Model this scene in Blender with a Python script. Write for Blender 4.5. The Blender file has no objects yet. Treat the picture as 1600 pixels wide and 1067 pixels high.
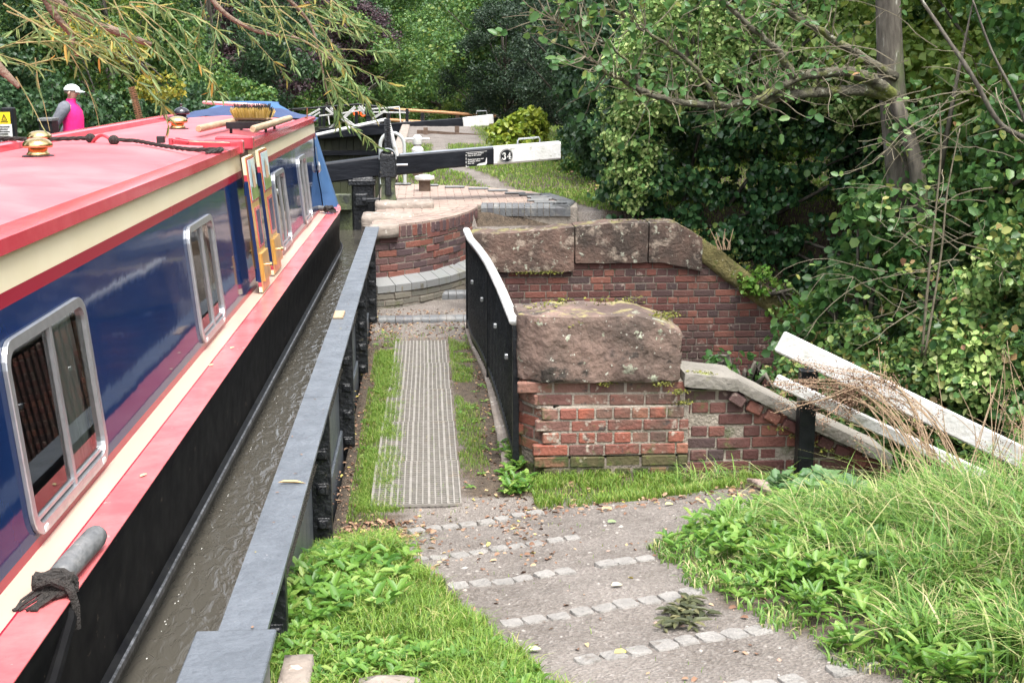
import bpy, bmesh, math, random
import numpy as np
from mathutils import Vector, Matrix, Euler
PI = math.pi
S = bpy.context.scene
COL = S.collection
random.seed(7)

# ---------------------------------------------------------------- camera, sky, sun, exposure
EYE = 2.5
PITCH = math.radians(11.997)
YAW = math.radians(3.889)
cam_d = bpy.data.cameras.new('camera')
cam = bpy.data.objects.new('camera', cam_d)
COL.objects.link(cam)
cam.location = (0, 0, EYE)
cam.rotation_euler = (math.radians(90) - PITCH, 0, -YAW)
cam_d.sensor_width = 36
cam_d.lens = 36 * 2000 / 1600
cam_d.clip_start = 0.05
cam_d.clip_end = 2000
S.camera = cam
SUN_EL, SUN_AZ = math.radians(66), math.radians(158)      # azimuth clockwise from +Y
W = bpy.data.worlds.new('World'); S.world = W; W.use_nodes = True
nt = W.node_tree
bgn = nt.nodes['Background']
sky = nt.nodes.new('ShaderNodeTexSky'); sky.sky_type = 'NISHITA'; sky.sun_disc = False
sky.sun_elevation = SUN_EL; sky.sun_rotation = SUN_AZ
sky.air_density = 1.0; sky.dust_density = 4.0; sky.ozone_density = 1.0
hs = nt.nodes.new('ShaderNodeHueSaturation'); hs.inputs['Saturation'].default_value = 0.35
nt.links.new(sky.outputs[0], hs.inputs['Color'])
nt.links.new(hs.outputs[0], bgn.inputs['Color'])
bgn.inputs['Strength'].default_value = 0.15
sd = bpy.data.lights.new('sun', 'SUN'); sun = bpy.data.objects.new('sun', sd); COL.objects.link(sun)
sd.energy = 1.1; sd.angle = math.radians(26); sd.color = (1, .965, .91)
sun.rotation_euler = (math.radians(90) - SUN_EL, 0, PI - SUN_AZ)
sun.location = (0, 0, 30)
S.view_settings.view_transform = 'Standard'
S.view_settings.look = 'None'
S.view_settings.gamma = 1
S.view_settings.use_curve_mapping = False
S.view_settings.exposure = 1.85
S.render.engine = 'CYCLES'
S.cycles.max_bounces = 6
S.cycles.transparent_max_bounces = 12
S.cycles.diffuse_bounces = 3
S.cycles.glossy_bounces = 4
S.cycles.use_denoising = True

# ---------------------------------------------------------------- helpers
class MB:
    """collects faces, builds ONE mesh object"""
    def __init__(s): s.v = []; s.f = []; s.m = []
    def add(s, vs, fs, m=0):
        b = len(s.v); s.v += [tuple(p) for p in vs]
        for f in fs: s.f.append([b + i for i in f]); s.m.append(m)
    def box(s, x0, x1, y0, y1, z0, z1, m=0, c=0.0, M=None):
        """box, optional chamfer c"""
        if c <= 0:
            vs = [(x, y, z) for z in (z0, z1) for y in (y0, y1) for x in (x0, x1)]
            fs = [(0, 2, 3, 1), (4, 5, 7, 6), (0, 1, 5, 4), (2, 6, 7, 3), (0, 4, 6, 2), (1, 3, 7, 5)]
        else:
            c = min(c, (x1-x0)*.45, (y1-y0)*.45, (z1-z0)*.45)
            vs = []; idx = {}
            X = (x0, x1); Y = (y0, y1); Z = (z0, z1)
            for i in (0, 1):
                for j in (0, 1):
                    for k in (0, 1):
                        sx, sy, sz = (1, -1)[i]*c, (1, -1)[j]*c, (1, -1)[k]*c
                        idx[(i, j, k, 0)] = len(vs); vs.append((X[i], Y[j]+sy, Z[k]+sz))
                        idx[(i, j, k, 1)] = len(vs); vs.append((X[i]+sx, Y[j], Z[k]+sz))
                        idx[(i, j, k, 2)] = len(vs); vs.append((X[i]+sx, Y[j]+sy, Z[k]))
            fs = []
            def q(*a): fs.append([idx[t] for t in a])
            for i in (0, 1):
                q((i,0,0,0),(i,1,0,0),(i,1,1,0),(i,0,1,0)); q((0,i,0,1),(1,i,0,1),(1,i,1,1),(0,i,1,1)); q((0,0,i,2),(1,0,i,2),(1,1,i,2),(0,1,i,2))
                for j in (0, 1):
                    q((i,j,0,0),(i,j,1,0),(i,j,1,1),(i,j,0,1)); q((i,0,j,0),(i,1,j,0),(i,1,j,2),(i,0,j,2)); q((0,i,j,1),(1,i,j,1),(1,i,j,2),(0,i,j,2))
                    for k in (0, 1): q((i,j,k,0),(i,j,k,1),(i,j,k,2))
        if M is not None: vs = [M @ Vector(p) for p in vs]
        s.add(vs, fs, m)
    def beam(s, a, b, w, h, m=0, up=(0, 0, 1), c=0.0):
        """rectangular bar from a to b, w across, h along up"""
        a = Vector(a); b = Vector(b); d = b - a; L = d.length; y = d / L
        x = y.cross(Vector(up)).normalized(); z = x.cross(y)
        M = Matrix(((x.x, y.x, z.x, a.x), (x.y, y.y, z.y, a.y), (x.z, y.z, z.z, a.z), (0, 0, 0, 1)))
        s.box(-w/2, w/2, 0, L, -h/2, h/2, m, c, M)
    def tube(s, pts, r, n=8, m=0, caps=True, jit=0):
        pts = [Vector(p) for p in pts]
        if not hasattr(r, '__len__'): r = [r] * len(pts)
        b = len(s.v); ref = None
        for i, p in enumerate(pts):
            t = (pts[min(i+1, len(pts)-1)] - pts[max(i-1, 0)])
            t = t.normalized() if t.length > 1e-9 else Vector((0, 0, 1))
            if ref is None: ref = t.orthogonal().normalized()
            u = (ref - t * ref.dot(t))
            u = u.normalized() if u.length > 1e-6 else t.orthogonal().normalized()
            ref = u; w = t.cross(u)
            for k in range(n):
                a = 2*PI*k/n; rr = r[i] * (1 + (random.uniform(-jit, jit) if jit else 0))
                s.v.append(tuple(p + (u*math.cos(a) + w*math.sin(a)) * rr))
        for i in range(len(pts)-1):
            for k in range(n):
                s.f.append([b+i*n+k, b+i*n+(k+1) % n, b+(i+1)*n+(k+1) % n, b+(i+1)*n+k]); s.m.append(m)
        if caps:
            s.f.append([b+k for k in range(n)][::-1]); s.m.append(m)
            s.f.append([b+(len(pts)-1)*n+k for k in range(n)]); s.m.append(m)
    def lathe(s, prof, c=(0, 0, 0), n=20, m=0):
        """profile of (r, z)"""
        b = len(s.v)
        for r, z in prof:
            for k in range(n): a = 2*PI*k/n; s.v.append((c[0]+r*math.cos(a), c[1]+r*math.sin(a), c[2]+z))
        for i in range(len(prof)-1):
            for k in range(n): s.f.append([b+i*n+k, b+i*n+(k+1) % n, b+(i+1)*n+(k+1) % n, b+(i+1)*n+k]); s.m.append(m)
        s.f.append([b+k for k in range(n)][::-1]); s.m.append(m)
        s.f.append([b+(len(prof)-1)*n+k for k in range(n)]); s.m.append(m)
    def loft(s, rings, m=0, closed=True, caps=True):
        b = len(s.v); n = len(rings[0])
        for r in rings: s.v += [tuple(p) for p in r]
        for i in range(len(rings)-1):
            for k in range(n if closed else n-1):
                s.f.append([b+i*n+k, b+i*n+(k+1) % n, b+(i+1)*n+(k+1) % n, b+(i+1)*n+k]); s.m.append(m)
        if caps and closed:
            s.f.append([b+k for k in range(n)][::-1]); s.m.append(m)
            s.f.append([b+(len(rings)-1)*n+k for k in range(n)]); s.m.append(m)
    def prism(s, poly, z0, z1, m=0, mt=None):
        n = len(poly); b = len(s.v)
        for z in (z0, z1): s.v += [(p[0], p[1], z) for p in poly]
        for k in range(n): s.f.append([b+k, b+(k+1) % n, b+n+(k+1) % n, b+n+k]); s.m.append(m)
        s.f.append([b+k for k in range(n)][::-1]); s.m.append(m)
        s.f.append([b+n+k for k in range(n)]); s.m.append(m if mt is None else mt)
    def xf(s, M):
        s.v = [tuple(M @ Vector(p)) for p in s.v]; return s
    def build(s, name, mats, parent=None, smooth=False, loc=None, flip=True):
        me = bpy.data.meshes.new(name)
        me.from_pydata(s.v, [], s.f); me.update()
        if not isinstance(mats, (list, tuple)): mats = [mats]
        for x in mats: me.materials.append(x)
        if len(mats) > 1: me.polygons.foreach_set('material_index', s.m)
        if flip:
            bm = bmesh.new(); bm.from_mesh(me); bmesh.ops.recalc_face_normals(bm, faces=bm.faces); bm.to_mesh(me); bm.free()
        o = bpy.data.objects.new(name, me); COL.objects.link(o)
        if parent: o.parent = parent
        if loc is not None: o.location = loc
        if smooth:
            me.polygons.foreach_set('use_smooth', [True]*len(me.polygons))
            if smooth != 'all':
                try: me.set_sharp_from_angle(angle=math.radians(smooth if smooth is not True else 40))
                except Exception: pass
        return o

def tag(o, label=None, cat=None, group=None, kind=None):
    if label: o['label'] = label
    if cat: o['category'] = cat
    if group: o['group'] = group
    if kind: o['kind'] = kind
    return o
def thing(name, label, cat, loc=(0, 0, 0), rz=0, group=None):
    o = bpy.data.objects.new(name, None); COL.objects.link(o); o.empty_display_size = .1
    o.location = loc; o.rotation_euler = (0, 0, rz)
    return tag(o, label, cat, group)
def copy_tree(o, parent=None):
    c = o.copy(); COL.objects.link(c)
    if parent: c.parent = parent
    for ch in [x for x in ALLCH(o)]: copy_tree(ch, c)
    return c
def ALLCH(o): return [x for x in bpy.data.objects if x.parent == o]

def fast(name, V, F, mats, parent=None, midx=None, smooth=False):
    """numpy mesh: V (n,3), F (m,k)"""
    me = bpy.data.meshes.new(name)
    V = np.asarray(V, np.float32); F = np.asarray(F, np.int32); k = F.shape[1]
    me.vertices.add(len(V)); me.vertices.foreach_set('co', V.ravel())
    me.loops.add(F.size); me.loops.foreach_set('vertex_index', F.ravel())
    me.polygons.add(len(F)); me.polygons.foreach_set('loop_start', np.arange(0, F.size, k, dtype=np.int32))
    me.polygons.foreach_set('loop_total', np.full(len(F), k, np.int32))
    if not isinstance(mats, (list, tuple)): mats = [mats]
    for x in mats: me.materials.append(x)
    if midx is not None: me.polygons.foreach_set('material_index', np.asarray(midx, np.int32))
    if smooth: me.polygons.foreach_set('use_smooth', np.ones(len(F), bool))
    me.update(calc_edges=True)
    o = bpy.data.objects.new(name, me); COL.objects.link(o)
    if parent: o.parent = parent
    return o

# ---------------------------------------------------------------- materials
def lin(c): return tuple(c) + (1,) if len(c) == 3 else c
def N(nt, t, **kw):
    n = nt.nodes.new(t)
    for k, v in kw.items(): setattr(n, k, v)
    return n
def mat(name, col, rough=.6, col2=None, nscale=4, namt=1.0, lo=.35, hi=.65, bump=0, bscale=30, metal=0, coat=0, spec=.5,
        spots=None, top=None, detail=6, stretch=None, rvar=0, streak=None):
    """principled with noise between col and col2; spots=[(colour, scale, threshold, softness)...]; top=(colour, amount) growth on upward faces"""
    m = bpy.data.materials.new(name); m.use_nodes = True
    t = m.node_tree; L = t.links; b = t.nodes['Principled BSDF']
    b.inputs['Roughness'].default_value = rough; b.inputs['Metallic'].default_value = metal
    b.inputs['Coat Weight'].default_value = coat; b.inputs['Coat Roughness'].default_value = .06
    b.inputs['Specular IOR Level'].default_value = spec
    tc = N(t, 'ShaderNodeTexCoord'); src = tc.outputs['Object']
    if stretch:
        mp = N(t, 'ShaderNodeMapping'); mp.inputs['Scale'].default_value = stretch; L.new(src, mp.inputs[0]); src = mp.outputs[0]
    b.inputs['Base Color'].default_value = lin(col)
    cur = None
    def mix(fac, ca, cb):
        mx = N(t, 'ShaderNodeMix', data_type='RGBA')
        if hasattr(fac, 'default_value') or True: L.new(fac, mx.inputs[0])
        if isinstance(ca, tuple): mx.inputs[6].default_value = lin(ca)
        else: L.new(ca, mx.inputs[6])
        if isinstance(cb, tuple): mx.inputs[7].default_value = lin(cb)
        else: L.new(cb, mx.inputs[7])
        return mx.outputs[2]
    def noise(scale, lo, hi, det=detail, amt=1.0):
        nz = N(t, 'ShaderNodeTexNoise'); nz.inputs['Scale'].default_value = scale; nz.inputs['Detail'].default_value = det
        nz.inputs['Roughness'].default_value = .62
        L.new(src, nz.inputs['Vector'])
        mr = N(t, 'ShaderNodeMapRange'); mr.inputs[1].default_value = lo; mr.inputs[2].default_value = hi; mr.inputs[4].default_value = amt
        L.new(nz.outputs[0], mr.inputs[0]); return mr.outputs[0]
    cur = tuple(col)
    if col2 is not None: cur = mix(noise(nscale, lo, hi, amt=namt), tuple(col), tuple(col2))
    for sp in (spots or []):
        cur = mix(noise(sp[1], sp[2], sp[2]+sp[3]), cur, tuple(sp[0]))
    if top:
        g = N(t, 'ShaderNodeNewGeometry'); sx = N(t, 'ShaderNodeSeparateXYZ'); L.new(g.outputs['Normal'], sx.inputs[0])
        mr = N(t, 'ShaderNodeMapRange'); mr.inputs[1].default_value = .3; mr.inputs[2].default_value = .8; L.new(sx.outputs[2], mr.inputs[0])
        mu = N(t, 'ShaderNodeMath', operation='MULTIPLY'); L.new(mr.outputs[0], mu.inputs[0]); L.new(noise(5, .62-top[1]*.3, .7-top[1]*.3), mu.inputs[1])
        cur = mix(mu.outputs[0], cur, tuple(top[0]))
    if not isinstance(cur, tuple): L.new(cur, b.inputs['Base Color'])
    if rvar:
        mr = noise(9, .3, .7); m2 = N(t, 'ShaderNodeMapRange'); m2.inputs[3].default_value = max(0, rough-rvar); m2.inputs[4].default_value = min(1, rough+rvar)
        L.new(mr, m2.inputs[0]); L.new(m2.outputs[0], b.inputs['Roughness'])
    if bump:
        nz = N(t, 'ShaderNodeTexNoise'); nz.inputs['Scale'].default_value = bscale; nz.inputs['Detail'].default_value = 5
        L.new(src, nz.inputs['Vector']); bp = N(t, 'ShaderNodeBump'); bp.inputs['Strength'].default_value = bump; bp.inputs['Distance'].default_value = .02
        L.new(nz.outputs[0], bp.inputs['Height']); L.new(bp.outputs[0], b.inputs['Normal'])
    return m
def island(name, cols, rough=.7, bump=.3, bscale=60, spots=None, trans=0, hue=.0, coat=0, top=None, spec=.5):
    """each separate piece of the mesh (brick, leaf, stone) takes its own colour from cols = [(pos, colour)...]"""
    m = bpy.data.materials.new(name); m.use_nodes = True
    t = m.node_tree; L = t.links; b = t.nodes['Principled BSDF']; out = t.nodes['Material Output']
    b.inputs['Roughness'].default_value = rough; b.inputs['Coat Weight'].default_value = coat
    b.inputs['Specular IOR Level'].default_value = spec
    g = N(t, 'ShaderNodeNewGeometry'); rp = N(t, 'ShaderNodeValToRGB'); L.new(g.outputs['Random Per Island'], rp.inputs[0])
    e = rp.color_ramp.elements
    while len(e) < len(cols): e.new(.5)
    for i, (p, c) in enumerate(cols): e[i].position = p; e[i].color = lin(c)
    cur = rp.outputs[0]
    tc = N(t, 'ShaderNodeTexCoord')
    for sp in (spots or []):
        nz = N(t, 'ShaderNodeTexNoise'); nz.inputs['Scale'].default_value = sp[1]; nz.inputs['Detail'].default_value = 6; nz.inputs['Roughness'].default_value = .65
        L.new(tc.outputs['Object'], nz.inputs['Vector'])
        mr = N(t, 'ShaderNodeMapRange'); mr.inputs[1].default_value = sp[2]; mr.inputs[2].default_value = sp[2]+sp[3]; L.new(nz.outputs[0], mr.inputs[0])
        if len(sp) > 4: mr.inputs[4].default_value = sp[4]
        mx = N(t, 'ShaderNodeMix', data_type='RGBA'); L.new(mr.outputs[0], mx.inputs[0]); L.new(cur, mx.inputs[6]); mx.inputs[7].default_value = lin(sp[0]); cur = mx.outputs[2]
    L.new(cur, b.inputs['Base Color'])
    if bump:
        nz = N(t, 'ShaderNodeTexNoise'); nz.inputs['Scale'].default_value = bscale; nz.inputs['Detail'].default_value = 5; L.new(tc.outputs['Object'], nz.inputs['Vector'])
        bp = N(t, 'ShaderNodeBump'); bp.inputs['Strength'].default_value = bump; bp.inputs['Distance'].default_value = .01
        L.new(nz.outputs[0], bp.inputs['Height']); L.new(bp.outputs[0], b.inputs['Normal'])
    if trans:
        tr = N(t, 'ShaderNodeBsdfTranslucent'); hsn = N(t, 'ShaderNodeHueSaturation'); hsn.inputs['Value'].default_value = 1.5; hsn.inputs['Hue'].default_value = .485
        L.new(cur, hsn.inputs['Color']); L.new(hsn.outputs[0], tr.inputs['Color'])
        ms = N(t, 'ShaderNodeMixShader'); ms.inputs[0].default_value = trans
        L.new(b.outputs[0], ms.inputs[1]); L.new(tr.outputs[0], ms.inputs[2]); L.new(ms.outputs[0], out.inputs[0])
    return m

M = {}
M['red'] = mat('red_paint', (.44, .04, .06), .22, (.52, .08, .10), 3, bump=.03, bscale=3, coat=.1)
M['roof'] = mat('sky_tinted_red_roof_paint', (.50, .105, .125), .6, spec=.35, col2=(.55, .14, .155), nscale=2.5, bump=.06, bscale=120, spots=[((.56, .19, .20), 1.2, .5, .2)])  # red lifted towards pink: pale sky reflection put into the base colour
M['gunred'] = mat('worn_red_deck_paint', (.58, .10, .11), .25, (.66, .19, .19), 3.5, bump=.05, bscale=60, coat=.2, spots=[((.30, .05, .05), 45, .70, .03), ((.62, .40, .36), 18, .66, .08)])
M['deepred'] = mat('deep_red_line_paint', (.28, .012, .032), .25, spec=.3)
M['blue'] = mat('navy_gloss_paint', (.006, .020, .075), .06, (.008, .026, .09), 2, bump=.14, bscale=1.6, spec=.13, stretch=(1, .8, 1))
M['bluep'] = mat('navy_satin_paint', (.008, .022, .085), .3)
M['cream'] = mat('cream_paint', (.74, .65, .45), .28, (.78, .70, .50), 3, spec=.3)
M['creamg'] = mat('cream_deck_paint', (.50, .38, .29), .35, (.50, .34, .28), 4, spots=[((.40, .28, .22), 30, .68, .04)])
M['hull'] = mat('black_hull_bitumen', (.005, .005, .006), .42, (.012, .012, .012), 6, bump=.02, bscale=8, rvar=.05, spec=.04, spots=[((.11, .09, .07), 14, .66, .05)])
M['strake'] = mat('scraped_steel_strake', (.05, .05, .05), .35, (.22, .22, .23), 25, lo=.45, hi=.7, metal=.6, bump=.3)
M['scum'] = mat('hull_waterline_growth', (.05, .045, .035), .55, (.10, .095, .075), 15, bump=.5, bscale=40)
M['alu'] = mat('brushed_aluminium', (.50, .52, .54), .32, (.42, .44, .46), 20, metal=.75)
M['brass'] = mat('polished_brass', (.80, .60, .30), .22, (.66, .46, .2), 10, metal=1, rvar=.05)
M['blackp'] = mat('black_paint', (.007, .008, .010), .35, (.016, .018, .021), 12, bump=.3, bscale=40, spec=.3)
M['beamblk'] = mat('black_beam_paint', (.006, .007, .010), .42, (.014, .016, .021), 6, bump=.4, bscale=18, stretch=(.25, 1, 1), rvar=.1, spec=.22, spots=[((.13, .13, .13), 22, .68, .06)])
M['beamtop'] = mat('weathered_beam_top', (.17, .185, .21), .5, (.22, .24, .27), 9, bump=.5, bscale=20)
M['white'] = mat('white_paint', (.68, .68, .67), .45, (.56, .56, .53), 5, bump=.3, bscale=35, spots=[((.36, .36, .30), 9, .60, .08), ((.22, .22, .16), 30, .70, .03)])
M['iron'] = mat('painted_cast_iron', (.085, .097, .112), .42, (.125, .14, .16), 7, bump=.35, bscale=40, rvar=.1, spots=[((.34, .22, .17), 9, .735, .02), ((.30, .31, .32), 40, .69, .04)])
M['irondark'] = mat('dark_cast_iron', (.008, .009, .011), .36, (.022, .024, .027), 12, bump=.6, bscale=35, spots=[((.10, .09, .06), 10, .66, .08)])
M['rust'] = mat('rusty_iron', (.11, .045, .022), .8, (.22, .09, .04), 14, bump=.6, bscale=50)
M['ironmoss'] = mat('mossy_iron', (.03, .035, .03), .6, (.10, .12, .05), 9, bump=.5)
M['wood'] = mat('weathered_pole_wood', (.32, .22, .13), .6, (.45, .34, .22), 12, bump=.4, bscale=40, stretch=(1, .2, 1))
M['rail_wood'] = mat('orange_larch_pole', (.42, .20, .08), .6, (.5, .28, .13), 9)
M['fencewood'] = mat('brown_fence_wood', (.10, .065, .045), .75, (.16, .11, .08), 9, bump=.3)
M['gold'] = mat('wood_grain_gold_paint', (.62, .38, .10), .3, (.38, .19, .04), 26, stretch=(1, 1, .12), coat=.3)
M['rope'] = mat('black_rope', (.022, .019, .017), .85, (.05, .043, .038), 60, bump=.8, bscale=160)
M['fender'] = mat('grey_rubber_fender', (.10, .105, .11), .5, (.18, .18, .18), 20, bump=.4, spots=[((.3, .28, .25), 20, .66, .08)])
M['canvas'] = mat('blue_canvas', (.03, .095, .22), .85, (.05, .13, .28), 4, bump=.2, bscale=90)
M['canvasd'] = mat('dark_blue_canvas', (.018, .035, .10), .6, (.03, .055, .14), 4, bump=.2, bscale=60)
M['curtain'] = mat('net_curtain', (.85, .85, .83), .9)
M['inside'] = mat('dark_cabin_lining', (.05, .03, .02), .6, (.09, .055, .035), 8)
M['rubber'] = mat('black_rubber', (.012, .012, .012), .45)
M['bristle_y'] = island('yellow_bristle', [(0, (.30, .17, .02)), (.6, (.62, .44, .10)), (1, (.82, .68, .30))], .8, 0)
M['bristle_k'] = island('dark_bristle', [(0, (.02, .02, .02)), (1, (.06, .055, .05))], .8, 0)
M['pinkpole'] = mat('faded_pink_pole_paint', (.72, .45, .43), .5, (.65, .36, .35), 20)
M['stone'] = mat('weathered_sandstone', (.215, .145, .115), .85, (.085, .062, .05), 3.2, lo=.36, hi=.62, bump=1.0, bscale=22, detail=9,
                 spots=[((.36, .25, .20), 6, .55, .12), ((.04, .032, .026), 6, .54, .08), ((.44, .44, .37), 26, .64, .03), ((.32, .34, .25), 9, .62, .03), ((.09, .06, .05), 2.2, .52, .12)], top=((.27, .235, .10), .25))
M['stone2'] = mat('dark_sandstone_coping', (.17, .105, .08), .85, (.055, .04, .032), 2.4, lo=.34, hi=.60, bump=.9, bscale=30, detail=9,
                  spots=[((.30, .24, .19), 6, .54, .1), ((.34, .34, .27), 14, .60, .05), ((.045, .035, .03), 4, .58, .12)], top=((.20, .18, .07), .35))
M['moss'] = mat('mossy_stone', (.10, .09, .035), .9, (.19, .16, .06), 8, bump=1, bscale=40, spots=[((.10, .13, .02), 9, .55, .1), ((.3, .28, .2), 22, .63, .06)])
M['mosst'] = island('moss_tufts', [(0, (.06, .07, .015)), (.6, (.14, .145, .025)), (1, (.24, .23, .04))], .9, 0)
M['pale_stone'] = mat('pale_coping_stone', (.22, .18, .15), .85, (.31, .265, .225), 5, bump=.8, bscale=18, spots=[((.24, .19, .15), 7, .60, .1), ((.6, .56, .5), 14, .6, .08)])
M['concrete'] = mat('grey_concrete_coping', (.17, .158, .135), .85, (.25, .23, .20), 4, bump=.6, bscale=30, spots=[((.16, .15, .12), 8, .58, .1), ((.22, .24, .08), 5, .64, .08)])
M['mortar'] = mat('lime_mortar', (.22, .19, .155), .95, (.33, .29, .24), 12, bump=.8, bscale=60, spots=[((.09, .10, .05), 5, .58, .1)])
M['mortard'] = mat('dirty_mortar', (.13, .11, .09), .95, (.24, .20, .165), 12, bump=.8, bscale=60, spots=[((.06, .07, .035), 5, .55, .1)])
M['brick'] = island('red_brick', [(0, (.30, .09, .055)), (.25, (.24, .085, .06)), (.5, (.13, .06, .05)), (.75, (.20, .11, .085)), (1, (.34, .12, .065))], .9, 1.0, 38,
                    spots=[((.085, .065, .05), 2.2, .45, .16, .8), ((.10, .11, .045), 6, .58, .1), ((.34, .29, .24), 14, .58, .08), ((.06, .045, .04), 11, .60, .06)])
M['brickm'] = island('mossy_damp_brick', [(0, (.15, .07, .04)), (.35, (.07, .07, .03)), (.6, (.20, .10, .06)), (.8, (.05, .055, .025)), (1, (.24, .16, .10))], .92, 1.0, 38, spots=[((.05, .065, .02), 5, .48, .1), ((.11, .13, .03), 12, .58, .06), ((.25, .22, .16), 20, .64, .05)])
M['brickd'] = island('old_dark_brick', [(0, (.085, .035, .03)), (.3, (.13, .05, .042)), (.5, (.06, .04, .04)), (.62, (.11, .06, .052)), (.8, (.17, .06, .045)), (1, (.21, .085, .06))], .85, .8, 45,
                     spots=[((.07, .045, .04), 1.6, .48, .15, .7), ((.33, .26, .22), 9, .62, .1), ((.10, .11, .04), 5, .66, .08)])
M['brickp'] = island('purple_blue_brick', [(0, (.07, .045, .05)), (.35, (.10, .06, .058)), (.5, (.16, .06, .05)), (.75, (.085, .055, .06)), (.88, (.19, .065, .045)), (1, (.24, .11, .085))], .8, .7, 45,
                     spots=[((.28, .23, .20), 12, .64, .1)])
M['bluebrick'] = island('blue_engineering_brick', [(0, (.095, .10, .105)), (.5, (.13, .135, .135)), (1, (.08, .08, .087))], .5, .5, 40, spots=[((.22, .21, .19), 6, .55, .15), ((.10, .12, .04), 7, .66, .08)])
M['bluestep'] = island('pale_blue_brick_step', [(0, (.16, .175, .17)), (.5, (.21, .215, .21)), (1, (.18, .185, .185))], .6, .4, 40, spots=[((.16, .16, .13), 6, .58, .12)])
M['mossyblue'] = island('damp_blue_brick', [(0, (.12, .115, .095)), (.5, (.17, .155, .125)), (1, (.10, .10, .085))], .75, .6, 40, spots=[((.10, .105, .05), 5, .55, .12)])
M['paving'] = island('pale_brick_paving', [(0, (.28, .205, .17)), (.5, (.335, .25, .205)), (1, (.25, .19, .16))], .85, .4, 40, spots=[((.20, .165, .135), 3, .55, .15), ((.46, .38, .33), 9, .6, .1)])
M['sett'] = mat('granite_sett', (.20, .19, .175), .85, (.285, .27, .25), 9, bump=.8, bscale=60, spots=[((.17, .15, .13), 14, .58, .1)])
M['skin'] = mat('skin', (.58, .34, .26), .55)
M['pink'] = mat('cerise_fleece', (.80, .012, .20), .85, (.70, .01, .16), 20, bump=.3, bscale=30)
M['greyf'] = mat('grey_fleece', (.11, .115, .14), .85, (.15, .155, .18), 20, bump=.3, bscale=30)
M['trouser'] = mat('dark_trousers', (.02, .022, .03), .8)
M['cap'] = mat('pale_grey_cap', (.68, .72, .73), .8)
M['hair'] = mat('grey_brown_hair', (.12, .085, .06), .7)
M['yellow'] = mat('yellow_sign', (.85, .62, .02), .4)
M['orange'] = mat('orange_plastic', (.9, .13, .02), .4)
M['bark'] = mat('grey_brown_bark', (.05, .042, .033), .9, (.14, .125, .10), 14, bump=1, bscale=28, stretch=(1, 1, .22), spots=[((.09, .12, .04), 4, .58, .12), ((.36, .36, .31), 14, .62, .06)])
M['limb'] = mat('mossy_limb_bark', (.07, .062, .045), .9, (.15, .14, .10), 10, bump=1, bscale=40, spots=[((.13, .15, .03), 5, .52, .12), ((.32, .33, .28), 20, .62, .05)])
M['barkb'] = mat('brown_willow_bark', (.12, .08, .055), .85, (.21, .15, .11), 12, bump=1, bscale=40)
M['twig'] = mat('pale_twig', (.12, .10, .065), .8, (.20, .175, .12), 20)
M['twigy'] = mat('yellow_willow_twig', (.24, .20, .08), .7, (.32, .27, .12), 20)
M['drystem'] = mat('dry_dead_stem', (.30, .20, .12), .9, (.44, .33, .22), 30)
M['dryseed'] = island('dry_seed_heads', [(0, (.13, .07, .045)), (.6, (.24, .14, .09)), (1, (.36, .25, .17))], .9, 0)
# ---------------------------------------------------------------- ground
rng = np.random.default_rng(11)
def sm(a, b, x): t = np.clip((x-a)/(b-a), 0, 1); return t*t*(3-2*t)
def vnoise(x, y, s, seed=0):
    """cheap smooth value noise"""
    x = np.asarray(x)*s + seed*17.3; y = np.asarray(y)*s - seed*9.1
    xi = np.floor(x); yi = np.floor(y); fx = x-xi; fy = y-yi
    def hsh(a, b): v = np.sin(a*127.1+b*311.7+seed*3.1)*43758.5453; return v-np.floor(v)
    fx = fx*fx*(3-2*fx); fy = fy*fy*(3-2*fy)
    return (hsh(xi, yi)*(1-fx)+hsh(xi+1, yi)*fx)*(1-fy)+(hsh(xi, yi+1)*(1-fx)+hsh(xi+1, yi+1)*fx)*fy
WATER = .55
def H(x, y):
    x = np.asarray(x, float); y = np.asarray(y, float)
    s = y-.33*x
    z = .85*(1-np.exp(-.35*np.maximum(0, 6.8-s)))
    # left verge beside the trough is a little higher
    z = z + .05*sm(.35, -.3, x-(4.5-y)*.25)*sm(6.6, 5, y)*sm(-.9, -.5, x)
    # right bank
    z = z + .12*sm(1.3, 3.2, x)*sm(6.2, 4.6, y)
    # gully of the stream to the right of the path and beyond the pier
    g = sm(1.95, 3.7, x)*sm(5.2, 7.5, y)
    z = z*(1-g)-1.7*g
    gl = (x > .60) & (y > 7.85) & (y < 13.45)
    z = np.where(gl, -1.75, z)
    z = np.where((x > .60) & (y > 7.0) & (y <= 7.85) & (x > 2.9), np.minimum(z, -.2-1.5*sm(2.9, 4, x)), z)
    # far side: lockside
    far = y >= 13.45
    zf = .80+.10*sm(18.3, 20, y)+.0*x
    zf = zf-2.2*sm(2.75, 3.3, x)*sm(16.2, 13.6, y)
    bank = .8*sm(4.5, 9, x)
    zf = zf-.15*((y < 15.5) & (x > .6))*sm(3.4, 2.6, x)
    corr = (x < .62) & (y < 15.2)
    zf = np.where(corr, 0, zf)
    zf = np.where((x >= .30) & (x < 1.25) & (y < 15.2), .65*sm(.45, 1.2, x), zf)
    zf = zf + bank
    z = np.where(far, zf, z)
    z = np.where((y > 5) & (y < 13.45) & (x > 4.2), -1.7+1.9*sm(4.4, 8, x), z)
    # lower ground beyond the lock
    low = sm(38.5, 41, y)
    z = z-low*1.0*(far)
    # canal cut
    z = np.where((x > -3.55) & (x < -.57), -2.4, z)
    z = np.where(x <= -3.55, .74-.9*sm(39, 42, y), z)
    z = np.where((x <= -3.55) & (x > -3.9) & (y > 8) & (y < 13.4), .2, z)
    return z + .012*(vnoise(x, y, 3)-.5)*(x > -.57) + .02*(vnoise(x, y, 7, 2)-.5)*(x > -.57)
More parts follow.
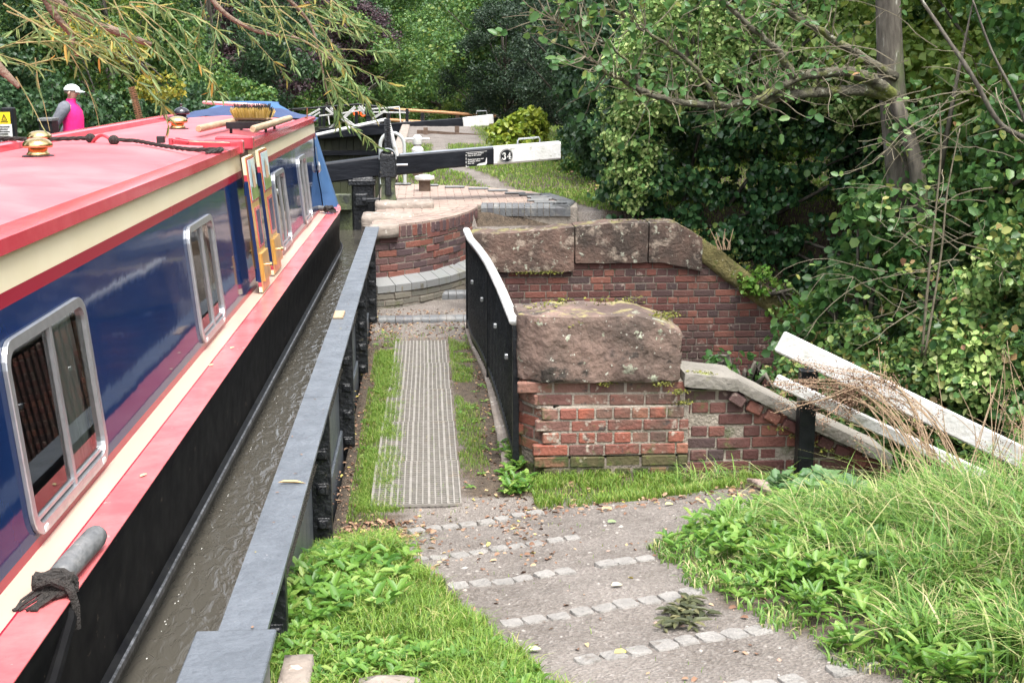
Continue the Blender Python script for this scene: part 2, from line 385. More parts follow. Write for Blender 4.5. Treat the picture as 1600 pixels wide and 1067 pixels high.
def axis(a, b, fine0, fine1, f, coarse):
    l = list(np.arange(fine0, fine1, f)); v = fine0; st = f
    while v > a: st = min(st*1.15, coarse); v -= st; l.insert(0, v)
    v = fine1; st = f
    while v < b: st = min(st*1.12, coarse); l.append(v); v += st
    return np.array(l)
ax = axis(-70, 70, -.9, 3.2, .04, 6); ay = axis(-30, 140, 2.4, 15.6, .045, 6)
ax = np.sort(np.append(ax[(np.abs(ax+3.55) > .03)], [-3.555, -3.545])); 
GX, GY = np.meshgrid(ax, ay); GZ = H(GX, GY)
nx, ny = len(ax), len(ay)
V = np.stack([GX.ravel(), GY.ravel(), GZ.ravel()], 1)
i = np.arange((nx-1)*(ny-1)); r = i//(nx-1); c = i % (nx-1); a0 = r*nx+c
F = np.stack([a0, a0+1, a0+nx+1, a0+nx], 1)
# surface kind: 1 = trodden gravel, 0 = soil under grass
LB = [(-.16, 7.2), (-.18, 6.1), (-.16, 5.77), (-.09, 5.42), (.07, 4.75), (.2, 4.23), (.36, 3.83), (.6, 3.3), (1.0, 2.4)]   # left edge of the ramp
RB = [(.62, 7.3), (1.3, 7.18), (1.85, 6.95), (1.75, 6.25), (1.3, 5.7), (1.03, 5.4), (1.07, 4.98), (1.13, 4.5), (1.25, 4.24), (1.33, 3.9), (1.5, 3.6), (2.2, 2.4)]
lby = np.array([p[1] for p in LB][::-1]); lbx = np.array([p[0] for p in LB][::-1])
rby = np.array([p[1] for p in RB][::-1]); rbx = np.array([p[0] for p in RB][::-1])
def gravel(x, y):
    """0..1 signed-ish mask of bare path"""
    w = .10*(vnoise(x, y, 6, 5)-.5)+.07*(vnoise(x, y, 17, 6)-.5)
    l = np.interp(y, lby, lbx); r_ = np.interp(y, rby, rbx)
    d = np.minimum(x-l, r_-x)+w
    g = sm(-.04, .06, d)*(y < 7.3)
    # corridor
    cx = (x > -.62) & (x < .62) & (y >= 7.0) & (y < 15.3)
    gc = sm(.33, .24, np.abs(x+.06)+w)*.6
    gc = np.maximum(gc, sm(11.6, 12.1, y+w))
    g = np.where(cx, np.maximum(gc, np.where(y < 7.3, g, 0)), g)
    # flat behind the far parapet and the towpath across the lockside
    px = np.array([2.2, 2.1, 1.8, 1.25, .6, .3, .4]); py = np.array([14.2, 15.2, 16.4, 17.9, 20.9, 23, 40])
    dd = np.full(np.shape(x), 9.)
    for k in range(len(px)-1):
        ex, ey = px[k+1]-px[k], py[k+1]-py[k]; t = np.clip(((x-px[k])*ex+(y-py[k])*ey)/(ex*ex+ey*ey), 0, 1)
        dd = np.minimum(dd, np.hypot(x-px[k]-t*ex, y-py[k]-t*ey))
    g2 = sm(.24, .12, dd+w)
    g2 = np.maximum(g2, ((y > 13.4) & (y < 15.35) & (x > .6) & (x < 2.7))*1.)
    g2 = np.maximum(g2, (x > -.6)*sm(1.6, 1.2, x+w)*sm(27.5, 28.5, y))
    return np.where(y > 13.4, np.maximum(g2, np.where(cx, g, 0)), g)
gm = gravel(GX, GY)
MG = bpy.data.materials.new('ground_gravel_and_soil'); MG.use_nodes = True
t = MG.node_tree; L = t.links; b = t.nodes['Principled BSDF']; b.inputs['Roughness'].default_value = .92
tc = N(t, 'ShaderNodeTexCoord'); at = N(t, 'ShaderNodeAttribute', attribute_name='path_mask')
def nz(scale, det=6, kind='ShaderNodeTexNoise'):
    n = N(t, kind); n.inputs['Scale'].default_value = scale
    if kind == 'ShaderNodeTexNoise': n.inputs['Detail'].default_value = det; n.inputs['Roughness'].default_value = .65
    L.new(tc.outputs['Object'], n.inputs['Vector']); return n
def ramp(src, cols):
    rp = N(t, 'ShaderNodeValToRGB'); L.new(src, rp.inputs[0]); e = rp.color_ramp.elements
    while len(e) < len(cols): e.new(.5)
    for k, (p, cc) in enumerate(cols): e[k].position = p; e[k].color = lin(cc)
    return rp.outputs[0]
def mixc(f, a, b2):
    mx = N(t, 'ShaderNodeMix', data_type='RGBA')
    if isinstance(f, float): mx.inputs[0].default_value = f
    else: L.new(f, mx.inputs[0])
    L.new(a, mx.inputs[6]); L.new(b2, mx.inputs[7]); return mx.outputs[2]
vo = nz(75, kind='ShaderNodeTexVoronoi'); vo2 = nz(170, kind='ShaderNodeTexVoronoi')
peb = ramp(vo.outputs['Color'], [(0, (.07, .055, .05)), (.5, (.17, .15, .13)), (.85, (.29, .265, .24)), (1, (.50, .48, .45))])
fine = ramp(nz(90, 8).outputs[0], [(.3, (.11, .092, .078)), (.7, (.26, .228, .20))])
big = ramp(nz(2.2, 8).outputs[0], [(.36, (.085, .068, .055)), (.64, (.27, .24, .215))])
gcol = mixc(.42, mixc(.6, fine, peb), big)
soil = ramp(nz(22, 8).outputs[0], [(.3, (.035, .026, .018)), (.55, (.09, .066, .045)), (.75, (.15, .115, .08))])
col_ = mixc(at.outputs['Fac'], soil, gcol); L.new(col_, b.inputs['Base Color'])
bp = N(t, 'ShaderNodeBump'); bp.inputs['Strength'].default_value = .9; bp.inputs['Distance'].default_value = .012
ma = N(t, 'ShaderNodeMath', operation='ADD'); L.new(nz(60, 8).outputs[0], ma.inputs[0]); L.new(vo.outputs['Distance'], ma.inputs[1]); L.new(ma.outputs[0], bp.inputs['Height']); L.new(bp.outputs[0], b.inputs['Normal'])
g = fast('ground', V, F, MG, smooth=True); tag(g, kind='structure')
g.data.attributes.new('path_mask', 'FLOAT', 'POINT').data.foreach_set('value', gm.ravel().astype(np.float32))

# water of the trough and the pound; lower water in the lock chamber and beyond
def water_mat(name, col, ripple, scale):
    m = bpy.data.materials.new(name); m.use_nodes = True; t = m.node_tree; L = t.links; b = t.nodes['Principled BSDF']
    b.inputs['Base Color'].default_value = lin(col); b.inputs['Roughness'].default_value = .02; b.inputs['IOR'].default_value = 1.33
    tc = N(t, 'ShaderNodeTexCoord'); mp = N(t, 'ShaderNodeMapping'); mp.inputs['Scale'].default_value = (1.0, .45, 1); mp.inputs['Rotation'].default_value = (0, 0, .5); L.new(tc.outputs['Object'], mp.inputs[0])
    n1 = N(t, 'ShaderNodeTexNoise'); n1.inputs['Scale'].default_value = scale; n1.inputs['Detail'].default_value = 3; n1.inputs['Distortion'].default_value = .8; L.new(mp.outputs[0], n1.inputs['Vector'])
    n2 = N(t, 'ShaderNodeTexNoise'); n2.inputs['Scale'].default_value = scale*.28; n2.inputs['Detail'].default_value = 4; L.new(mp.outputs[0], n2.inputs['Vector'])
    ad = N(t, 'ShaderNodeMath', operation='ADD'); L.new(n1.outputs[0], ad.inputs[0]); L.new(n2.outputs[0], ad.inputs[1])
    bp = N(t, 'ShaderNodeBump'); bp.inputs['Strength'].default_value = ripple; bp.inputs['Distance'].default_value = .02; L.new(ad.outputs[0], bp.inputs['Height']); L.new(bp.outputs[0], b.inputs['Normal'])
    return m
def sheet(name, x0, x1, y0, y1, z, m):
    k = MB(); k.add([(x0, y0, z), (x1, y0, z), (x1, y1, z), (x0, y1, z)], [(0, 1, 2, 3)]); o = k.build(name, m, flip=False); return tag(o, kind='structure')
MWAT = water_mat('muddy_canal_water', (.066, .061, .050), .55, 19)
sheet('canal_water', -3.56, -.56, -30, 15.93, WATER, MWAT)
sheet('lock_water', -3.56, -.56, 16.1, 38.2, -.75, water_mat('green_lock_water', (.03, .035, .018), .25, 6))
# foam flecks along the hull
mb = MB()
for k in range(110):
    s = random.uniform(-.5, 10.2); x = -.99+.012*s+.022+abs(random.gauss(0, .007)); y = 3.5+s
    if x > -.66: continue
    r_ = random.uniform(.001, .0035)
    mb.add([(x+r_*math.cos(a)*.7, y+r_*math.sin(a)*1.8, WATER+.003) for a in (0, 1.05, 2.1, 3.14, 4.2, 5.2)], [(0, 1, 2, 3, 4, 5)])
tag(mb.build('water_foam', mat('foam', (.72, .72, .68), .5), flip=False), kind='stuff')

# ---------------------------------------------------------------- masonry
def brickwall(mb, path, z0, ztop, out=1, course=.077, bl=.225, hl=.112, joint=.010, dep=.05, jit=.0035, bond='english', mo=1, mi=0, zbot=None, ch=.006, vertical=False):
    """bricks along a plan polyline; out=+1: face to the right of travel. mortar = material slot mo"""
    P = [Vector((p[0], p[1], 0)) for p in path]; seg = [(P[k+1]-P[k]).length for k in range(len(P)-1)]; T = sum(seg)
    def at(u):
        u = max(0, min(T-1e-6, u)); k = 0
        while u > seg[k] and k < len(seg)-1: u -= seg[k]; k += 1
        d = (P[k+1]-P[k]).normalized(); return P[k]+d*u, d
    zt = ztop if callable(ztop) else (lambda u: ztop)
    zm = max(zt(T*k/20) for k in range(21)); nc = int((zm-z0)/course+.5)
    for ci in range(nc):
        z = z0+ci*course; head = (ci % 2 == 1) if bond == 'english' else False
        u = -random.uniform(0, .02)-(bl/2 if (ci % 2 and bond == 'stretch') else 0) - (hl/2 if head else 0)
        if vertical: head = True
        while u < T:
            ln = (hl if head else bl); ua, ub = max(u, 0), min(u+ln-joint, T); u += ln
            if ub-ua < .03: continue
            um = (ua+ub)/2
            if z+course*.6 > zt(um): continue
            if zbot and z+course < zbot(um): continue
            p, d = at(um); n = Vector((d.y, -d.x, 0))*out; w = (ub-ua)/2
            if (n.x*0 == 0):
                X = d; Z = Vector((0, 0, 1))
                Y = -n
                j = lambda a=jit: random.uniform(-a, a)
                o = p + n*j()
                Mx = Matrix(((X.x, Y.x, 0, o.x), (X.y, Y.y, 0, o.y), (0, 0, 1, z+j(.002)), (0, 0, 0, 1))) @ Matrix.Rotation(j(.012), 4, 'Z') @ Matrix.Rotation(j(.012), 4, 'Y')
                mb.box(-w, w, 0, dep, 0, min(course-joint, zt(um)-z), mi, ch, Mx)
    # mortar bed
    n_ = max(2, int(T/.06)); front = []; 
    for k in range(n_+1):
        u = T*k/n_; p, d = at(u); n = Vector((d.y, -d.x, 0))*out; f = p-n*.007; bk = p-n*(dep+.12); zz = min(zt(u), z0+nc*course)-.004
        front.append([(f.x, f.y, z0-.02), (f.x, f.y, zz), (bk.x, bk.y, zz), (bk.x, bk.y, z0-.02)])
    mb.loft(front, mo)
    return T
def rough_block(mb, x0, x1, y0, y1, z0, z1, m=0, n=10, amp=.012, rnd=.05, shape=None, seed=1):
    """worn stone block with rounded edges and an uneven surface"""
    nx = max(3, int((x1-x0)*n)); ny = max(3, int((y1-y0)*n)); nz_ = max(3, int((z1-z0)*n))
    vs = {}; V = []; fs = []
    def vid(i, j, k):
        if (i, j, k) not in vs:
            p = Vector((x0+(x1-x0)*i/nx, y0+(y1-y0)*j/ny, z0+(z1-z0)*k/nz_))
            q = Vector((min(max(p.x, x0+rnd), x1-rnd), min(max(p.y, y0+rnd), y1-rnd), min(max(p.z, z0+rnd), z1-rnd)))
            d = p-q
            if d.length > 1e-6: p = q+d.normalized()*rnd*(1 if sum(abs(c) > 1e-6 for c in d) > 1 else d.length/rnd)
            a = np.sin(p.x*23+seed)+np.sin(p.y*31+seed*2+p.x*9)+np.sin(p.z*29+p.x*13+seed)
            p = p+(d.normalized() if d.length > 1e-6 else Vector())*(a*amp*.4+random.uniform(-amp, amp)*.5)
            if shape: p = shape(p)
            vs[(i, j, k)] = len(V); V.append(tuple(p))
        return vs[(i, j, k)]
    for i in range(nx):
        for j in range(ny):
            fs += [[vid(i, j, 0), vid(i, j+1, 0), vid(i+1, j+1, 0), vid(i+1, j, 0)], [vid(i, j, nz_), vid(i+1, j, nz_), vid(i+1, j+1, nz_), vid(i, j+1, nz_)]]
    for i in range(nx):
        for k in range(nz_):
            fs += [[vid(i, 0, k), vid(i+1, 0, k), vid(i+1, 0, k+1), vid(i, 0, k+1)], [vid(i, ny, k), vid(i, ny, k+1), vid(i+1, ny, k+1), vid(i+1, ny, k)]]
    for j in range(ny):
        for k in range(nz_):
            fs += [[vid(0, j, k), vid(0, j, k+1), vid(0, j+1, k+1), vid(0, j+1, k)], [vid(nx, j, k), vid(nx, j+1, k), vid(nx, j+1, k+1), vid(nx, j, k+1)]]
    mb.add(V, fs, m)
def tufts(mb, pts, r, n, m=0):
    for p in pts:
        for k in range(n):
            c = Vector(p)+Vector((random.gauss(0, r), random.gauss(0, r*.5), random.gauss(0, r*.25))); q = random.uniform(.006, .015)
            vs = [c+Vector((random.uniform(-q, q), random.uniform(-q, q), random.uniform(-q, q)*.8)) for _ in range(4)]
            mb.add(vs, [(0, 1, 2), (0, 2, 3), (0, 3, 1), (1, 3, 2)], m)

# near pier with sandstone block
pier = thing('brick_pier', 'squat brick pier capped by one big mossy sandstone block beside the black railing', 'pier', (0, 0, 0))
mb = MB(); mlow = MB()
path_low = [(.57, 8.3), (.57, 7.86), (.74, 7.60), (1.62, 7.60)]
path_up = [(.585, 8.3), (.585, 7.82), (.66, 7.66), (1.60, 7.63)]
brickwall(mlow, path_low, -.08, .15, 1, jit=.008); mlow.build('damp_brickwork', [M['brickm'], M['mortard']], pier)
brickwall(mb, path_low, .151, .459, 1, jit=.005); brickwall(mb, path_up, .459, .612, 1, bond='stretch', jit=.005)
mb.build('brickwork', [M['brick'], M['mortar']], pier)
mb = MB(); mb.prism([(.64, 8.25), (.64, 7.92), (.78, 7.70), (1.58, 7.70), (1.58, 8.25)], -1.7, .605); mb.build('brick_core', M['mortar'], pier)
mb = MB()
def shp(p):
    # right shoulder weathers down, front-left corner clipped
    t = max(0, (p.x-1.27)/.32); z = p.z-(.115*t if p.z > .8 else 0)
    if p.z > .8: z -= .012*max(0, .8-p.x)/.2+.006*math.sin(p.x*7+1)
    y = p.y+max(0, .72-p.x)*.9*(p.y < 7.9)
    return Vector((p.x, y, z))
rough_block(mb, .56, 1.565, 7.60, 8.13, .612, 1.035, n=40, amp=.008, rnd=.022, shape=shp, seed=3)
mb.build('sandstone_block', M['stone'], pier, smooth=38)
mb = MB()
tufts(mb, [(.75+.1*i, 7.64+random.uniform(0, .03), 1.00+random.uniform(-.04, .03)) for i in range(3)], .045, 60)
tufts(mb, [(1.45+.02*i, 7.75+.06*i, 1.0-.01*i) for i in range(5)]+[(.72, 7.9, 1.05), (.85, 8.0, 1.06), (1.1, 7.95, 1.06), (1.3, 8.05, 1.05)], .05, 40)
tufts(mb, [(1.1, 7.62, .60), (1.56, 7.60, .55), (1.58, 7.6, .48), (1.45, 7.61, .60)], .03, 60)
mb.build('moss', M['mosst'], pier)

# low wall running down to the right of the pier with slab coping
lw = thing('sloping_wall', 'low brick wall with thick grey coping slabs stepping down right of the pier', 'wall')
def zt_l(u): return .56 if u < .33 else max(.05, .54-(u-.33)*.50)
mb = MB(); brickwall(mb, [(1.60, 7.655), (2.95, 7.655)], -.30, zt_l, 1, bond='english', jit=.008)
mb.build('brickwork', [M['brickd'], M['mortar']], lw)
mb = MB(); rough_block(mb, 1.585, 1.93, 7.60, 7.99, .575, .665, n=22, amp=.003, rnd=.012, seed=8, shape=lambda p: Vector((p.x, p.y, p.z-max(0, p.x-1.6)*.12)))
mb.build('flat_slab', M['concrete'], lw, smooth=30)
def slab(mb, xa, xb, za, zb, y0, y1, th, sd):
    mbb = MB(); rough_block(mbb, 0, 1, y0, y1, 0, th, n=16, amp=.003, rnd=.012, seed=sd)
    mb.add([(xa+(xb-xa)*v[0], v[1], za+(zb-za)*v[0]+v[2]) for v in mbb.v], mbb.f)
mb = MB(); slab(mb, 1.90, 2.36, .555, .315, 7.60, 7.97, .075, 4); slab(mb, 2.365, 2.93, .31, .035, 7.58, 7.97, .085, 5)
mb.build('sloping_slab', M['concrete'], lw, smooth=30)
mb = MB()
for k in range(9):      # loose raked bricks under the slabs
    x = 1.93+k*.115; z = .50-(x-1.9)*.52
    mb.box(-.05, .05, 0, .1, -.035, .035, 0, .008, Matrix.Translation((x, 7.615+random.uniform(-.01, .01), z)) @ Matrix.Rotation(.48+random.uniform(-.1, .1), 4, 'Y'))
mb.build('raked_bricks', M['brickd'], lw)
mb = MB(); tufts(mb, [(1.62+.05*k, 7.66, .655-.006*k) for k in range(4)]+[(2.2+.1*k, 7.6, .30-.05*k) for k in range(5)], .03, 30); mb.build('moss', M['mosst'], lw)

mb = MB()
for i in range(2):
    for j in range(4): mb.box(1.86+i*.2+.02*j, 2.05+i*.2+.02*j, 6.55+j*.19, 6.73+j*.19, 0, .03, 0, .006)
for k, v in enumerate(mb.v): mb.v[k] = (v[0], v[1], v[2]+float(H(v[0], v[1]))*.9+.02)
tag(mb.build('brick_slab', M['paving']), 'flat pinkish brick paving patch at the foot of the black barrier post', 'paving')

# far parapet of the stream arch
fp = thing('parapet_wall', 'long red brick parapet with dark sandstone coping sloping down into the ivy', 'wall')
YP = 13.2
def ztp(u):
    x = .60+u
    return .42 if x < 1.55 else (.51 if x < 2.75 else .64-(x-2.8)*.742)
mb = MB(); brickwall(mb, [(.60, YP), (5.2, YP)], -1.8, ztp, 1, course=.075, bond='english', jit=.003)
mb.build('brickwork', [M['brickd'], M['mortard']], fp)
mb = MB()
def cz(p):
    top = p.z > .6
    z = p.z+(.10*sm(.6, 2.2, p.x) if top else 0)
    return Vector((p.x, p.y, float(z)))
rough_block(mb, .475, 1.55, YP-.05, YP+.36, .43, .84, n=18, amp=.008, rnd=.016, seed=1, shape=cz)
rough_block(mb, 1.552, 2.326, YP-.047, YP+.36, .515, .84, n=18, amp=.008, rnd=.014, seed=2, shape=lambda p: cz(p))
rough_block(mb, 2.328, 2.90, YP-.05, YP+.36, .515, .84, n=18, amp=.008, rnd=.016, seed=5, shape=lambda p: Vector((p.x, p.y, p.z+(.10-max(0, p.x-2.6)*.55 if p.z > .62 else -max(0, p.x-2.5)*.25))))
mb.build('coping', M['stone2'], fp, smooth=40)
mb = MB()
mbb = MB(); rough_block(mbb, 0, 1, YP-.05, YP+.36, -.02, .25, n=18, amp=.012, rnd=.04, seed=9)
mb.add([(2.80+1.35*v[0], v[1], .60-1.0*v[0]+v[2]) for v in mbb.v], mbb.f); mb.add([(4.13+1.1*v[0], v[1]+.001, -.38-.72*v[0]+v[2]) for v in mbb.v], mbb.f)
mb.build('sloping_coping', M['moss'], fp, smooth='all')
mb = MB(); tufts(mb, [(1.0+.05*k, YP-.05, .43) for k in range(9)], .04, 26); tufts(mb, [(2.0+.12*k, YP+.1, .93) for k in range(6)], .05, 16)
tufts(mb, [(2.85+.13*k, YP, .85-.09*k) for k in range(16)], .06, 34); mb.build('moss', M['mosst'], fp)

# curved wing wall beside the trough end
ww = thing('curved_wing_wall', 'curved purple brick wall with pale top rising over a grey brick step at the trough end', 'wall')
base = [(-.585, 13.60), (-.35, 13.72), (-.10, 13.93), (.14, 14.22), (.36, 14.62), (.52, 15.05), (.63, 15.5), (.66, 16.2)]
def off(path, d):
    o = []
    for k in range(len(path)):
        a = Vector(path[max(k-1, 0)]); b_ = Vector(path[min(k+1, len(path)-1)]); t_ = (b_-a).normalized(); o.append((path[k][0]+t_.y*d, path[k][1]-t_.x*d))
    return o
mb = MB(); brickwall(mb, base, .30, .83, 1, bond='stretch', course=.076, jit=.006)
mb.build('brickwork', [M['brickp'], M['mortard']], ww)
up = off(base, .005)
mb = MB(); brickwall(mb, up, .73, .86, 1, course=.13, vertical=True, hl=.078, bond='x', dep=.09); mb.build('soldier_course', [M['brickp'], M['mortard']], ww)
mb = MB(); brickwall(mb, off(base, .14), -.05, .24, 1, bond='stretch', course=.072); mb.build('plinth', [M['mossyblue'], M['mortard']], ww)
# bevelled step bricks
mb = MB(); o1 = off(base, .15); o2 = off(base, -.01)
def along(path, u):
    P = [Vector(p) for p in path]
    tot = [0]
    for k in range(len(P)-1): tot.append(tot[-1]+(P[k+1]-P[k]).length)
    U = u*tot[-1]
    for k in range(len(P)-1):
        if U <= tot[k+1]+1e-9: return P[k].lerp(P[k+1], (U-tot[k])/(tot[k+1]-tot[k]))
    return P[-1]
nb = 15
for k in range(nb):
    a, b_ = (k+.02)/nb, (k+.98)/nb
    p = [along(o1, a), along(o1, b_), along(o2, b_), along(o2, a)]; zz = [.245, .245, .32, .32]
    mb.add([(q.x, q.y, z) for q, z in zip(p, zz)]+[(q.x, q.y, .17) for q in p], [(0, 1, 2, 3), (0, 4, 5, 1), (1, 5, 6, 2), (3, 2, 6, 7), (0, 3, 7, 4)])
mb.build('bevelled_step', M['bluestep'], ww)
mb = MB(); poly = [tuple(p) for p in off(base, -.07)]+[(.5, 16.2), (-.57, 16.2), (-.57, 13.75)]
mb.prism(poly, -.5, .84); mb.build('wall_core', M['mortar'], ww)
# pale top paving made of bricks and worn stones
mb = MB(); inner = off(base, -.10); inn2 = off(base, -.32)
for rr, (pa, pb) in enumerate([(off(base, 0.0), off(base, -.105)), (off(base, -.112), off(base, -.215)), (off(base, -.225), off(base, -.33)), (off(base, -.34), off(base, -.44))]):
    n_ = 26
    for k in range(n_):
        a, b_ = (k+.04)/n_, (k+.96)/n_; q = [along(pa, a), along(pa, b_), along(pb, b_), along(pb, a)]
        if min(v.x for v in q) < -.58: q = [Vector((max(v.x, -.575), v.y)) for v in q]
        zz = .868+random.uniform(0, .004)
        mb.add([(v.x, v.y, zz) for v in q]+[(v.x, v.y, .8) for v in q], [(0, 1, 2, 3), (0, 4, 5, 1), (1, 5, 6, 2), (2, 6, 7, 3), (3, 7, 4, 0)])
mb.build('top_bricks', M['paving'], ww)
mb = MB(); rough_block(mb, -.60, -.28, 13.55, 13.85, .74, .875, n=24, amp=.005, rnd=.012, seed=6, shape=lambda p: Vector((p.x, p.y+(p.x+.6)*.35, p.z)))
mb.build('corner_stone', M['pale_stone'], ww, smooth='all')

# worn stone kerbs at the canal edge
mb = MB(); rough_block(mb, -.72, -.12, 14.45, 14.95, .45, .885, n=20, amp=.005, rnd=.03, seed=11)
mb.xf(Matrix.Translation((0, 0, 0))); tag(mb.build('coping_stone', M['pale_stone'], smooth='all'), 'pale worn coping stone with rounded nose at the canal edge behind the curved wall', 'stone')
mb = MB(); rough_block(mb, -.60, .10, 15.3, 15.78, .80, .945, n=20, amp=.008, rnd=.012, seed=12)
tag(mb.build('threshold_stone', M['pale_stone'], smooth='all'), 'raised rough pale stone slab in front of the paddle gear post', 'stone')

# brick paved quay apron
ap = thing('quay_apron', 'pale brick paved apron with rounded grey edge and raised foot grips under the gate beam', 'paving')
poly = [(-.57, 14.66), (-.05, 14.55), (.26, 14.9), (.46, 15.35), (.56, 15.75), (.70, 15.72), (.70, 15.56), (1.72, 15.48), (1.84, 15.4), (1.90, 16.0), (1.70, 17.0), (1.35, 17.7), (.87, 18.25), (.24, 18.6), (-.57, 18.9)]
def inpoly(x, y, P=poly):
    c = False; j = len(P)-1
    for i in range(len(P)):
        if (P[i][1] > y) != (P[j][1] > y) and x < (P[j][0]-P[i][0])*(y-P[i][1])/(P[j][1]-P[i][1])+P[i][0]: c = not c
        j = i
    return c
mb = MB(); mb.prism(poly, .3, .862); mb.build('apron_base', M['mortar'], ap); APR = list(poly)
mb = MB()
for j in range(44):
    for i in range(14):
        x = -.57+i*.215+(j % 2)*.107; y = 14.45+j*.108
        if all(inpoly(a, b_) for a, b_ in ((x, y), (x+.205, y), (x, y+.1), (x+.205, y+.1))) and not (y < 15.85 and x > .52):
            mb.box(x, x+.205, y, y+.1, .84, .872+random.uniform(0, .003), 0, .003)
mb.build('paving_bricks', M['paving'], ap)
mb = MB()
for (p0, p1, n_) in (((.68, 15.55), (1.74, 15.45), 14), ((1.76, 15.44), (1.89, 16.0), 7), ((1.90, 16.02), (1.70, 17.0), 12)):
    p0 = Vector(p0); p1 = Vector(p1); d = (p1-p0)/n_; dn = d.normalized()
    for k in range(n_):
        a = p0+d*k; X = Vector((dn.x, dn.y, 0)); Y = Vector((-dn.y, dn.x, 0))
        w = d.length*.9; prof = [(0, -.14), (0, -.045), (.012, -.018), (.035, -.003), (.06, 0), (.225, 0), (.225, -.14)]
        r0 = [Vector((a.x, a.y, .893))+Y*q[0]+Vector((0, 0, q[1])) for q in prof]; mb.loft([r0, [v+X*w for v in r0]])
mb.build('bullnose_edge', M['bluebrick'], ap)
mb = MB(); brickwall(mb, [(.66, 15.58), (1.76, 15.49), (1.88, 15.7)], .60, .76, 1, bond='stretch'); mb.build('edge_brickwork', [M['mossyblue'], M['mortard']], ap)
for k in range(11):
    mb = MB(); a = 1.95-k*.145 if k < 11 else 0
    cx, cy = [(1.49, 15.83), (1.48, 16.24), (1.45, 16.49), (1.37, 16.8), (1.2, 17.04), (.99, 17.42), (.74, 17.73), (.42, 18.0), (.06, 18.28), (-.33, 18.51), (1.42, 16.05)][k]
    mb.box(-.14, .14, -.035, .035, 0, .03, 0, .012, Matrix.Translation((cx, cy, .874)) @ Matrix.Rotation(.0, 4, 'Z')); mb.build('foot_grip', M['bluebrick'], ap)

# rounded kerbs across the path
def kerb(x0, x1, y, z, label):
    k_ = thing('bullnose_kerb', label, 'kerb'); n_ = int((x1-x0)/.085); mb = MB()
    for k in range(n_):
        a = x0+(x1-x0)*k/n_; w = (x1-x0)/n_*.93
        ring = [(y+.055*math.cos(q)*1.3, z+.05*math.sin(q)+.02) for q in [PI*j/8 for j in range(9)]]+[(y-.0715, z-.08), (y+.0715, z-.08)]
        mb.loft([[(a, *q) for q in ring], [(a+w, *q) for q in ring]])
    mb.build('kerb_bricks', M['bluebrick'], k_, smooth=True)
kerb(-.48, .46, 12.75, .0, 'rounded blue brick kerb crossing the path just beyond the last grating')
kerb(.16, .60, 14.12, .02, 'short rounded blue brick kerb against the curved wall by the railing end')
mb = MB(); mb.loft([[(x, 14.9+.10*math.cos(q), .68+.09*math.sin(q)) for q in [PI*j/8 for j in range(9)]] for x in (1.95, 2.5)])
tag(mb.build('kerb_stone', M['bluebrick'], smooth=True), 'single grey rounded kerb stone behind the parapet at the gravel corner', 'kerb')

# stone setts across the ramp
rows = [((-.12, 6.44), (.63, 6.69), 'first thin row of pale setts just below the lowest grating'),
        ((-.09, 5.52), (.73, 5.79), 'second row of pale setts down the view, reaching the dead leaves on the left'),
        ((.07, 4.92), (.98, 5.21), 'third row of pale setts, longest one in the middle of the ramp'),
        ((.25, 4.38), (1.06, 4.64), 'row of pale setts ending beside the dry weed clump'),
        ((.48, 3.94), (1.20, 4.18), 'wide pale sett row second nearest the viewer'),
        ((.92, 3.63), (1.45, 3.76), 'nearest row of pale setts, cut by the bottom of the view')]
for k, (a, b_, lab) in enumerate(rows):
    rw = thing('sett_row', lab, 'stone row', group='rows of setts across the ramp'); a = Vector(a); b_ = Vector(b_); L_ = (b_-a).length; n_ = max(5, round(L_/.094)); ang = math.atan2(b_.y-a.y, b_.x-a.x)
    for i in range(n_):
        if random.random() < .06 and 0 < i < n_-1: continue
        p = a.lerp(b_, (i+.5)/n_)+Vector((random.uniform(-.004, .004), random.uniform(-.008, .008))); mb = MB()
        w = L_/n_*random.uniform(.40, .485); d_ = random.uniform(.036, .048); up_ = .003
        top = []; m_ = 10
        for q in range(m_):
            t_ = 2*PI*q/m_+.3; c_, s_ = math.cos(t_), math.sin(t_); e_ = .36
            top.append((math.copysign(abs(c_)**e_, c_)*w*random.uniform(.92, 1.06), math.copysign(abs(s_)**e_, s_)*d_*random.uniform(.9, 1.08)))
        z_ = float(H(p.x, p.y))+(.012 if k == 0 else .003)
        Mx = Matrix.Translation((p.x, p.y, z_)) @ Matrix.Rotation(ang+random.uniform(-.08, .08), 4, 'Z') @ Matrix.Rotation(-.02, 4, 'Y') @ Matrix.Rotation(-.09, 4, 'X')
        rings = [[(x*1.03, y*1.03, -.05) for x, y in top], [(x, y, up_-.004) for x, y in top], [(x*.93, y*.92, up_+.003+random.uniform(-.002, .003)) for x, y in top]]
        mb.loft(rings); mb.xf(Mx); mb.build('sett', M['sett'], rw, smooth=50)
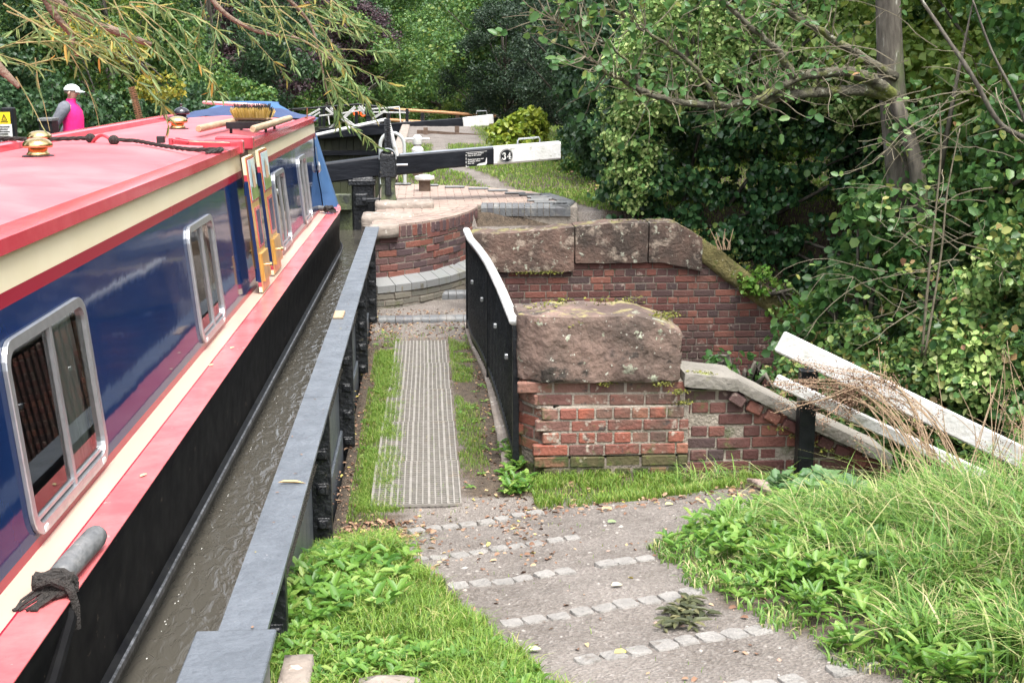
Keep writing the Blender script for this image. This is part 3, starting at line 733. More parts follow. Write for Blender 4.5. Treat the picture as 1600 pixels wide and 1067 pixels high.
# ---------------------------------------------------------------- iron trough of the aqueduct
tr = thing('iron_trough', 'long grey painted cast iron canal trough with bolted ribs beside the sunken path', 'trough')
XP = -.605
mb = MB(); mb.box(XP-.015, XP+.01, 3.75, 13.55, -.3, .87); mb.build('side_plate', M['iron'], tr)
for i, (y0, y1) in enumerate(((3.56, 6.30), (6.305, 8.42), (8.425, 10.56), (10.565, 13.46))):
    mb = MB(); n_ = 14
    mb.loft([[(-.625+random.uniform(-.002, .002), y0+(y1-y0)*k/n_, .866), (-.482+random.uniform(-.002, .002), y0+(y1-y0)*k/n_, .866), (-.482, y0+(y1-y0)*k/n_, .884), (-.625, y0+(y1-y0)*k/n_, .884)] for k in range(n_+1)])
    mb.build('top_flange', M['iron'], tr)
for y in (4.2, 6.30, 8.42, 10.56, 12.7):
    mb = MB(); z0 = -.1 if y > 5 else .35
    for dy in (-.026, .003):
        mb.box(XP+.01, -.497, y+dy, y+dy+.023, z0, .862, 0, .003)
    mb.box(XP+.01, -.55, y+.03, y+.16, z0, .862, 0, .01)
    rb = mb.build('rib', M['irondark'], tr)
    for z in np.arange(.78, z0+.05, -.185):
        mb = MB(); mb.box(-.565, -.515, y-.052, y-.026, z-.024, z+.024, 0, .006); mb.tube([(-.54, y-.07, z), (-.54, y-.026, z)], .013, 8); mb.box(-.572, -.508, y-.034, y-.0265, z-.031, z+.031, 0, .004)
        mb.build('bolt', M['irondark'], rb)
mb = MB()
for y0, y1 in ((6.34, 8.38), (8.46, 10.5), (10.6, 12.66)): mb.box(XP+.012, XP+.03, y0+.1, y1, -.3, .12, 0, .003)
mb.build('lower_plate', M['iron'], tr)
mb = MB(); mb.box(-.69, -.455, 3.22, 3.565, .862, .884, 0, .004); mb.box(-.66, -.48, 3.2, 3.565, .3, .86); mb.build('end_plate', M['iron'], tr)
mb = MB(); mb.box(-3.58, -3.5, -4, 13.4, -.3, .88); mb.box(-3.68, -3.5, -4, 13.4, .86, .884); mb.build('far_side_plate', M['iron'], tr)
mb = MB(); mb.box(-3.57, -.6, 3, 13.5, -.5, -.4); mb.build('trough_floor', M['irondark'], tr)
mb = MB(); rough_block(mb, -.475, -.375, 3.40, 3.86, .25, .665, n=18, amp=.004, rnd=.012, seed=21); tag(mb.build('stone_block', M['pale_stone'], smooth='all'), 'pinkish stone block beside the end plate of the trough at the bottom left', 'stone')
mb = MB(); rough_block(mb, -.24, -.02, 3.42, 3.72, .3, .66, n=18, amp=.01, rnd=.04, seed=23); tag(mb.build('stone_block', M['pale_stone'], smooth='all'), 'grey rounded stone half buried in the grass at the bottom edge', 'stone')
mb = MB(); mb.box(-.62, -.55, 8.38, 8.6, .884, .90, 0, .004); tag(mb.build('wood_chip', M['wood']), 'small pale wood chip lying on the trough flange at a joint', 'wood chip')
# near bank wall of the canal in front of the trough
mb = MB(); mb.box(-.60, -.57, -6, 3.5, -1, .5); tag(mb.build('canal_edge_wall', M['mortard']), 'rough canal edge wall running under the trough end plate', 'wall')

# ---------------------------------------------------------------- plastic/metal path gratings
def make_grating(label, y0, y1, x0=-.335, x1=.185, first=None, ang=0):
    g_ = thing('path_grating', label, 'grating', ((x0+x1)/2, y0, .016), ang, 'grating panels laid on the path'); w = (x1-x0)/2; L_ = y1-y0-.012; mb = MB()
    n_ = 15
    for k in range(n_):
        x = -w+2*w*k/(n_-1); hh = .0075 if k % 3 == 0 else .0045; mb.box(x-hh, x+hh, 0, L_, -.012, .006)
    mb.build('bearing_bars', M['grate'], g_); mb = MB(); m_ = 22
    for k in range(m_+1):
        y = L_*k/m_; mb.box(-w, w, y-.003, y+.003, -.010, .004)
    mb.build('cross_bars', M['grate'], g_)
M['grate'] = mat('dull_galvanised_grating', (.19, .178, .155), .7, (.27, .25, .225), 15, bump=.2, spots=[((.24, .20, .15), 6, .56, .12)])
ys = [7.13, 7.98, 8.93, 9.88, 10.80, 11.75]
labs = ['nearest grey grating panel at the foot of the ramp, grass growing over its left corner', 'second grey grating panel from the ramp', 'middle grating panel of the path strip', 'grating panel fourth from the ramp', 'farthest grating panel next to the rounded kerb']
for k in range(5): make_grating(labs[k], ys[k], ys[k+1], -.335+.012*k, .185-.004*k, ang=random.uniform(-.008, .008))

# ---------------------------------------------------------------- curved railing
rl = thing('iron_railing', 'black vertical bar railing with fat white handrail curving along the path', 'railing')
ctrl = [(.395, 12.3, .985), (.41, 11.6, .985), (.45, 11.05, .985), (.495, 10.2, .985), (.525, 9.1, .98), (.538, 8.2, .975), (.545, 7.78, .97)]
cp = [Vector(p) for p in ctrl]
def spl(u):
    n_ = len(cp)-1; f = min(n_-1e-6, u*n_); i = int(f); t_ = f-i
    p0, p1, p2, p3 = cp[max(i-1, 0)], cp[i], cp[i+1], cp[min(i+2, n_)]
    return .5*((2*p1)+(-p0+p2)*t_+(2*p0-5*p1+4*p2-p3)*t_*t_+(-p0+3*p1-3*p2+p3)*t_**3)
pts = [spl(k/40) for k in range(41)]
mb = MB()
mb.loft([[p+Vector((.036*math.cos(a), 0, .026*math.sin(a))) for a in [2*PI*k/12 for k in range(12)]] for p in pts])
mb.build('handrail', M['white'], rl, smooth='all')
nb = 48
for k in range(nb):
    p = spl((k+.5)/nb); mb = MB(); mb.tube([(p.x+.012, p.y, .02), (p.x+.012, p.y, p.z-.02)], .0085, 6); mb.build('bar', M['blackp'], rl)
for zz in (.10,):
    mb = MB(); mb.loft([[p+Vector((a, 0, zz-p.z+b_)) for a, b_ in ((-.005, -.02), (.03, -.02), (.03, .02), (-.005, .02))] for p in pts]); mb.build('bottom_rail', M['blackp'], rl)
mb = MB(); mb.loft([[p+Vector((a, 0, .93-p.z+b_)) for a, b_ in ((-.002, -.008), (.026, -.008), (.026, .008), (-.002, .008))] for p in pts]); mb.build('top_rail', M['blackp'], rl)
for u in (.02, .5, .985):
    p = spl(u); mb = MB(); mb.box(p.x-.012, p.x+.028, p.y-.02, p.y+.02, -.05, p.z-.015, 0, .003); mb.build('post', M['blackp'], rl)
for u, z in ((.22, .62), (.42, .60), (.62, .62), (.80, .62)):
    p = spl(u); mb = MB(); mb.box(p.x-.02, p.x+.006, p.y-.018, p.y+.018, z-.018, z+.018, 0, .005); mb.build('bolt_head', M['alu'], rl)
mb = MB(); rough_block(mb, .47, .60, 7.9, 12.6, -.1, .035, n=9, amp=.008, rnd=.015, seed=31, shape=lambda p: Vector((p.x-.10*sm(10, 12.3, p.y)+.0, p.y, p.z)))
tag(mb.build('edge_stones', M['pale_stone'], smooth='all'), 'thin pale stone edging strip under the black railing', 'edging')

# ---------------------------------------------------------------- white barrier on the right
br = thing('white_barrier', 'two sloping white boards on black posts descending right behind dead weeds', 'barrier')
mb = MB(); mb.beam((2.125, 7.44, .895), (4.05, 7.16, -.02), .04, .135, 0, c=.010); mb.build('upper_rail', M['white'], br)
mb = MB(); mb.beam((2.11, 7.44, .655), (3.95, 7.16, -.19), .035, .078, 0, c=.010); mb.build('lower_rail', M['white'], br)
mb = MB(); mb.box(2.285, 2.385, 7.47, 7.56, -.65, .70, 0, .006); mb.build('post', M['blackp'], br)
mb = MB(); mb.box(3.56, 3.68, 7.26, 7.35, -2.1, .14, 0, .006); mb.build('post', M['blackp'], br)
# ---------------------------------------------------------------- narrowboat (local frame: x = lateral, 0 at gunwale edge, negative into the boat; y = along)
boat = thing('narrowboat', 'long navy, cream and red narrowboat filling the canal trough with open painted side hatch', 'narrowboat', (-.99, 3.5, 0), -.012)
CX = -1.05
def wid(y):
    w = 1.05
    if y > 9.4: w = 1.05*max(.02, 1-((y-9.4)/2.75)**2.8)
    return w
ysec = list(np.arange(-9, 9.1, 1.0))+list(np.arange(9.1, 12.2, .16))
def sheer(y): return 1.07+.02*sm(9, 12, y)
prof = [(.35, -.15), (.10, .05), (.035, .42), (.03, .60), (.012, .62), (-.006, .64), (-.006, .672), (.014, .685), (.018, .80), (.006, 1.0), (0, 1.055), (.006, 1.07)]
mb = MB()
for sgn in (1, -1):
    rings = []
    for y in ysec:
        w = wid(y); rings.append([(CX+sgn*max(.01, w-i_), y+(0 if y < 9.1 else .12*(z-.5)*(y-9.1)/3), z+float(sheer(y)-1.07)*(z > .9)) for i_, z in prof])
    mb.loft(rings, 0, closed=False)
for f, k in zip(mb.f, range(len(mb.f))):
    pass
hull = mb.build('hull', M['hull'], boat, smooth=35)
mb = MB()
rings = []
for y in ysec:
    w = wid(y); rings.append([(CX+w+a, y+(0 if y < 9.1 else .12*(z-.5)*(y-9.1)/3), z) for a, z in ((-.006, .635), (.012, .642), (.014, .668), (-.006, .678))])
mb.loft(rings, 0); mb.build('rubbing_strake', M['strake'], boat, smooth=30)
mb = MB(); mb.loft([[(CX+wid(y)+a, y, z) for a, z in ((-.034, .50), (-.026, .50), (-.026, .612), (-.034, .612))] for y in ysec]); mb.build('waterline_band', M['scum'], boat)
# gunwale deck: cream inner strip and red outer strip
def strip(mb, xa, xb, z, y0, y1, m=0, th=.004):
    ys_ = [y for y in ysec if y0 < y < y1]; ys_ = [y0]+ys_+[y1]; rings = []
    for y in ys_:
        d = wid(y)-1.05; rings.append([(xa+(d if y > 9.1 else 0), y, z-th), (xb+d, y, z-th), (xb+d, y, z), (xa+(d if y > 9.1 else 0), y, z)])
    mb.loft(rings, m)
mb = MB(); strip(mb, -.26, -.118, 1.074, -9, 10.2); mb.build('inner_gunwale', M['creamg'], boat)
mb = MB(); strip(mb, -.118, -.112, 1.075, -9, 10.2); mb.build('gunwale_line', M['deepred'], boat)
mb = MB(); strip(mb, -.112, .004, 1.074, -9, 10.6); mb.build('outer_gunwale', M['gunred'], boat, smooth=30)
mb = MB(); mb.loft([[(CX-wid(y)+.0, y, 1.06), (CX+wid(y)-.004, y, 1.06), (CX+wid(y)-.004, y, 1.069), (CX-wid(y), y, 1.069)] for y in ysec if y > 10.2]); mb.build('foredeck', M['gunred'], boat)
mb = MB(); mb.loft([[(-2.1, y, 1.06), (-1.84, y, 1.06), (-1.84, y, 1.072), (-2.1, y, 1.072)] for y in (-9, 0, 9)]); mb.build('far_gunwale', M['gunred'], boat)
mb = MB(); mb.tube([(.004, -9, .93), (.004, -.35, .93), (.0, -.14, 1.02), (-.01, -.10, 1.06)], .02, 8); mb.build('scupper_rail', M['hull'], boat, smooth=True)
# cabin side, leaning inwards
def XS(z): return -.2-.092*(z-1.07)
WIN = [(.25, 1.08), (3.05, 3.73), (6.51, 7.13), (8.28, 8.87)]
WZ = (1.13, 1.695); HATCH = (5.06, 5.46)
yb = sorted({-9, 10.2, *[v for w_ in WIN for v in w_], *HATCH, -2.3, -1.4})
WIN.append((-2.3, -1.4))
zb = [1.07, 1.105, *WZ, 1.805, 1.85, 1.965]
zm = [2, 0, 0, 0, 2, 1]      # deep red, blue..., red line, cream
def cell_open(y0, y1, z0, z1):
    for a, b_ in WIN:
        if y0 >= a-1e-6 and y1 <= b_+1e-6 and z0 >= WZ[0]-1e-6 and z1 <= WZ[1]+1e-6: return True
    return y0 >= HATCH[0]-1e-6 and y1 <= HATCH[1]+1e-6
mb = MB()
for i in range(len(yb)-1):
    for k in range(len(zb)-1):
        if cell_open(yb[i], yb[i+1], zb[k], zb[k+1]): continue
        z0, z1 = zb[k], zb[k+1]; ny_ = max(1, int((yb[i+1]-yb[i])/.4)); nz_ = 1
        for q in range(ny_):
            ya = yb[i]+(yb[i+1]-yb[i])*q/ny_; yc = yb[i]+(yb[i+1]-yb[i])*(q+1)/ny_
            mb.add([(XS(z0), ya, z0), (XS(z0), yc, z0), (XS(z1), yc, z1), (XS(z1), ya, z1)], [(0, 1, 2, 3)], zm[k])
    if i == len(yb)-2 or abs(yb[i+1]-HATCH[0]) < 1e-6: mb.build('cabin_side', [M['blue'], M['cream'], M['deepred']], boat, flip=False); mb = MB()
mb = MB(); z = 1.07
mb.add([(-1.9, -9, 1.07), (-1.9, 10.2, 1.07), (-1.83, 10.2, 1.99), (-1.83, -9, 1.99)], [(0, 3, 2, 1)]); mb.build('far_cabin_side', M['blue'], boat)
mb = MB(); mb.add([(-1.9, 10.2, 1.07), (-.2, 10.2, 1.07), (XS(1.96), 10.2, 1.96), (-1.05, 10.2, 2.03), (-1.83, 10.2, 1.96)], [(0, 1, 2, 3, 4)]); mb.build('front_bulkhead', M['blue'], boat, flip=False)
mb = MB(); mb.add([(-1.88, -9, 1.12), (-.24, -9, 1.12), (-.24, 10.15, 1.12), (-1.88, 10.15, 1.12)], [(0, 1, 2, 3)]); mb.add([(-1.0, -9, 1.12), (-1.0, 10.1, 1.12), (-1.0, 10.1, 1.95), (-1.0, -9, 1.95)], [(0, 1, 2, 3)]); mb.build('cabin_lining', M['inside'], boat, flip=False)
# roof
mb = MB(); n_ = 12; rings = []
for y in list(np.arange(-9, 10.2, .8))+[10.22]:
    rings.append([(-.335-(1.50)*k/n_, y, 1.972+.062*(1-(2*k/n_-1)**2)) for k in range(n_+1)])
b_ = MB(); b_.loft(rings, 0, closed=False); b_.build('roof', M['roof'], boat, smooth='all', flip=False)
# roof edge rail with handrail, broken by the hatch
for (y0, y1) in ((-9, 5.02), (5.50, 10.22)):
    mb = MB(); P_ = [(XS(1.965)+.002, 1.958), (XS(1.965)+.022, 1.962), (XS(2.0)+.02, 2.008), (-.30, 2.016), (-.375, 2.012), (-.38, 1.975), (-.30, 1.968)]
    mb.loft([[(x, y, z) for x, z in P_] for y in np.linspace(y0, y1, 8)]); mb.build('roof_edge_rail', M['red'], boat, smooth=25)
mb = MB(); P_ = [(-1.725, 1.975), (-1.725, 2.03), (-1.745, 2.04), (-1.80, 2.04), (-1.85, 2.0), (-1.85, 1.93), (-1.80, 1.95)]
mb.loft([[(x, y, z) for x, z in P_] for y in np.linspace(-9, 10.22, 10)]); mb.build('far_roof_edge_rail', M['red'], boat)
mb = MB(); mb.add([(-.20, HATCH[0], 1.07), (-.9, HATCH[0], 1.07), (-.9, HATCH[0], 2.0), (XS(1.965), HATCH[0], 1.96)], [(0, 1, 2, 3)]); mb.add([(-.20, HATCH[1], 1.07), (-.9, HATCH[1], 1.07), (-.9, HATCH[1], 2.0), (XS(1.965), HATCH[1], 1.96)], [(0, 1, 2, 3)])
mb.build('hatch_jamb', M['inside'], boat, flip=False)
for q0, q1 in ((4.98, 5.075), (5.445, 5.53)):
    mb = MB(); mb.box(-.50, -.245, q0, q1, 1.96, 2.05, 0, .01); mb.build('hatch_coaming', M['red'], boat)
# windows
def rrect(y0, y1, z0, z1, r, n=5):
    p = []
    for cy, cz, a0 in ((y1-r, z1-r, 0), (y0+r, z1-r, PI/2), (y0+r, z0+r, PI), (y1-r, z0+r, 1.5*PI)):
        for k in range(n+1): a = a0+PI/2*k/n; p.append((cy+r*math.cos(a), cz+r*math.sin(a)))
    return p
def glassmat():
    m = bpy.data.materials.new('window_glass'); m.use_nodes = True; t = m.node_tree; L = t.links; t.nodes.remove(t.nodes['Principled BSDF'])
    o = t.nodes['Material Output']; gl = N(t, 'ShaderNodeBsdfGlossy'); gl.inputs['Roughness'].default_value = .02; tp = N(t, 'ShaderNodeBsdfTransparent'); tp.inputs[0].default_value = (.75, .78, .76, 1)
    fr = N(t, 'ShaderNodeFresnel'); fr.inputs[0].default_value = 1.75; mx = N(t, 'ShaderNodeMixShader'); L.new(fr.outputs[0], mx.inputs[0]); L.new(tp.outputs[0], mx.inputs[1]); L.new(gl.outputs[0], mx.inputs[2]); L.new(mx.outputs[0], o.inputs[0]); return m
GL = glassmat()
for wi, (a, b_) in enumerate(WIN):
    def pl(y, z, o=0): return (XS(z)+o, y, z)
    o_ = rrect(a-.020, b_+.020, WZ[0]-.022, WZ[1]+.022, .08); i_ = rrect(a+.012, b_-.012, WZ[0]+.012, WZ[1]-.012, .055); i2 = rrect(a+.002, b_-.002, WZ[0]+.002, WZ[1]-.002, .06)
    mb = MB(); mb.loft([[pl(*p, .001) for p in o_], [pl(*p, .012) for p in o_], [pl((p[0]*.97+q[0]*.03), p[1]*.97+q[1]*.03, .016) for p, q in zip(o_, i_)], [pl(*p, .016) for p in i_], [pl(*p, -.02) for p in i_]], 0, caps=False)
    fr = mb.build('window_frame', M['alu'], boat)
    mb = MB(); mb.add([pl(*p, .0) for p in i_], [list(range(len(i_)))]); mb.build('glass', GL, fr, flip=False)
    mid = a+(b_-a)*.52
    mb = MB(); mb.beam(pl(mid, WZ[0]+.005, .004), pl(mid, WZ[1]-.005, .004), .018, .026, up=(0, 1, 0)); mb.beam(pl(mid+.045, WZ[0]+.005, -.012), pl(mid+.045, WZ[1]-.005, -.012), .012, .02, up=(0, 1, 0)); mb.beam(pl(a+.01, WZ[0]+.03, .002), pl(b_-.01, WZ[0]+.03, .002), .012, .012)
    mb.build('sliding_bar', M['alu'], fr)
    # lining reveals and curtain
    mb = MB(); mb.loft([[pl(*p, -.021) for p in i2], [pl(p[0], p[1], -.035) for p in i2]], caps=False); mb.build('reveal', M['wood'], fr, flip=False)
    mb = MB(); c0, c1 = (mid+.22, mid+.50) if wi != 0 else (mid+.15, mid+.46); n_ = 24
    top = [(XS(1.7)-.05+.012*math.sin(k*1.9), c0+(c1-c0)*k/n_*.72, 1.71) for k in range(n_+1)]; bot = [(XS(1.1)-.05+.016*math.sin(k*1.9+.4), c0+(c1-c0)*k/n_, 1.1) for k in range(n_+1)]
    mb.loft([top, bot], 0, closed=False); mb.build('curtain', M['curtain'], fr, smooth='all', flip=False)
    if wi == 0:
        mb = MB(); c0, c1 = b_+.06, b_+.22; top = [(XS(1.7)-.06+.012*math.sin(k*2.2), c0+(c1-c0)*k/12, 1.71) for k in range(13)]; bot = [(XS(1.1)-.06+.012*math.sin(k*2.2), c0+(c1-c0)*k/12, 1.1) for k in range(13)]
        mb.loft([top, bot], 0, closed=False); mb.build('brown_curtain', mat('brown_curtain', (.16, .075, .03), .9), fr, smooth='all', flip=False)
    for yy in (a+.07, b_-.07):
        mb = MB(); mb.box(-.012, .02, yy-.02, yy+.02, WZ[0]-.02, WZ[0]+.005, 0, .005, Matrix.Translation((XS(WZ[0]), 0, 0)))
        mb.build('catch', M['white'], fr)
# side hatch doors with painted panels
CASTLE = [M['gold'], mat('painted_sky', (.38, .60, .70), .35, (.72, .78, .70), 7), mat('painted_castle', (.70, .52, .36), .4, (.55, .33, .2), 30), mat('painted_meadow', (.12, .22, .06), .4, (.3, .36, .12), 20), M['deepred'], M['red'], M['cream'], M['bluep']]
def door(y0, y1, off):
    dr = None; th = .022; x0 = .02+off
    def X(z): return XS(z)+x0
    mb = MB()
    for za, zb_, m_ in ((1.085, 1.12, 6), (1.12, 1.15, 5), (1.15, 1.80, 7), (1.80, 1.84, 5), (1.84, 1.95, 6)):
        mb.add([(X(za), y0, za), (X(za), y1, za), (X(za)+th, y1, za), (X(za)+th, y0, za), (X(zb_), y0, zb_), (X(zb_), y1, zb_), (X(zb_)+th, y1, zb_), (X(zb_)+th, y0, zb_)],
               [(0, 4, 5, 1), (0, 3, 7, 4), (1, 5, 6, 2), (4, 7, 6, 5), (0, 1, 2, 3)], m_)
    dr = mb.build('hatch_door', CASTLE, boat)
    F_ = lambda y, z, o=.001: (X(z)+th+o, y, z)
    def panel(name, ya, yb_, za, zb_, m_, o=.002, th2=.004):
        k = MB(); k.add([F_(ya, za, o), F_(yb_, za, o), F_(yb_, zb_, o), F_(ya, zb_, o), F_(ya, za, -.001), F_(yb_, za, -.001), F_(yb_, zb_, -.001), F_(ya, zb_, -.001)], [(0, 1, 2, 3), (0, 4, 5, 1), (1, 5, 6, 2), (2, 6, 7, 3), (3, 7, 4, 0)]); return k.build(name, m_, dr)
    panel('wood_grain_face', y0+.002, y1-.002, 1.087, 1.948, M['gold'], .003)
    w = y1-y0
    panel('red_surround', y0+.05*w, y1-.02*w, 1.66, 1.94, M['red'], .006)
    panel('painted_scene', y0+.14*w, y1-.04*w, 1.675, 1.93, CASTLE[1], .008)
    k = MB(); ya, yw = y0+.14*w, w*.82
    k.add([F_(ya+yw*p, 1.675+.255*q, .0105) for p, q in ((.0, 0), (1, 0), (1, .30), (.6, .38), (.3, .30), (0, .36))], [(0, 1, 2, 3, 4, 5)]); k.build('painted_meadow', CASTLE[3], dr, flip=False)
    k = MB(); k.add([F_(ya+yw*p, 1.675+.255*q, .0125) for p, q in ((.3, .28), (.72, .28), (.72, .62), (.64, .62), (.60, .80), (.55, .62), (.46, .62), (.46, .72), (.38, .88), (.33, .72), (.3, .6))], [list(range(11))]); k.build('painted_tower', CASTLE[2], dr, flip=False)
    panel('upper_inset', y0+.28*w, y1-.1*w, 1.36, 1.62, M['red'], .007); panel('inset_field', y0+.40*w, y1-.22*w, 1.38, 1.60, M['bluep'], .009)
    panel('raised_panel', y0+.12*w, y1-.04*w, 1.15, 1.33, M['gold'], .022)
    k = MB(); c_ = F_((y0+y1)/2+.02, 1.24, .02); k.tube([c_, (c_[0]+.02, c_[1], c_[2]), (c_[0]+.024, c_[1], c_[2]), (c_[0]+.036, c_[1], c_[2])], [.008, .008, .018, .012], 12); k.build('knob', M['brass'], dr, smooth=True)
    k = MB()
    for zz in (1.2, 1.75): k.tube([(X(zz)+.0, y0-.006, zz-.04), (X(zz), y0-.006, zz+.04)], .009, 8)
    k.build('hinge', M['bluep'], dr)
door(4.78, 5.12, .035); door(5.50, 5.90, .02)
# blue cratch cover
mb = MB(); rings = []
for k, y in enumerate(np.linspace(10.17, 11.95, 14)):
    t_ = (y-10.17)/1.78; zr = 2.04+.12*min(1, t_*3)-.06*max(0, t_-.4); w = wid(y)-.02; P_ = []
    for j in range(25):
        q = j/24; s_ = 2*q-1; a = abs(s_)
        if a < .28: x = s_/.28*.24; z = zr-.01*a
        elif a < .62: f_ = (a-.28)/.34; x = math.copysign(.24+f_*(min(w-.22, .74)-.24), s_); z = zr-(zr-1.93)*f_+.02*math.sin(f_*PI)
        else: f_ = (a-.62)/.38; x = math.copysign(min(w-.22, .74)+f_*(w-min(w-.22, .74)), s_); z = 1.93-(1.93-1.04)*f_**1.0; x += math.copysign(.02*math.sin(y*9+f_*2)+.012*math.sin(y*23), s_)*f_
        P_.append((CX+x, y, z))
    rings.append(P_)
mb.loft(rings, 0, closed=False)
n0 = len(mb.v); last = rings[-1]; mb.add(last, [list(range(len(last)))])
r0 = rings[0]
for sgn_ in (0,):
    fl_ = [p for p in r0 if p[0] > CX+.70 and p[2] < 2.0]
    back = [(XS(p[2])+.006, 9.98+.10*math.sin(p[2]*7), p[2]) for p in fl_]
    midr = [((a[0]*.5+b_[0]*.5)+.012*math.sin(a[2]*17), 10.10, a[2]) for a, b_ in zip(fl_, back)]
    mb.loft([back, midr, fl_], 0, closed=False)
mb.build('cratch_cover', M['canvas'], boat, smooth=50, flip=False)
mb = MB(); mb.tube([(-.335, 10.19, 1.93), (-.30, 10.25, 1.6), (-.24, 10.30, 1.3), (-.17, 10.36, 1.08)], .005, 5); mb.build('lacing_cord', M['deepred'], boat)
mb = MB(); rings = []
for y in np.linspace(9.95, 10.5, 5):
    rings.append([(CX-.80+1.6*j/16, y, 1.985+.05*math.cos((j/16-.5)*PI)+.09*sm(9.95, 10.4, y)*math.cos((j/16-.5)*PI)+.008*math.sin(j*2+y*8)) for j in range(17)])
mb.loft(rings, 0, closed=False); mb.build('cover_flap', M['canvasd'], boat, smooth='all', flip=False)

# things on the roof (all stand on the boat: top-level, world coordinates through BW)
BM = Matrix.Translation((-.99, 3.5, 0)) @ Matrix.Rotation(-.012, 4, 'Z')
def BW(x, y, z): return BM @ Vector((x, y, z))
def vent(x, y, label, black=False, group='brass roof ventilators'):
    zz = 1.972+.062*(1-((x+.335)/-.75-1)**2)
    v = thing('mushroom_vent', label, 'ventilator', BW(x, y, zz-.002), 0, None if black else group); v.scale = (.86, .86, .92)
    m1 = M['blackgloss'] if black else M['brass']
    mb = MB(); mb.lathe([(.098, 0), (.098, .008), (.075, .012)], n=24); mb.build('base_flange', M['blackp'] if black else M['irondark'], v)
    mb = MB(); mb.lathe([(.072, .010), (.070, .02), (.060, .028), (.057, .06)], n=24); mb.build('collar', m1, v, smooth='all')
    if black: prof_ = [(.07, .055), (.092, .06), (.094, .075), (.085, .10), (.06, .12), (.03, .132), (.012, .135), (.012, .15), (.018, .158), (.012, .17), (.002, .172)]
    else: prof_ = [(.06, .058), (.088, .055), (.093, .062), (.090, .078), (.074, .096), (.05, .107), (.02, .112), (.001, .113)]
    mb = MB(); mb.lathe(prof_, n=28); mb.build('dome_cap', m1, v, smooth='all')
M['blackgloss'] = mat('black_gloss', (.012, .012, .018), .12, coat=.5)
vent(-1.164, 3.717, 'largest brass mushroom ventilator, nearest on the roof')
vent(-1.585, 5.15, 'brass mushroom ventilator half hidden right behind the nearest one')
vent(-1.054, 6.997, 'brass mushroom ventilator standing alone in front of the pole rack')
vent(-1.50, 9.45, 'black domed ventilator with a knob by the blue canvas', True)
# rope and centre ring
def rope(name, pts, r, label, mt, twist=True):
    P_ = [Vector(p) for p in pts]; dense = []
    for i in range(len(P_)-1):
        n_ = max(2, int((P_[i+1]-P_[i]).length/.012))
        p0, p1, p2, p3 = P_[max(i-1, 0)], P_[i], P_[i+1], P_[min(i+2, len(P_)-1)]
        for k in range(n_):
            t_ = k/n_; dense.append(.5*((2*p1)+(-p0+p2)*t_+(2*p0-5*p1+4*p2-p3)*t_*t_+(-p0+3*p1-3*p2+p3)*t_**3))
    dense.append(P_[-1]); mb = MB()
    for s_ in range(3):
        st = []
        for k, p in enumerate(dense):
            t_ = (dense[min(k+1, len(dense)-1)]-dense[max(k-1, 0)]).normalized(); u = t_.cross(Vector((0, 0, 1))).normalized(); w = u.cross(t_); a = k*.42+s_*2.094
            st.append(p+(u*math.cos(a)+w*math.sin(a))*r*.52)
        mb.tube(st, r*.55, 6)
    return mb
mb = rope('rope', [BW(-2.0, 5.26, 2.02), BW(-1.86, 5.2, 2.055), BW(-1.6, 5.15, 2.05), BW(-1.3, 5.1, 2.06), BW(-1.24, 5.10, 2.062)], .014, '', 0)
mb2 = rope('rope', [BW(-1.03, 4.85, 2.062), BW(-.9, 4.85, 2.055), BW(-.7, 4.62, 2.04), BW(-.5, 4.40, 2.03), BW(-.36, 4.33, 2.03), BW(-.285, 4.38, 2.03), BW(-.275, 4.28, 2.028), BW(-.33, 4.15, 2.02)], .013, '', 0)
mb.add(mb2.v, mb2.f)
for c_ in ((-1.24, 5.09), (-1.035, 4.86)):
    for q in range(4): 
        a = q*PI/4; c = BW(c_[0], c_[1], 2.06)
        mb.tube([c+Vector((.026*math.cos(t_)*math.cos(a)-.0*math.sin(a), .026*math.cos(t_)*math.sin(a), .022*math.sin(t_))) for t_ in [2*PI*k/12 for k in range(13)]], .010, 6)
tag(mb.build('centre_rope', M['rope']), 'black twisted rope lying across the red roof knotted to the ring', 'rope')
mb = MB(); mb.tube([BW(-1.23+.20*k/12, 5.08-.22*k/12, 2.03+.055*math.sin(PI*k/12)) for k in range(13)], .011, 8); mb.build('roof_ring', M['red'], boat).matrix_parent_inverse = BM.inverted()
mb = MB(); mb.box(-.025, .025, -.02, .02, 0, .045, 0, .004, Matrix.Translation(BW(-1.03+.25, 5.05, 2.03))); mb.build('rubber_stop', M['rubber'], boat).matrix_parent_inverse = BM.inverted()
# folded red ladder flap
fl = thing('folded_flap', 'folded red and cream hatch flap with hinges lying beside the rope on the roof', 'flap', (0, 0, 0))
mb = MB(); mb.loft([[BW(x-w_, y+w_*1.2, z) for w_, z in ((-.07*s_, 2.035), (.07*s_, 2.035), (.07*s_, 2.055), (-.07*s_, 2.055))] for x, y, s_ in ((-.62, 4.78, .5), (-.56, 4.74, 1), (-.32, 4.62, 1), (-.26, 4.60, .7))]); mb.build('board', M['red'], fl)
mb = MB(); mb.loft([[BW(x-w_, y+w_*1.2, z) for w_, z in ((-.04*s_, 2.056), (.04*s_, 2.056), (.04*s_, 2.059), (-.04*s_, 2.059))] for x, y, s_ in ((-.52, 4.72, .8), (-.30, 4.62, 1))]); mb.build('cream_panel', M['cream'], fl)
mb = MB(); mb.loft([[BW(x-w_, y+w_*1.2, z) for w_, z in ((-.016, 2.06), (.016, 2.06), (.016, 2.062), (-.016, 2.062))] for x, y in ((-.48, 4.70), (-.33, 4.635))]); mb.build('blue_stripe', M['bluep'], fl)
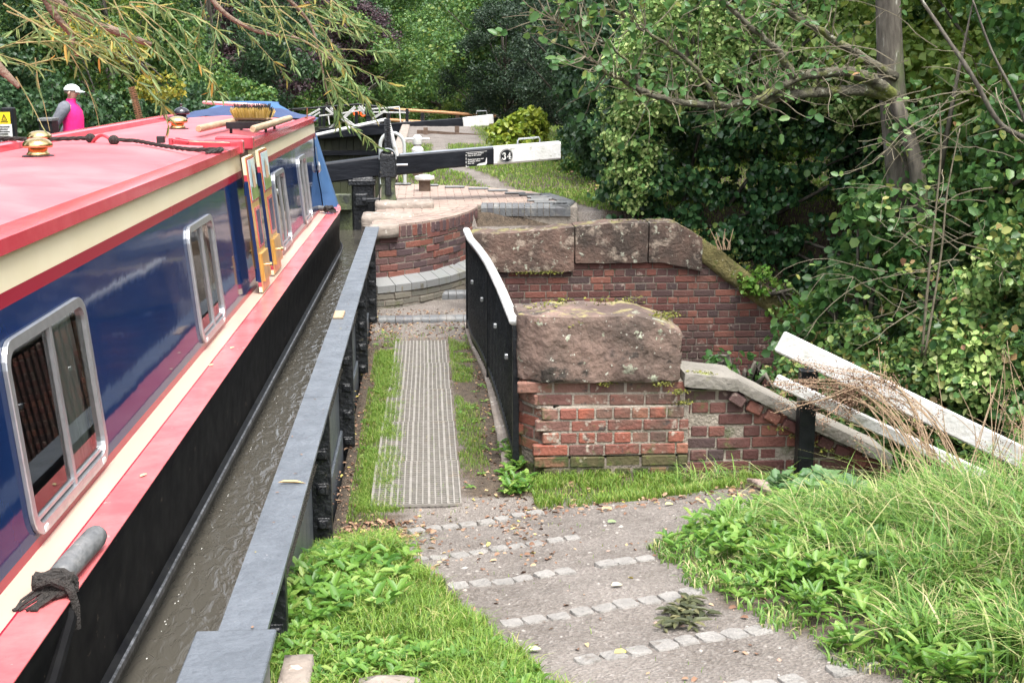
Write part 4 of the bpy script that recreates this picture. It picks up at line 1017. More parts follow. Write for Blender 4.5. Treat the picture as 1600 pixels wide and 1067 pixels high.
for dx in (-.045, .04): 
    mb = MB(); mb.tube([BW(-.64+dx*.3, 4.79+dx, 2.035), BW(-.64+dx*.3, 4.79+dx, 2.075)], .014, 10); mb.beam(BW(-.64+dx*.3, 4.79+dx, 2.07), BW(-.52+dx*.3, 4.73+dx, 2.055), .016, .01); mb.build('hinge_arm', M['red'], fl)
# roof rack
rk = thing('roof_rack', 'black slatted roof rack carrying wooden poles on the red roof', 'rack', (0, 0, 0))
c0 = BW(-.46, 7.05, 2.0)
mb = MB()
for k in range(9): mb.beam(BW(-.60+.035*k, 6.75, 2.08), BW(-.60+.035*k, 7.35, 2.08), .014, .016)
mb.beam(BW(-.63, 6.74, 2.07), BW(-.30, 6.74, 2.07), .02, .05); mb.beam(BW(-.63, 7.36, 2.07), BW(-.30, 7.36, 2.07), .02, .05); mb.build('slatted_tray', M['blackp'], rk)
for x, y in ((-.60, 6.78), (-.33, 6.78), (-.60, 7.32), (-.33, 7.32)):
    mb = MB(); mb.beam(BW(x, y, 2.005), BW(x, y, 2.06), .02, .02, up=(0, 1, 0)); mb.build('leg', M['blackp'], rk)
def pole(label, a, b_, r, mt, cat='pole'):
    mb = MB(); a = Vector(a); b_ = Vector(b_); mb.tube([a.lerp(b_, t_) for t_ in (0, .02, .3, .6, .98, 1)], [r*.8, r, r, r*1.02, r, r*.8], 12); return tag(mb.build('pole', mt, smooth=40), label, cat)
pole('thick pale wooden pole on the left side of the roof rack', BW(-.70, 5.95, 2.08), BW(-.66, 7.6, 2.08), .026, M['wood'])
pole('thick pale wooden pole resting nearest the roof edge in the rack', BW(-.285, 5.75, 2.085), BW(-.262, 7.9, 2.085), .026, M['wood'])
pole('long thin faded pink pole lying across behind the brush', BW(-1.36, 9.9, 2.17), BW(-.60, 8.9, 2.16), .018, M['pinkpole'])
pole('short wooden handle stub sticking out behind the brush', BW(-.56, 7.75, 2.11), BW(-.52, 7.42, 2.108), .014, M['wood'])
bs = thing('deck_brush', 'deck brush with yellow and black bristles turned up on the rack', 'brush', (0, 0, 0))
c = BW(-.50, 7.3, 2.092); RB_ = Matrix.Translation(c) @ Matrix.Rotation(-.32, 4, 'Z')
mb = MB(); mb.box(-.15, .15, -.04, .04, 0, .025, 0, .008, RB_); mb.build('brush_head', M['wood'], bs)
for nm, mt, y0, y1, hh in (('yellow_bristles', M['bristle_y'], -.06, -.012, .075), ('yellow_bristles', M['bristle_y'], .03, .055, .07), ('dark_bristles', M['bristle_k'], -.014, .034, .105)):
    mb = MB()
    for k in range(420):
        x = random.uniform(-.15, .15); y = random.uniform(y0, y1); ex = x*1.12+random.gauss(0, .006); ey = y*1.35+random.gauss(0, .006); w = .0022; z0, z1 = .018, .02+hh*random.uniform(.6, 1.1)
        mb.add([RB_ @ Vector(p) for p in ((x-w, y, z0), (x+w, y, z0), (ex+w, ey, z1), (ex-w, ey, z1))], [(0, 1, 2, 3)]); mb.add([RB_ @ Vector(p) for p in ((x, y-w, z0), (x, y+w, z0), (ex, ey+w, z1), (ex, ey-w, z1))], [(0, 1, 2, 3)])
    mb.build(nm, mt, bs, flip=False)
mb = MB(); mb.tube([BW(-.30, 9.7, 2.01), BW(-.295, 9.7, 2.12)], .006, 6); mb.tube([BW(-.31, 9.7, 2.01), BW(-.31, 9.7, 2.03)], .014, 8); tag(mb.build('roof_pin', M['rust']), 'thin rusty red pin standing upright at the front roof corner', 'pin')
# keys/chain hanging by the cover
mb = MB(); mb.tube([BW(XS(1.72)+.015, 9.92, 1.72), BW(XS(1.5)+.02, 9.9, 1.5)], .004, 5); mb.lathe([(.001, -.05), (.022, -.02), (.018, .03), (.004, .07)], tuple(BW(XS(1.5)+.025, 9.9, 1.5)), 8)
tag(mb.build('hanging_toggle', M['alu']), 'small pale toggle hanging on a cord beside the blue canvas', 'toggle')
# fenders
def fender(label, c, ang, L_=.26, r=.034):
    f_ = thing('rope_fender', label, 'fender', c, ang)
    mb = MB(); mb.tube([(0, y, r) for y in (0, .012, .05, L_*.5, L_-.03, L_-.008, L_)], [r*.6, r*.92, r, r, r, r*.9, r*.55], 14); mb.build('fender_body', M['fender'], f_, smooth='all')
    mb = MB()
    for q in range(7):
        a = q*.9; mb.tube([(.045*math.cos(t_+a)*(1+.2*q/7), -.03+.035*math.sin(t_)*math.cos(a), .03+.022*math.sin(t_+a*2)) for t_ in [2*PI*k/10 for k in range(11)]], .012, 6)
    mb.tube([(.0, -.04, .03), (.03, -.05, .04), (.055, -.06, .02), (.062, -.06, -.02), (.060, -.055, -.09)], .013, 7, jit=.2)
    for q in range(9): x = random.uniform(-.05, .03); mb.tube([(x, -.05, .02), (x-.02, -.10, .012), (x-.03+random.uniform(-.03, .03), -.15, .004)], .004, 5)
    mb.build('frayed_rope', M['rope'], f_)
fender('grey tubular fender with frayed black rope lying on the gunwale in the foreground', BW(-.045, -.06, 1.076), -.07, .34, .036)
fender('small grey fender with black rope lying on the gunwale at the bow', BW(-.12, 9.55, 1.09), .9, .15, .028)
# ---------------------------------------------------------------- lock head: gate, balance beam, paddle gear
def at_y(u, v, y):
    """survey point: sight line (u, v) of the reference sheet met at distance y"""
    f = 2000.; sp, cp_, st, ct = math.sin(YAW), math.cos(YAW), math.sin(PITCH), math.cos(PITCH)
    fw = Vector((sp*ct, cp_*ct, -st)); rt = Vector((cp_, -sp, 0)); up_ = rt.cross(fw); d = fw*f+rt*(u-800)-up_*(v-533)
    return Vector((0, 0, EYE))+d*(y/d.y)
gate = thing('lock_gate', 'black top lock gate with long balance beam, its right end white and numbered 34', 'lock gate')
def bpath(x):   # front top edge of the beam
    return Vector((x, 15.95+(x+.56)*(.284 if x > -.56 else .08), 1.447+(x+.56)*(.058 if x > -.56 else .115)))
mb = MB()
def bring(x, h, w=.30, c=.018):
    p = bpath(x); return [(p.x, p.y, p.z-c), (p.x, p.y+c, p.z), (p.x, p.y+w-c, p.z), (p.x, p.y+w, p.z-c), (p.x, p.y+w, p.z-h), (p.x, p.y+c, p.z-h), (p.x, p.y, p.z-h+c)]
mb.loft([bring(x, h) for x, h in ((-3.3, .25), (-2.2, .25), (-1.12, .245), (-.56, .245), (-.30, .245), (.08, .245), (.16, .215), (.88, .215))]); mb.build('balance_beam', M['beamblk'], gate)
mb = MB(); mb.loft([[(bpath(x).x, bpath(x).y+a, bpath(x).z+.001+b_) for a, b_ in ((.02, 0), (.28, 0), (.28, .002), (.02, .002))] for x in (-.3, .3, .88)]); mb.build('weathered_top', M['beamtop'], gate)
mb = MB(); mb.loft([bring(x, .222, .302, .02) for x in (.881, 1.2, 1.60, 1.74, 1.76)]); mb.build('white_beam_end', M['white'], gate)
def face(x, dz, o=0): p = bpath(x); n = Vector((.284, -1, 0)).normalized(); return p+Vector((0, 0, -dz))+n*o
mb = MB(); cx_ = 1.04; c_ = face(cx_, .118); X_ = (face(1.2, 0)-face(1.0, 0)).normalized(); Y_ = Vector((0, -1, 0)).cross(X_) ; Y_ = Vector((0, 0, 1)); n_ = Vector((.284, -1, 0)).normalized()
def disc(r, o, th, m): k = MB(); k.loft([[c_+X_*r*math.cos(a)+Y_*r*math.sin(a)+n_*oo for a in [2*PI*k_/36 for k_ in range(36)]] for oo in (o, o+th)]); return k
pl_ = disc(.088, .001, .010, 0).build('number_plate', M['blackp'], gate)
k = MB(); k.loft([[c_+X_*r*math.cos(a)+Y_*r*math.sin(a)+n_*.0125 for a in [2*PI*q/36 for q in range(36)]] for r in (.079, .083)], closed=True, caps=False); k.build('plate_rim', M['white'], pl_, flip=False)
def stroke(k, pts, ws, o, m=0):
    """flat calligraphic stroke, points in digit space"""
    pp = [Vector(p) for p in pts]; L1 = []; L2 = []
    for i, p in enumerate(pp):
        d = (pp[min(i+1, len(pp)-1)]-pp[max(i-1, 0)]).normalized(); q = Vector((-d.y, d.x))*ws[i]; L1.append(p+q); L2.append(p-q)
    T_ = lambda v: c_+X_*v.x+Y_*v.y+n_*o
    for i in range(len(pp)-1): k.add([T_(L1[i]), T_(L1[i+1]), T_(L2[i+1]), T_(L2[i])], [(0, 1, 2, 3)], m)
k = MB(); s_ = .045
arc = lambda cx, cy, r, a0, a1, n=9: [(cx+r*math.cos(a0+(a1-a0)*i/n)*.9, cy+r*math.sin(a0+(a1-a0)*i/n)) for i in range(n+1)]
a1 = arc(-.033, .019, .019, 2.8, -1.45); a2 = arc(-.034, -.020, .022, 1.5, -2.9, 11)
stroke(k, a1, [.0035+.006*math.sin(PI*i/9) for i in range(10)], .012); stroke(k, a2, [.0035+.0075*math.sin(PI*i/11) for i in range(12)], .0125)
for (bx, by) in ((-.049, .024), (-.052, -.026)): stroke(k, [(bx-.005, by), (bx+.007, by)], [.006, .006], .013)
stroke(k, [(.045, -.042), (.045, .040)], [.0075, .0075], .012); stroke(k, [(.047, .038), (.012, -.016)], [.003, .004], .0125); stroke(k, [(.010, -.016), (.066, -.016)], [.0045, .0045], .013); stroke(k, [(.030, -.041), (.060, -.041)], [.0035, .0035], .0135)
k.build('number_34', M['white'], pl_, flip=False)
def text(body, size, o3, Xv, Yv, nv, mt, name, parent, bold=0):
    cu = bpy.data.curves.new(name, 'FONT'); cu.body = body; cu.size = size; cu.offset = bold; cu.space_line = 1.02
    ob = bpy.data.objects.new(name, cu); COL.objects.link(ob); bpy.context.view_layer.update()
    me = bpy.data.meshes.new_from_object(ob.evaluated_get(bpy.context.evaluated_depsgraph_get())); bpy.data.objects.remove(ob)
    o = bpy.data.objects.new(name, me); COL.objects.link(o); me.materials.clear(); me.materials.append(mt); o.parent = parent
    Mx = Matrix(((Xv.x, Yv.x, nv.x, o3.x), (Xv.y, Yv.y, nv.y, o3.y), (Xv.z, Yv.z, nv.z, o3.z), (0, 0, 0, 1))); me.transform(Mx); return o
st_ = None
k = MB(); a = face(.52, .035, .003); b_ = face(.79, .035, .003); dn = Vector((0, 0, -.175)); k.add([a, b_, b_+dn, a+dn], [(0, 1, 2, 3)]); st_ = k.build('notice_sticker', M['blackp'], gate, flip=False)
k = MB()
for p, q in (((0, 0), (1, 0)), ((0, 1), (.15, 1))):
    aa = a.lerp(b_, p[0])+dn*p[1]+n_*.002; bb = a.lerp(b_, q[0])+dn*q[1]+n_*.002; k.add([aa, bb, bb+dn*.03, aa+dn*.03], [(0, 1, 2, 3)])
for z0, z1 in ((.15, .28), (.38, .52), (.62, .78), (.9, 1.0)):
    k.add([a+dn*z0+n_*.002, a.lerp(b_, .03)+dn*z0+n_*.002, a.lerp(b_, .03)+dn*z1+n_*.002, a+dn*z1+n_*.002], [(0, 1, 2, 3)]); 
for pts_ in (((.52, 1), (.55, .92), (.64, .86), (.80, .84), (.93, .80), (.97, .95), (.97, 1)), ((.93, .8), (.97, .5), (1.0, .5), (1.0, .92), (.97, .92))):
    k.add([a.lerp(b_, u)+dn*v+n_*.002 for u, v in pts_], [list(range(len(pts_)))])
k.build('torn_white_edge', M['white'], st_, flip=False)
text('Position boat forward\nclear of cill marker\n\nPlease leave gates and\nall paddles closed\nafter use', .0235, face(.545, .062, .005), X_, Y_, n_, M['white'], 'notice_lettering', st_, .0006)
mb = MB(); h_ = [face(1.17, 0), face(1.17, -.06), face(1.185, -.085), face(1.45, -.085), face(1.465, -.06), face(1.465, 0)]; mb.tube([p+Vector((.03, .15, -.01)) for p in h_], .011, 8); mb.build('grab_handle', M['alu'], gate, smooth=True)
# gate leaf
mb = MB(); mb.box(-.90, -.62, 15.92, 16.16, -1.5, 1.20, 0, .02); mb.box(-.94, -.60, 15.88, 16.18, 1.10, 1.17, 0, .01); mb.box(-.86, -.70, 15.86, 15.93, .85, 1.0, 0, .01); mb.build('heel_post', M['irondark'], gate)
mb = MB(); mb.box(-3.45, -.88, 15.96, 16.08, -1.6, .80); 
for k_ in range(12): mb.box(-3.45+k_*.214, -3.45+k_*.214+.205, 15.945, 15.965, -.3, .79, 0, .004)
mb.build('leaf_boards', M['ironmoss'], gate)
mb = MB(); mb.box(-3.45, -.90, 15.84, 15.97, .80, 1.0, 0, .012); mb.build('walk_board', M['ironmoss'], gate)
mb = MB(); mb.tube([(-.76, 15.8, .93), (-.52, 15.75, .93)], .03, 10); mb.box(-.72, -.40, 15.72, 15.79, .90, .96, 0, .01); mb.build('anchor_collar', M['irondark'], gate)
mb = MB(); mb.tube([(-1.36, 16.05, 1.70), (-.47, 16.0, 1.895), (-.435, 16.0, 1.88), (-.34, 16.05, 1.45)], [.021, .021, .024, .03], 10); mb.build('handrail_pipe', M['white'], gate, smooth=True)
# paddle gear standing on the coping
pg = thing('paddle_gear', 'black cast iron paddle gear post with toothed rack standing in front of the gate beam', 'paddle gear')
mb = MB()
mb.loft([[(-.44+a*w_, 15.66+b_*d_, z) for a, b_ in ((-1, -1), (1, -1), (1, 1), (-1, 1))] for z, w_, d_ in ((.90, .105, .07), (1.0, .085, .06), (1.12, .08, .055), (1.22, .095, .06), (1.34, .10, .065))]); mb.build('post', M['ironmoss'], pg)
mb = MB(); mb.box(-.545, -.335, 15.57, 15.60, 1.22, 1.50, 0, .03); mb.box(-.545, -.335, 15.68, 15.72, 1.22, 1.50, 0, .03); mb.box(-.475, -.405, 15.575, 15.70, 1.0, 1.3, 0, .01)
mb.loft([[(-.44+r_*math.cos(a), yy, 1.47+r_*math.sin(a)) for r_ in (.105,) for a in [PI*k_/12 for k_ in range(13)]]+[(-.44+.08*math.cos(a), yy, 1.47+.08*math.sin(a)) for a in [PI-PI*k_/12 for k_ in range(13)]] for yy in (15.57, 15.61)])
mb.build('gear_housing', M['irondark'], pg, smooth=30)
mb = MB(); mb.tube([(-.54, 15.565, 1.44)]+[(-.44+.1*math.cos(a), 15.565, 1.47+.1*math.sin(a)) for a in [PI-PI*k_/12 for k_ in range(13)]]+[(-.34, 15.565, 1.44)], .008, 6); mb.build('pale_rim', M['alu'], pg)  # pale metal arc round the top of the housing
mb = MB()
for k_ in range(16):
    a = 2*PI*k_/16; mb.box(-.008, .008, -.03, .03, .03, .058, 0, 0, Matrix.Translation((-.38, 15.63, 1.36)) @ Matrix.Rotation(a, 4, 'Y'))
mb.tube([(-.38, 15.60, 1.36), (-.38, 15.66, 1.36)], .04, 16); mb.build('pinion', M['irondark'], pg)
mb = MB(); mb.box(-.475, -.447, 15.62, 15.66, .6, 1.92); mb.box(-.43, -.405, 15.62, 15.66, .6, 1.92); mb.box(-.447, -.43, 15.64, 15.66, .6, 1.92)
for k_ in range(52): mb.box(-.447, -.395, 15.615, 15.665, .62+k_*.025, .62+k_*.025+.012)
mb.build('toothed_rack', M['irondark'], pg)
mb = MB(); mb.tube([(-.36, 15.60, 1.37), (-.20, 15.60, 1.375)], .013, 8); mb.build('spindle', M['alu'], pg)
mb = MB(); mb.tube([(-.545, 15.60, 1.34), (-.55, 15.60, .92), (-.53, 15.55, .86)], .008, 6); mb.build('catch_rod', M['irondark'], pg)
# hoop and bollards on the lockside
hp = MB(); hp.tube([(-.62, 18.4, .9), (-.62, 18.4, 1.40)]+[(-.45+.17*math.cos(a), 18.4, 1.45+.17*math.sin(a)) for a in [PI-PI*k_/10 for k_ in range(11)]]+[(-.28, 18.4, 1.40), (-.28, 18.4, .9)], .026, 10)
tag(hp.build('grey_hoop', mat('pale_grey_paint', (.42, .45, .44), .4), smooth=40), 'pale grey steel hoop handrail behind the black paddle gear', 'hoop rail')
def bollard(x, y, zt, r, label, bar=False):
    b_ = thing('white_topped_bollard', label, 'bollard', (x, y, 0)); mb = MB()
    mb.lathe([(r*.92, .8), (r*.9, zt-.17)], n=16); mb.build('stump', M['fencewood'], b_, smooth=40)
    mb = MB(); mb.lathe([(r, zt-.17), (r*1.05, zt-.15), (r*1.05, zt-.04), (r*.6, zt), (.001, zt+.004)], n=16); mb.build('white_cap', M['white'], b_, smooth=40)
    if bar: mb = MB(); mb.tube([(-.22, -.02, zt-.07), (.22, -.02, zt-.07)], .02, 8); mb.build('cross_bar', M['white'], b_)
bollard(-.10, 19.6, 1.36, .085, 'nearer white capped bollard in the grass beyond the gate beam')
bollard(-.12, 23.6, 1.33, .08, 'farther white capped bollard with a white cross bar', True)
b_ = thing('low_bollard', 'low stump with wide flat white cap just under the gate beam', 'bollard', (.0, 17.6, 0)); mb = MB(); mb.lathe([(.08, .85), (.08, 1.02)], n=14); mb.build('stump', M['fencewood'], b_, smooth=40); mb = MB(); mb.lathe([(.10, 1.02), (.135, 1.035), (.135, 1.07), (.05, 1.095)], n=18); mb.build('white_cap', M['white'], b_, smooth=40)
# chamber walls
for (x0, x1, lab) in ((-.62, -.40, 'dark brick chamber wall on the towpath side of the lock'), (-3.75, -3.5, 'dark brick chamber wall on the far side of the lock')):
    w_ = thing('lock_chamber_wall', lab, 'wall'); mb = MB(); xx = x0 if x0 > -1 else x1; s_ = 1 if x0 > -1 else -1
    mb.box(x0, x1-(.05 if s_ > 0 else 0), 16.2, 40, -2.4, .855); mb.build('brickwork', M['chamber'] if 'chamber' in M else mat('wet_lock_brick', (.06, .05, .035), .6, (.11, .08, .055), 5, bump=.6), w_)
    mb = MB(); mb.box(x0-.01*s_, x1+(.0 if s_ > 0 else 0), 18.95, 40, .90, .955, 0, .02); mb.build('coping', M['pale_stone'], w_)
mb = MB(); mb.box(-3.56, -.62, 15.2, 16.0, -2.4, -.1)
tag(mb.build('gate_cill', M['irondark']), 'submerged stone cill under the top lock gate', 'cill')
mb = MB(); mb.box(-3.85, -3.55, 13.4, 40, -2.4, .86); tag(mb.build('bank_wall', M['pale_stone']), 'pale coping wall along the far bank beside the lock', 'wall')
# bottom gates with beams
bg = thing('bottom_lock_gates', 'distant black bottom gates with planked leaves beneath the white braced handrails', 'lock gate')
mb = MB(); 
for k_ in range(14): mb.box(-3.5+k_*.207, -3.5+k_*.207+.2, 37.9, 38.05, -2.2, .86, 0, .005)
mb.build('leaf_boards', mat('algae_planks', (.018, .02, .012), .6, (.04, .045, .02), 3, bump=.4), bg)
mb = MB()
for z in (.05, .62): mb.box(-3.5, -.6, 37.75, 37.9, z, z+.14, 0, .01)
mb.build('cross_timber', M['beamblk'], bg)
def farbeam(pa, pb, h, m, name, par): mb = MB(); mb.beam(pa, pb, .28, h, c=.02); return mb.build(name, m, par)
a = at_y(500, 209, 37.8); b_ = at_y(724, 192, 37.2); c2 = at_y(771, 187, 37.1)
farbeam(a, b_, .30, M['beamblk'], 'balance_beam', bg); farbeam(b_, c2, .31, M['white'], 'white_beam_end', bg)
mb = MB(); mb.tube([at_y(744, 178, 37.1), at_y(745, 173.5, 37.1), at_y(760, 173, 37.1), at_y(761, 178, 37.1)], .012, 6); mb.build('grab_handle', M['alu'], bg)
wr = thing('footbridge_railing', 'white diagonal braces and thin black arched handrail of the split footbridge', 'railing')
mb = MB(); mb.tube([at_y(u, v, 38.3) for u, v in ((372, 178), (440, 172), (500, 168), (560, 163), (585, 166), (615, 171), (640, 176))], .035, 6); mb.build('arched_handrail', M['blackp'], wr)
for (x0, y0, x1, y1, w_) in ((479, 182, 500, 170, .045), (486, 184, 500, 175, .035), (499, 181, 522, 178, .03), (534, 177, 571, 171, .035), (571, 171, 624, 167, .03), (624, 167, 626, 191, .03), (509, 169, 524, 181, .06), (516, 168, 526, 177, .06), (513, 181, 515, 195, .03), (555, 167, 536, 185, .08), (534, 185, 552, 199, .06), (538, 184, 555, 197, .05), (560, 166, 571, 178, .09), (565, 165, 574, 174, .05), (603, 172, 581, 186, .06), (581, 186, 566, 196, .05), (576, 188, 592, 195, .10), (583, 175, 634, 176, .03), (524, 192, 513, 202, .04)):
    mb = MB(); mb.beam(at_y(x0, y0, 37.7), at_y(x1, y1, 37.7), .04, w_, up=(0, -.2, 1) if abs(x1-x0) > 5 else (1, 0, 0)); mb.build('white_brace', M['white'], wr)
for u, t_, b2 in ((506, 168, 200), (500, 172, 200), (595, 172, 205), (607, 168, 205), (636, 170, 190), (660, 176, 200), (557, 175, 205)):
    mb = MB(); mb.beam(at_y(u, b2, 38.2), at_y(u, t_, 38.2), .09, .09, up=(0, 1, 0)); mb.build('black_post', M['blackp'], wr)
for u, v in ((527, 181), (576, 175)):
    f_ = thing('far_paddle_gear', 'distant black winding gear %s the white braces' % ('on the left among' if u < 550 else 'on the right among'), 'paddle gear', at_y(u, v, 37.5)); mb = MB(); mb.tube([(0, .05, 0), (0, -.08, 0)], .12, 14); mb.box(-.08, .08, -.05, .06, -.35, .14, 0, .02); mb.tube([(0, -.1, -.02), (.16, -.1, .05)], .016, 6); mb.build('gear_body', M['irondark'], f_)
# fences beyond
pf = thing('pole_fence', 'rustic orange pole fence beyond the bottom gates', 'fence')
for p, q, nm in (((600, 170), (775, 182), 'upper_pole'), ((605, 187), (775, 200), 'lower_pole')):
    mb = MB(); mb.tube([at_y(*p, 42), at_y((p[0]+q[0])/2, (p[1]+q[1])/2-1, 42), at_y(*q, 42)], .05, 8); mb.build(nm, M['rail_wood'], pf)
for u in (607, 660, 715, 766):
    mb = MB(); mb.beam(at_y(u, 222, 42.1), at_y(u, 172+(u-600)*.07, 42.1), .12, .12, up=(0, 1, 0)); mb.build('post', M['fencewood'], pf)
bf = thing('board_fence', 'low brown board fence on the grass behind the bottom gates beam', 'fence')
mb = MB(); mb.beam(at_y(652, 206, 33), at_y(778, 215, 32), .04, .11); mb.build('board', M['fencewood'], bf)
for u, t_ in ((665, 199), (714, 197), (768, 193)):
    mb = MB(); mb.beam(at_y(u, 226, 32.6), at_y(u, t_, 32.6), .11, .11, up=(0, 1, 0)); mb.build('post', M['fencewood'], bf)
# moored craft and strollers in the distance
fb = thing('moored_boat', 'tiny dark moored boat with pale cabin far down the canal', 'boat', at_y(700, 187, 62)+Vector((0, 0, -.9)), 0)
mb = MB(); mb.loft([[(x, y, z) for y, z in ((-.9, 0), (-1, .7), (1, .7), (.9, 0))] for x in (-2.4, 2.2)]); mb.build('hull', M['bluep'], fb)
mb = MB(); mb.box(-1.9, 1.2, -.8, .8, .7, 1.3, 0, .05); mb.build('cabin', M['cream'], fb)
for k_ in range(3):
    mb = MB(); mb.box(-1.6+k_*.9, -1.1+k_*.9, -.82, -.79, .85, 1.15); mb.build('window', M['bluep'], fb)
for u, v in ((556, 177), (567, 178)):
    mb = MB(); c = at_y(u, v, 41); mb.tube([c+Vector((.065*math.cos(a), 0, .065*math.sin(a))) for a in [2*PI*q/14 for q in range(15)]], .035, 8); tag(mb.build('life_ring', M['orange']), ('left' if u < 560 else 'right')+'most of two orange life rings hanging beyond the white braces', 'life ring')

# ---------------------------------------------------------------- people
def figure(name, label, loc, rz, H_=1.64, jacket=None, trouser=None, cap=True, back_hands=True, sleeve=None):
    """standing person; local +x is forward"""
    s = H_/1.64; root = thing(name, label, 'person', loc, rz)
    nodes = {'pelvis': (0, 0, .90), 'belly': (.01, 0, 1.02), 'chest': (.01, 0, 1.22), 'neck': (-.005, 0, 1.385), 'nk2': (.01, 0, 1.43), 'head': (.035, 0, 1.50), 'top': (.03, 0, 1.575),
             'hl': (0, .09, .86), 'kl': (.02, .10, .48), 'al': (-.01, .10, .09), 'tl': (.13, .11, .03), 'hr': (0, -.09, .86), 'kr': (.02, -.10, .48), 'ar': (-.01, -.10, .09), 'tr': (.13, -.11, .03),
             'sl': (-.02, .175, 1.32), 'sr': (-.02, -.175, 1.32)}
    if back_hands: nodes.update({'el': (-.15, .25, 1.09), 'wl': (-.20, .04, .91), 'er': (-.15, -.25, 1.09), 'wr': (-.20, -.10, .90), 'pl': (-.22, -.01, .89), 'pr': (-.22, -.03, .875)})
    else: nodes.update({'el': (-.02, .21, 1.05), 'wl': (.05, .22, .84), 'er': (-.02, -.21, 1.05), 'wr': (.05, -.22, .84), 'pl': (.07, .21, .77), 'pr': (.07, -.21, .77)})
    rad = dict(pelvis=.125, belly=.115, chest=.125, neck=.05, nk2=.048, head=.082, top=.075, hl=.085, kl=.055, al=.036, tl=.03, hr=.085, kr=.055, ar=.036, tr=.03, sl=.06, sr=.06, el=.042, er=.042, wl=.026, wr=.026, pl=.03, pr=.03)
    ed = [('pelvis', 'belly'), ('belly', 'chest'), ('chest', 'neck'), ('neck', 'nk2'), ('nk2', 'head'), ('head', 'top'), ('pelvis', 'hl'), ('hl', 'kl'), ('kl', 'al'), ('al', 'tl'), ('pelvis', 'hr'), ('hr', 'kr'), ('kr', 'ar'), ('ar', 'tr'), ('chest', 'sl'), ('chest', 'sr'), ('sl', 'el'), ('sr', 'er'), ('el', 'wl'), ('er', 'wr'), ('wl', 'pl'), ('wr', 'pr')]
    ks = list(nodes); me = bpy.data.meshes.new('body'); V_ = [nodes[k] for k in ks]; E_ = [(ks.index(a), ks.index(b)) for a, b in ed]; R_ = [rad[k] for k in ks]
    for side, wr_ in ((1, 'pl'), (-1, 'pr')):        # five fingers each
        p = Vector(nodes[wr_])
        dirn = Vector((-.0, -.8*side, -.45)) if back_hands else Vector((.1, 0, -1))
        dirn.normalize(); sp = Vector((-.3, 0, -.9)) if back_hands else Vector((1, 0, 0))
        for q in range(5):
            o = p+sp*(.014*(q-1.5)) if q < 4 else p+Vector((.02, 0, .02)); ln = (.055, .065, .062, .05, .045)[q]
            d2 = dirn if q < 4 else (dirn+Vector((.5, 0, .5))).normalized()
            i0 = len(V_); V_ += [tuple(o+d2*ln*.4), tuple(o+d2*ln*.8+Vector((.012, 0, -.004))), tuple(o+d2*ln*1.1+Vector((.03, 0, -.01)))]; R_ += [.011, .010, .008]; E_ += [(ks.index(wr_), i0), (i0, i0+1), (i0+1, i0+2)]
    me.from_pydata([tuple(c*s for c in v) for v in V_], E_, []); me.materials.append(M['skin'])
    bo = bpy.data.objects.new('body', me); COL.objects.link(bo); bo.parent = root
    sk = bo.modifiers.new('skin', 'SKIN'); sv = me.skin_vertices[0].data
    for i, r_ in enumerate(R_): sv[i].radius = (r_*s, r_*s*(1.15 if i in (0, 1, 2) else 1))
    sv[0].use_root = True
    sb = bo.modifiers.new('sub', 'SUBSURF'); sb.levels = 2; sb.render_levels = 2; sk.use_smooth_shade = True
    def T(v): return tuple(c*s for c in v)
    # face details as part of a child head cover: nose, ears, eyes, mouth
    k = MB(); k.loft([[T((.115+a, b, c)) for a, b, c in ((0, -.012, 0), (0, .012, 0), (-.02, .0, .04))], [T((.138, -.004, .002)), T((.138, .004, .002)), T((.12, 0, .03))]]); k.xf(Matrix.Translation((0, 0, 1.475*s)))
    k.build('nose', M['skin'], root)
    for sg in (1, -1):
        k = MB(); k.tube([T((.02, sg*.083, 1.47)), T((.012, sg*.09, 1.50)), T((.03, sg*.088, 1.525))], [.010*s, .016*s, .010*s], 8); k.build('ear', M['skin'], root, smooth='all')
        k = MB(); k.tube([T((.112, sg*.031, 1.515)), T((.119, sg*.031, 1.515))], .009*s, 8); k.build('eye', M['hair'], root)
    k = MB(); k.box(.112*s, .121*s, -.022*s, .022*s, 1.447*s, 1.453*s); k.build('mouth', mat('lips', (.45, .16, .14), .5), root)
    if cap:
        k = MB(); rings = []
        for j in range(8):
            ph = j/7*PI/2; rings.append([T((.025+.103*math.cos(ph)*math.cos(a)*1.08, .094*math.cos(ph)*math.sin(a), 1.535+.088*math.sin(ph))) for a in [2*PI*q/20 for q in range(20)]])
        k.loft(rings); cp2 = k.build('cap', M['cap'], root, smooth='all')
        k = MB(); k.loft([[T((.10+.105*t_*math.cos(a)*1.0, .075*math.sin(a)*(1 if t_ < .5 else .9), 1.535+zz-.022*t_)) for a in [-PI/2+PI*q/12 for q in range(13)]] for t_, zz in ((0, 0), (1, 0), (1, .006), (0, .008))], closed=False); k.build('peak', M['cap'], cp2, flip=False)
    k = MB(); rings = []
    for j in range(6):
        ph = -.35+j/5*(PI/2+.3); rings.append([T((.012+.092*math.cos(ph)*math.cos(a), .087*math.cos(ph)*math.sin(a), 1.525+(.08 if cap else .095)*math.sin(ph))) for a in [PI*.42+PI*1.16*q/14 for q in range(15)]])
    k.loft(rings, closed=False); k.build('hair', M['hair'], root, smooth='all', flip=False)
    # jacket torso
    k = MB(); rings = []
    for z, rx, ry, dx in ((.80, .135, .185, -.005), (.86, .14, .19, 0), (.95, .135, .18, .01), (1.06, .13, .172, .015), (1.18, .135, .182, .015), (1.27, .125, .19, .005), (1.33, .10, .165, -.01), (1.365, .075, .10, -.01), (1.385, .066, .068, 0), (1.43, .062, .062, .008)):
        rings.append([T((dx+rx*math.cos(a)*(1+.03*math.sin(5*a+z*30)), ry*math.sin(a), z)) for a in [2*PI*q/28 for q in range(28)]])
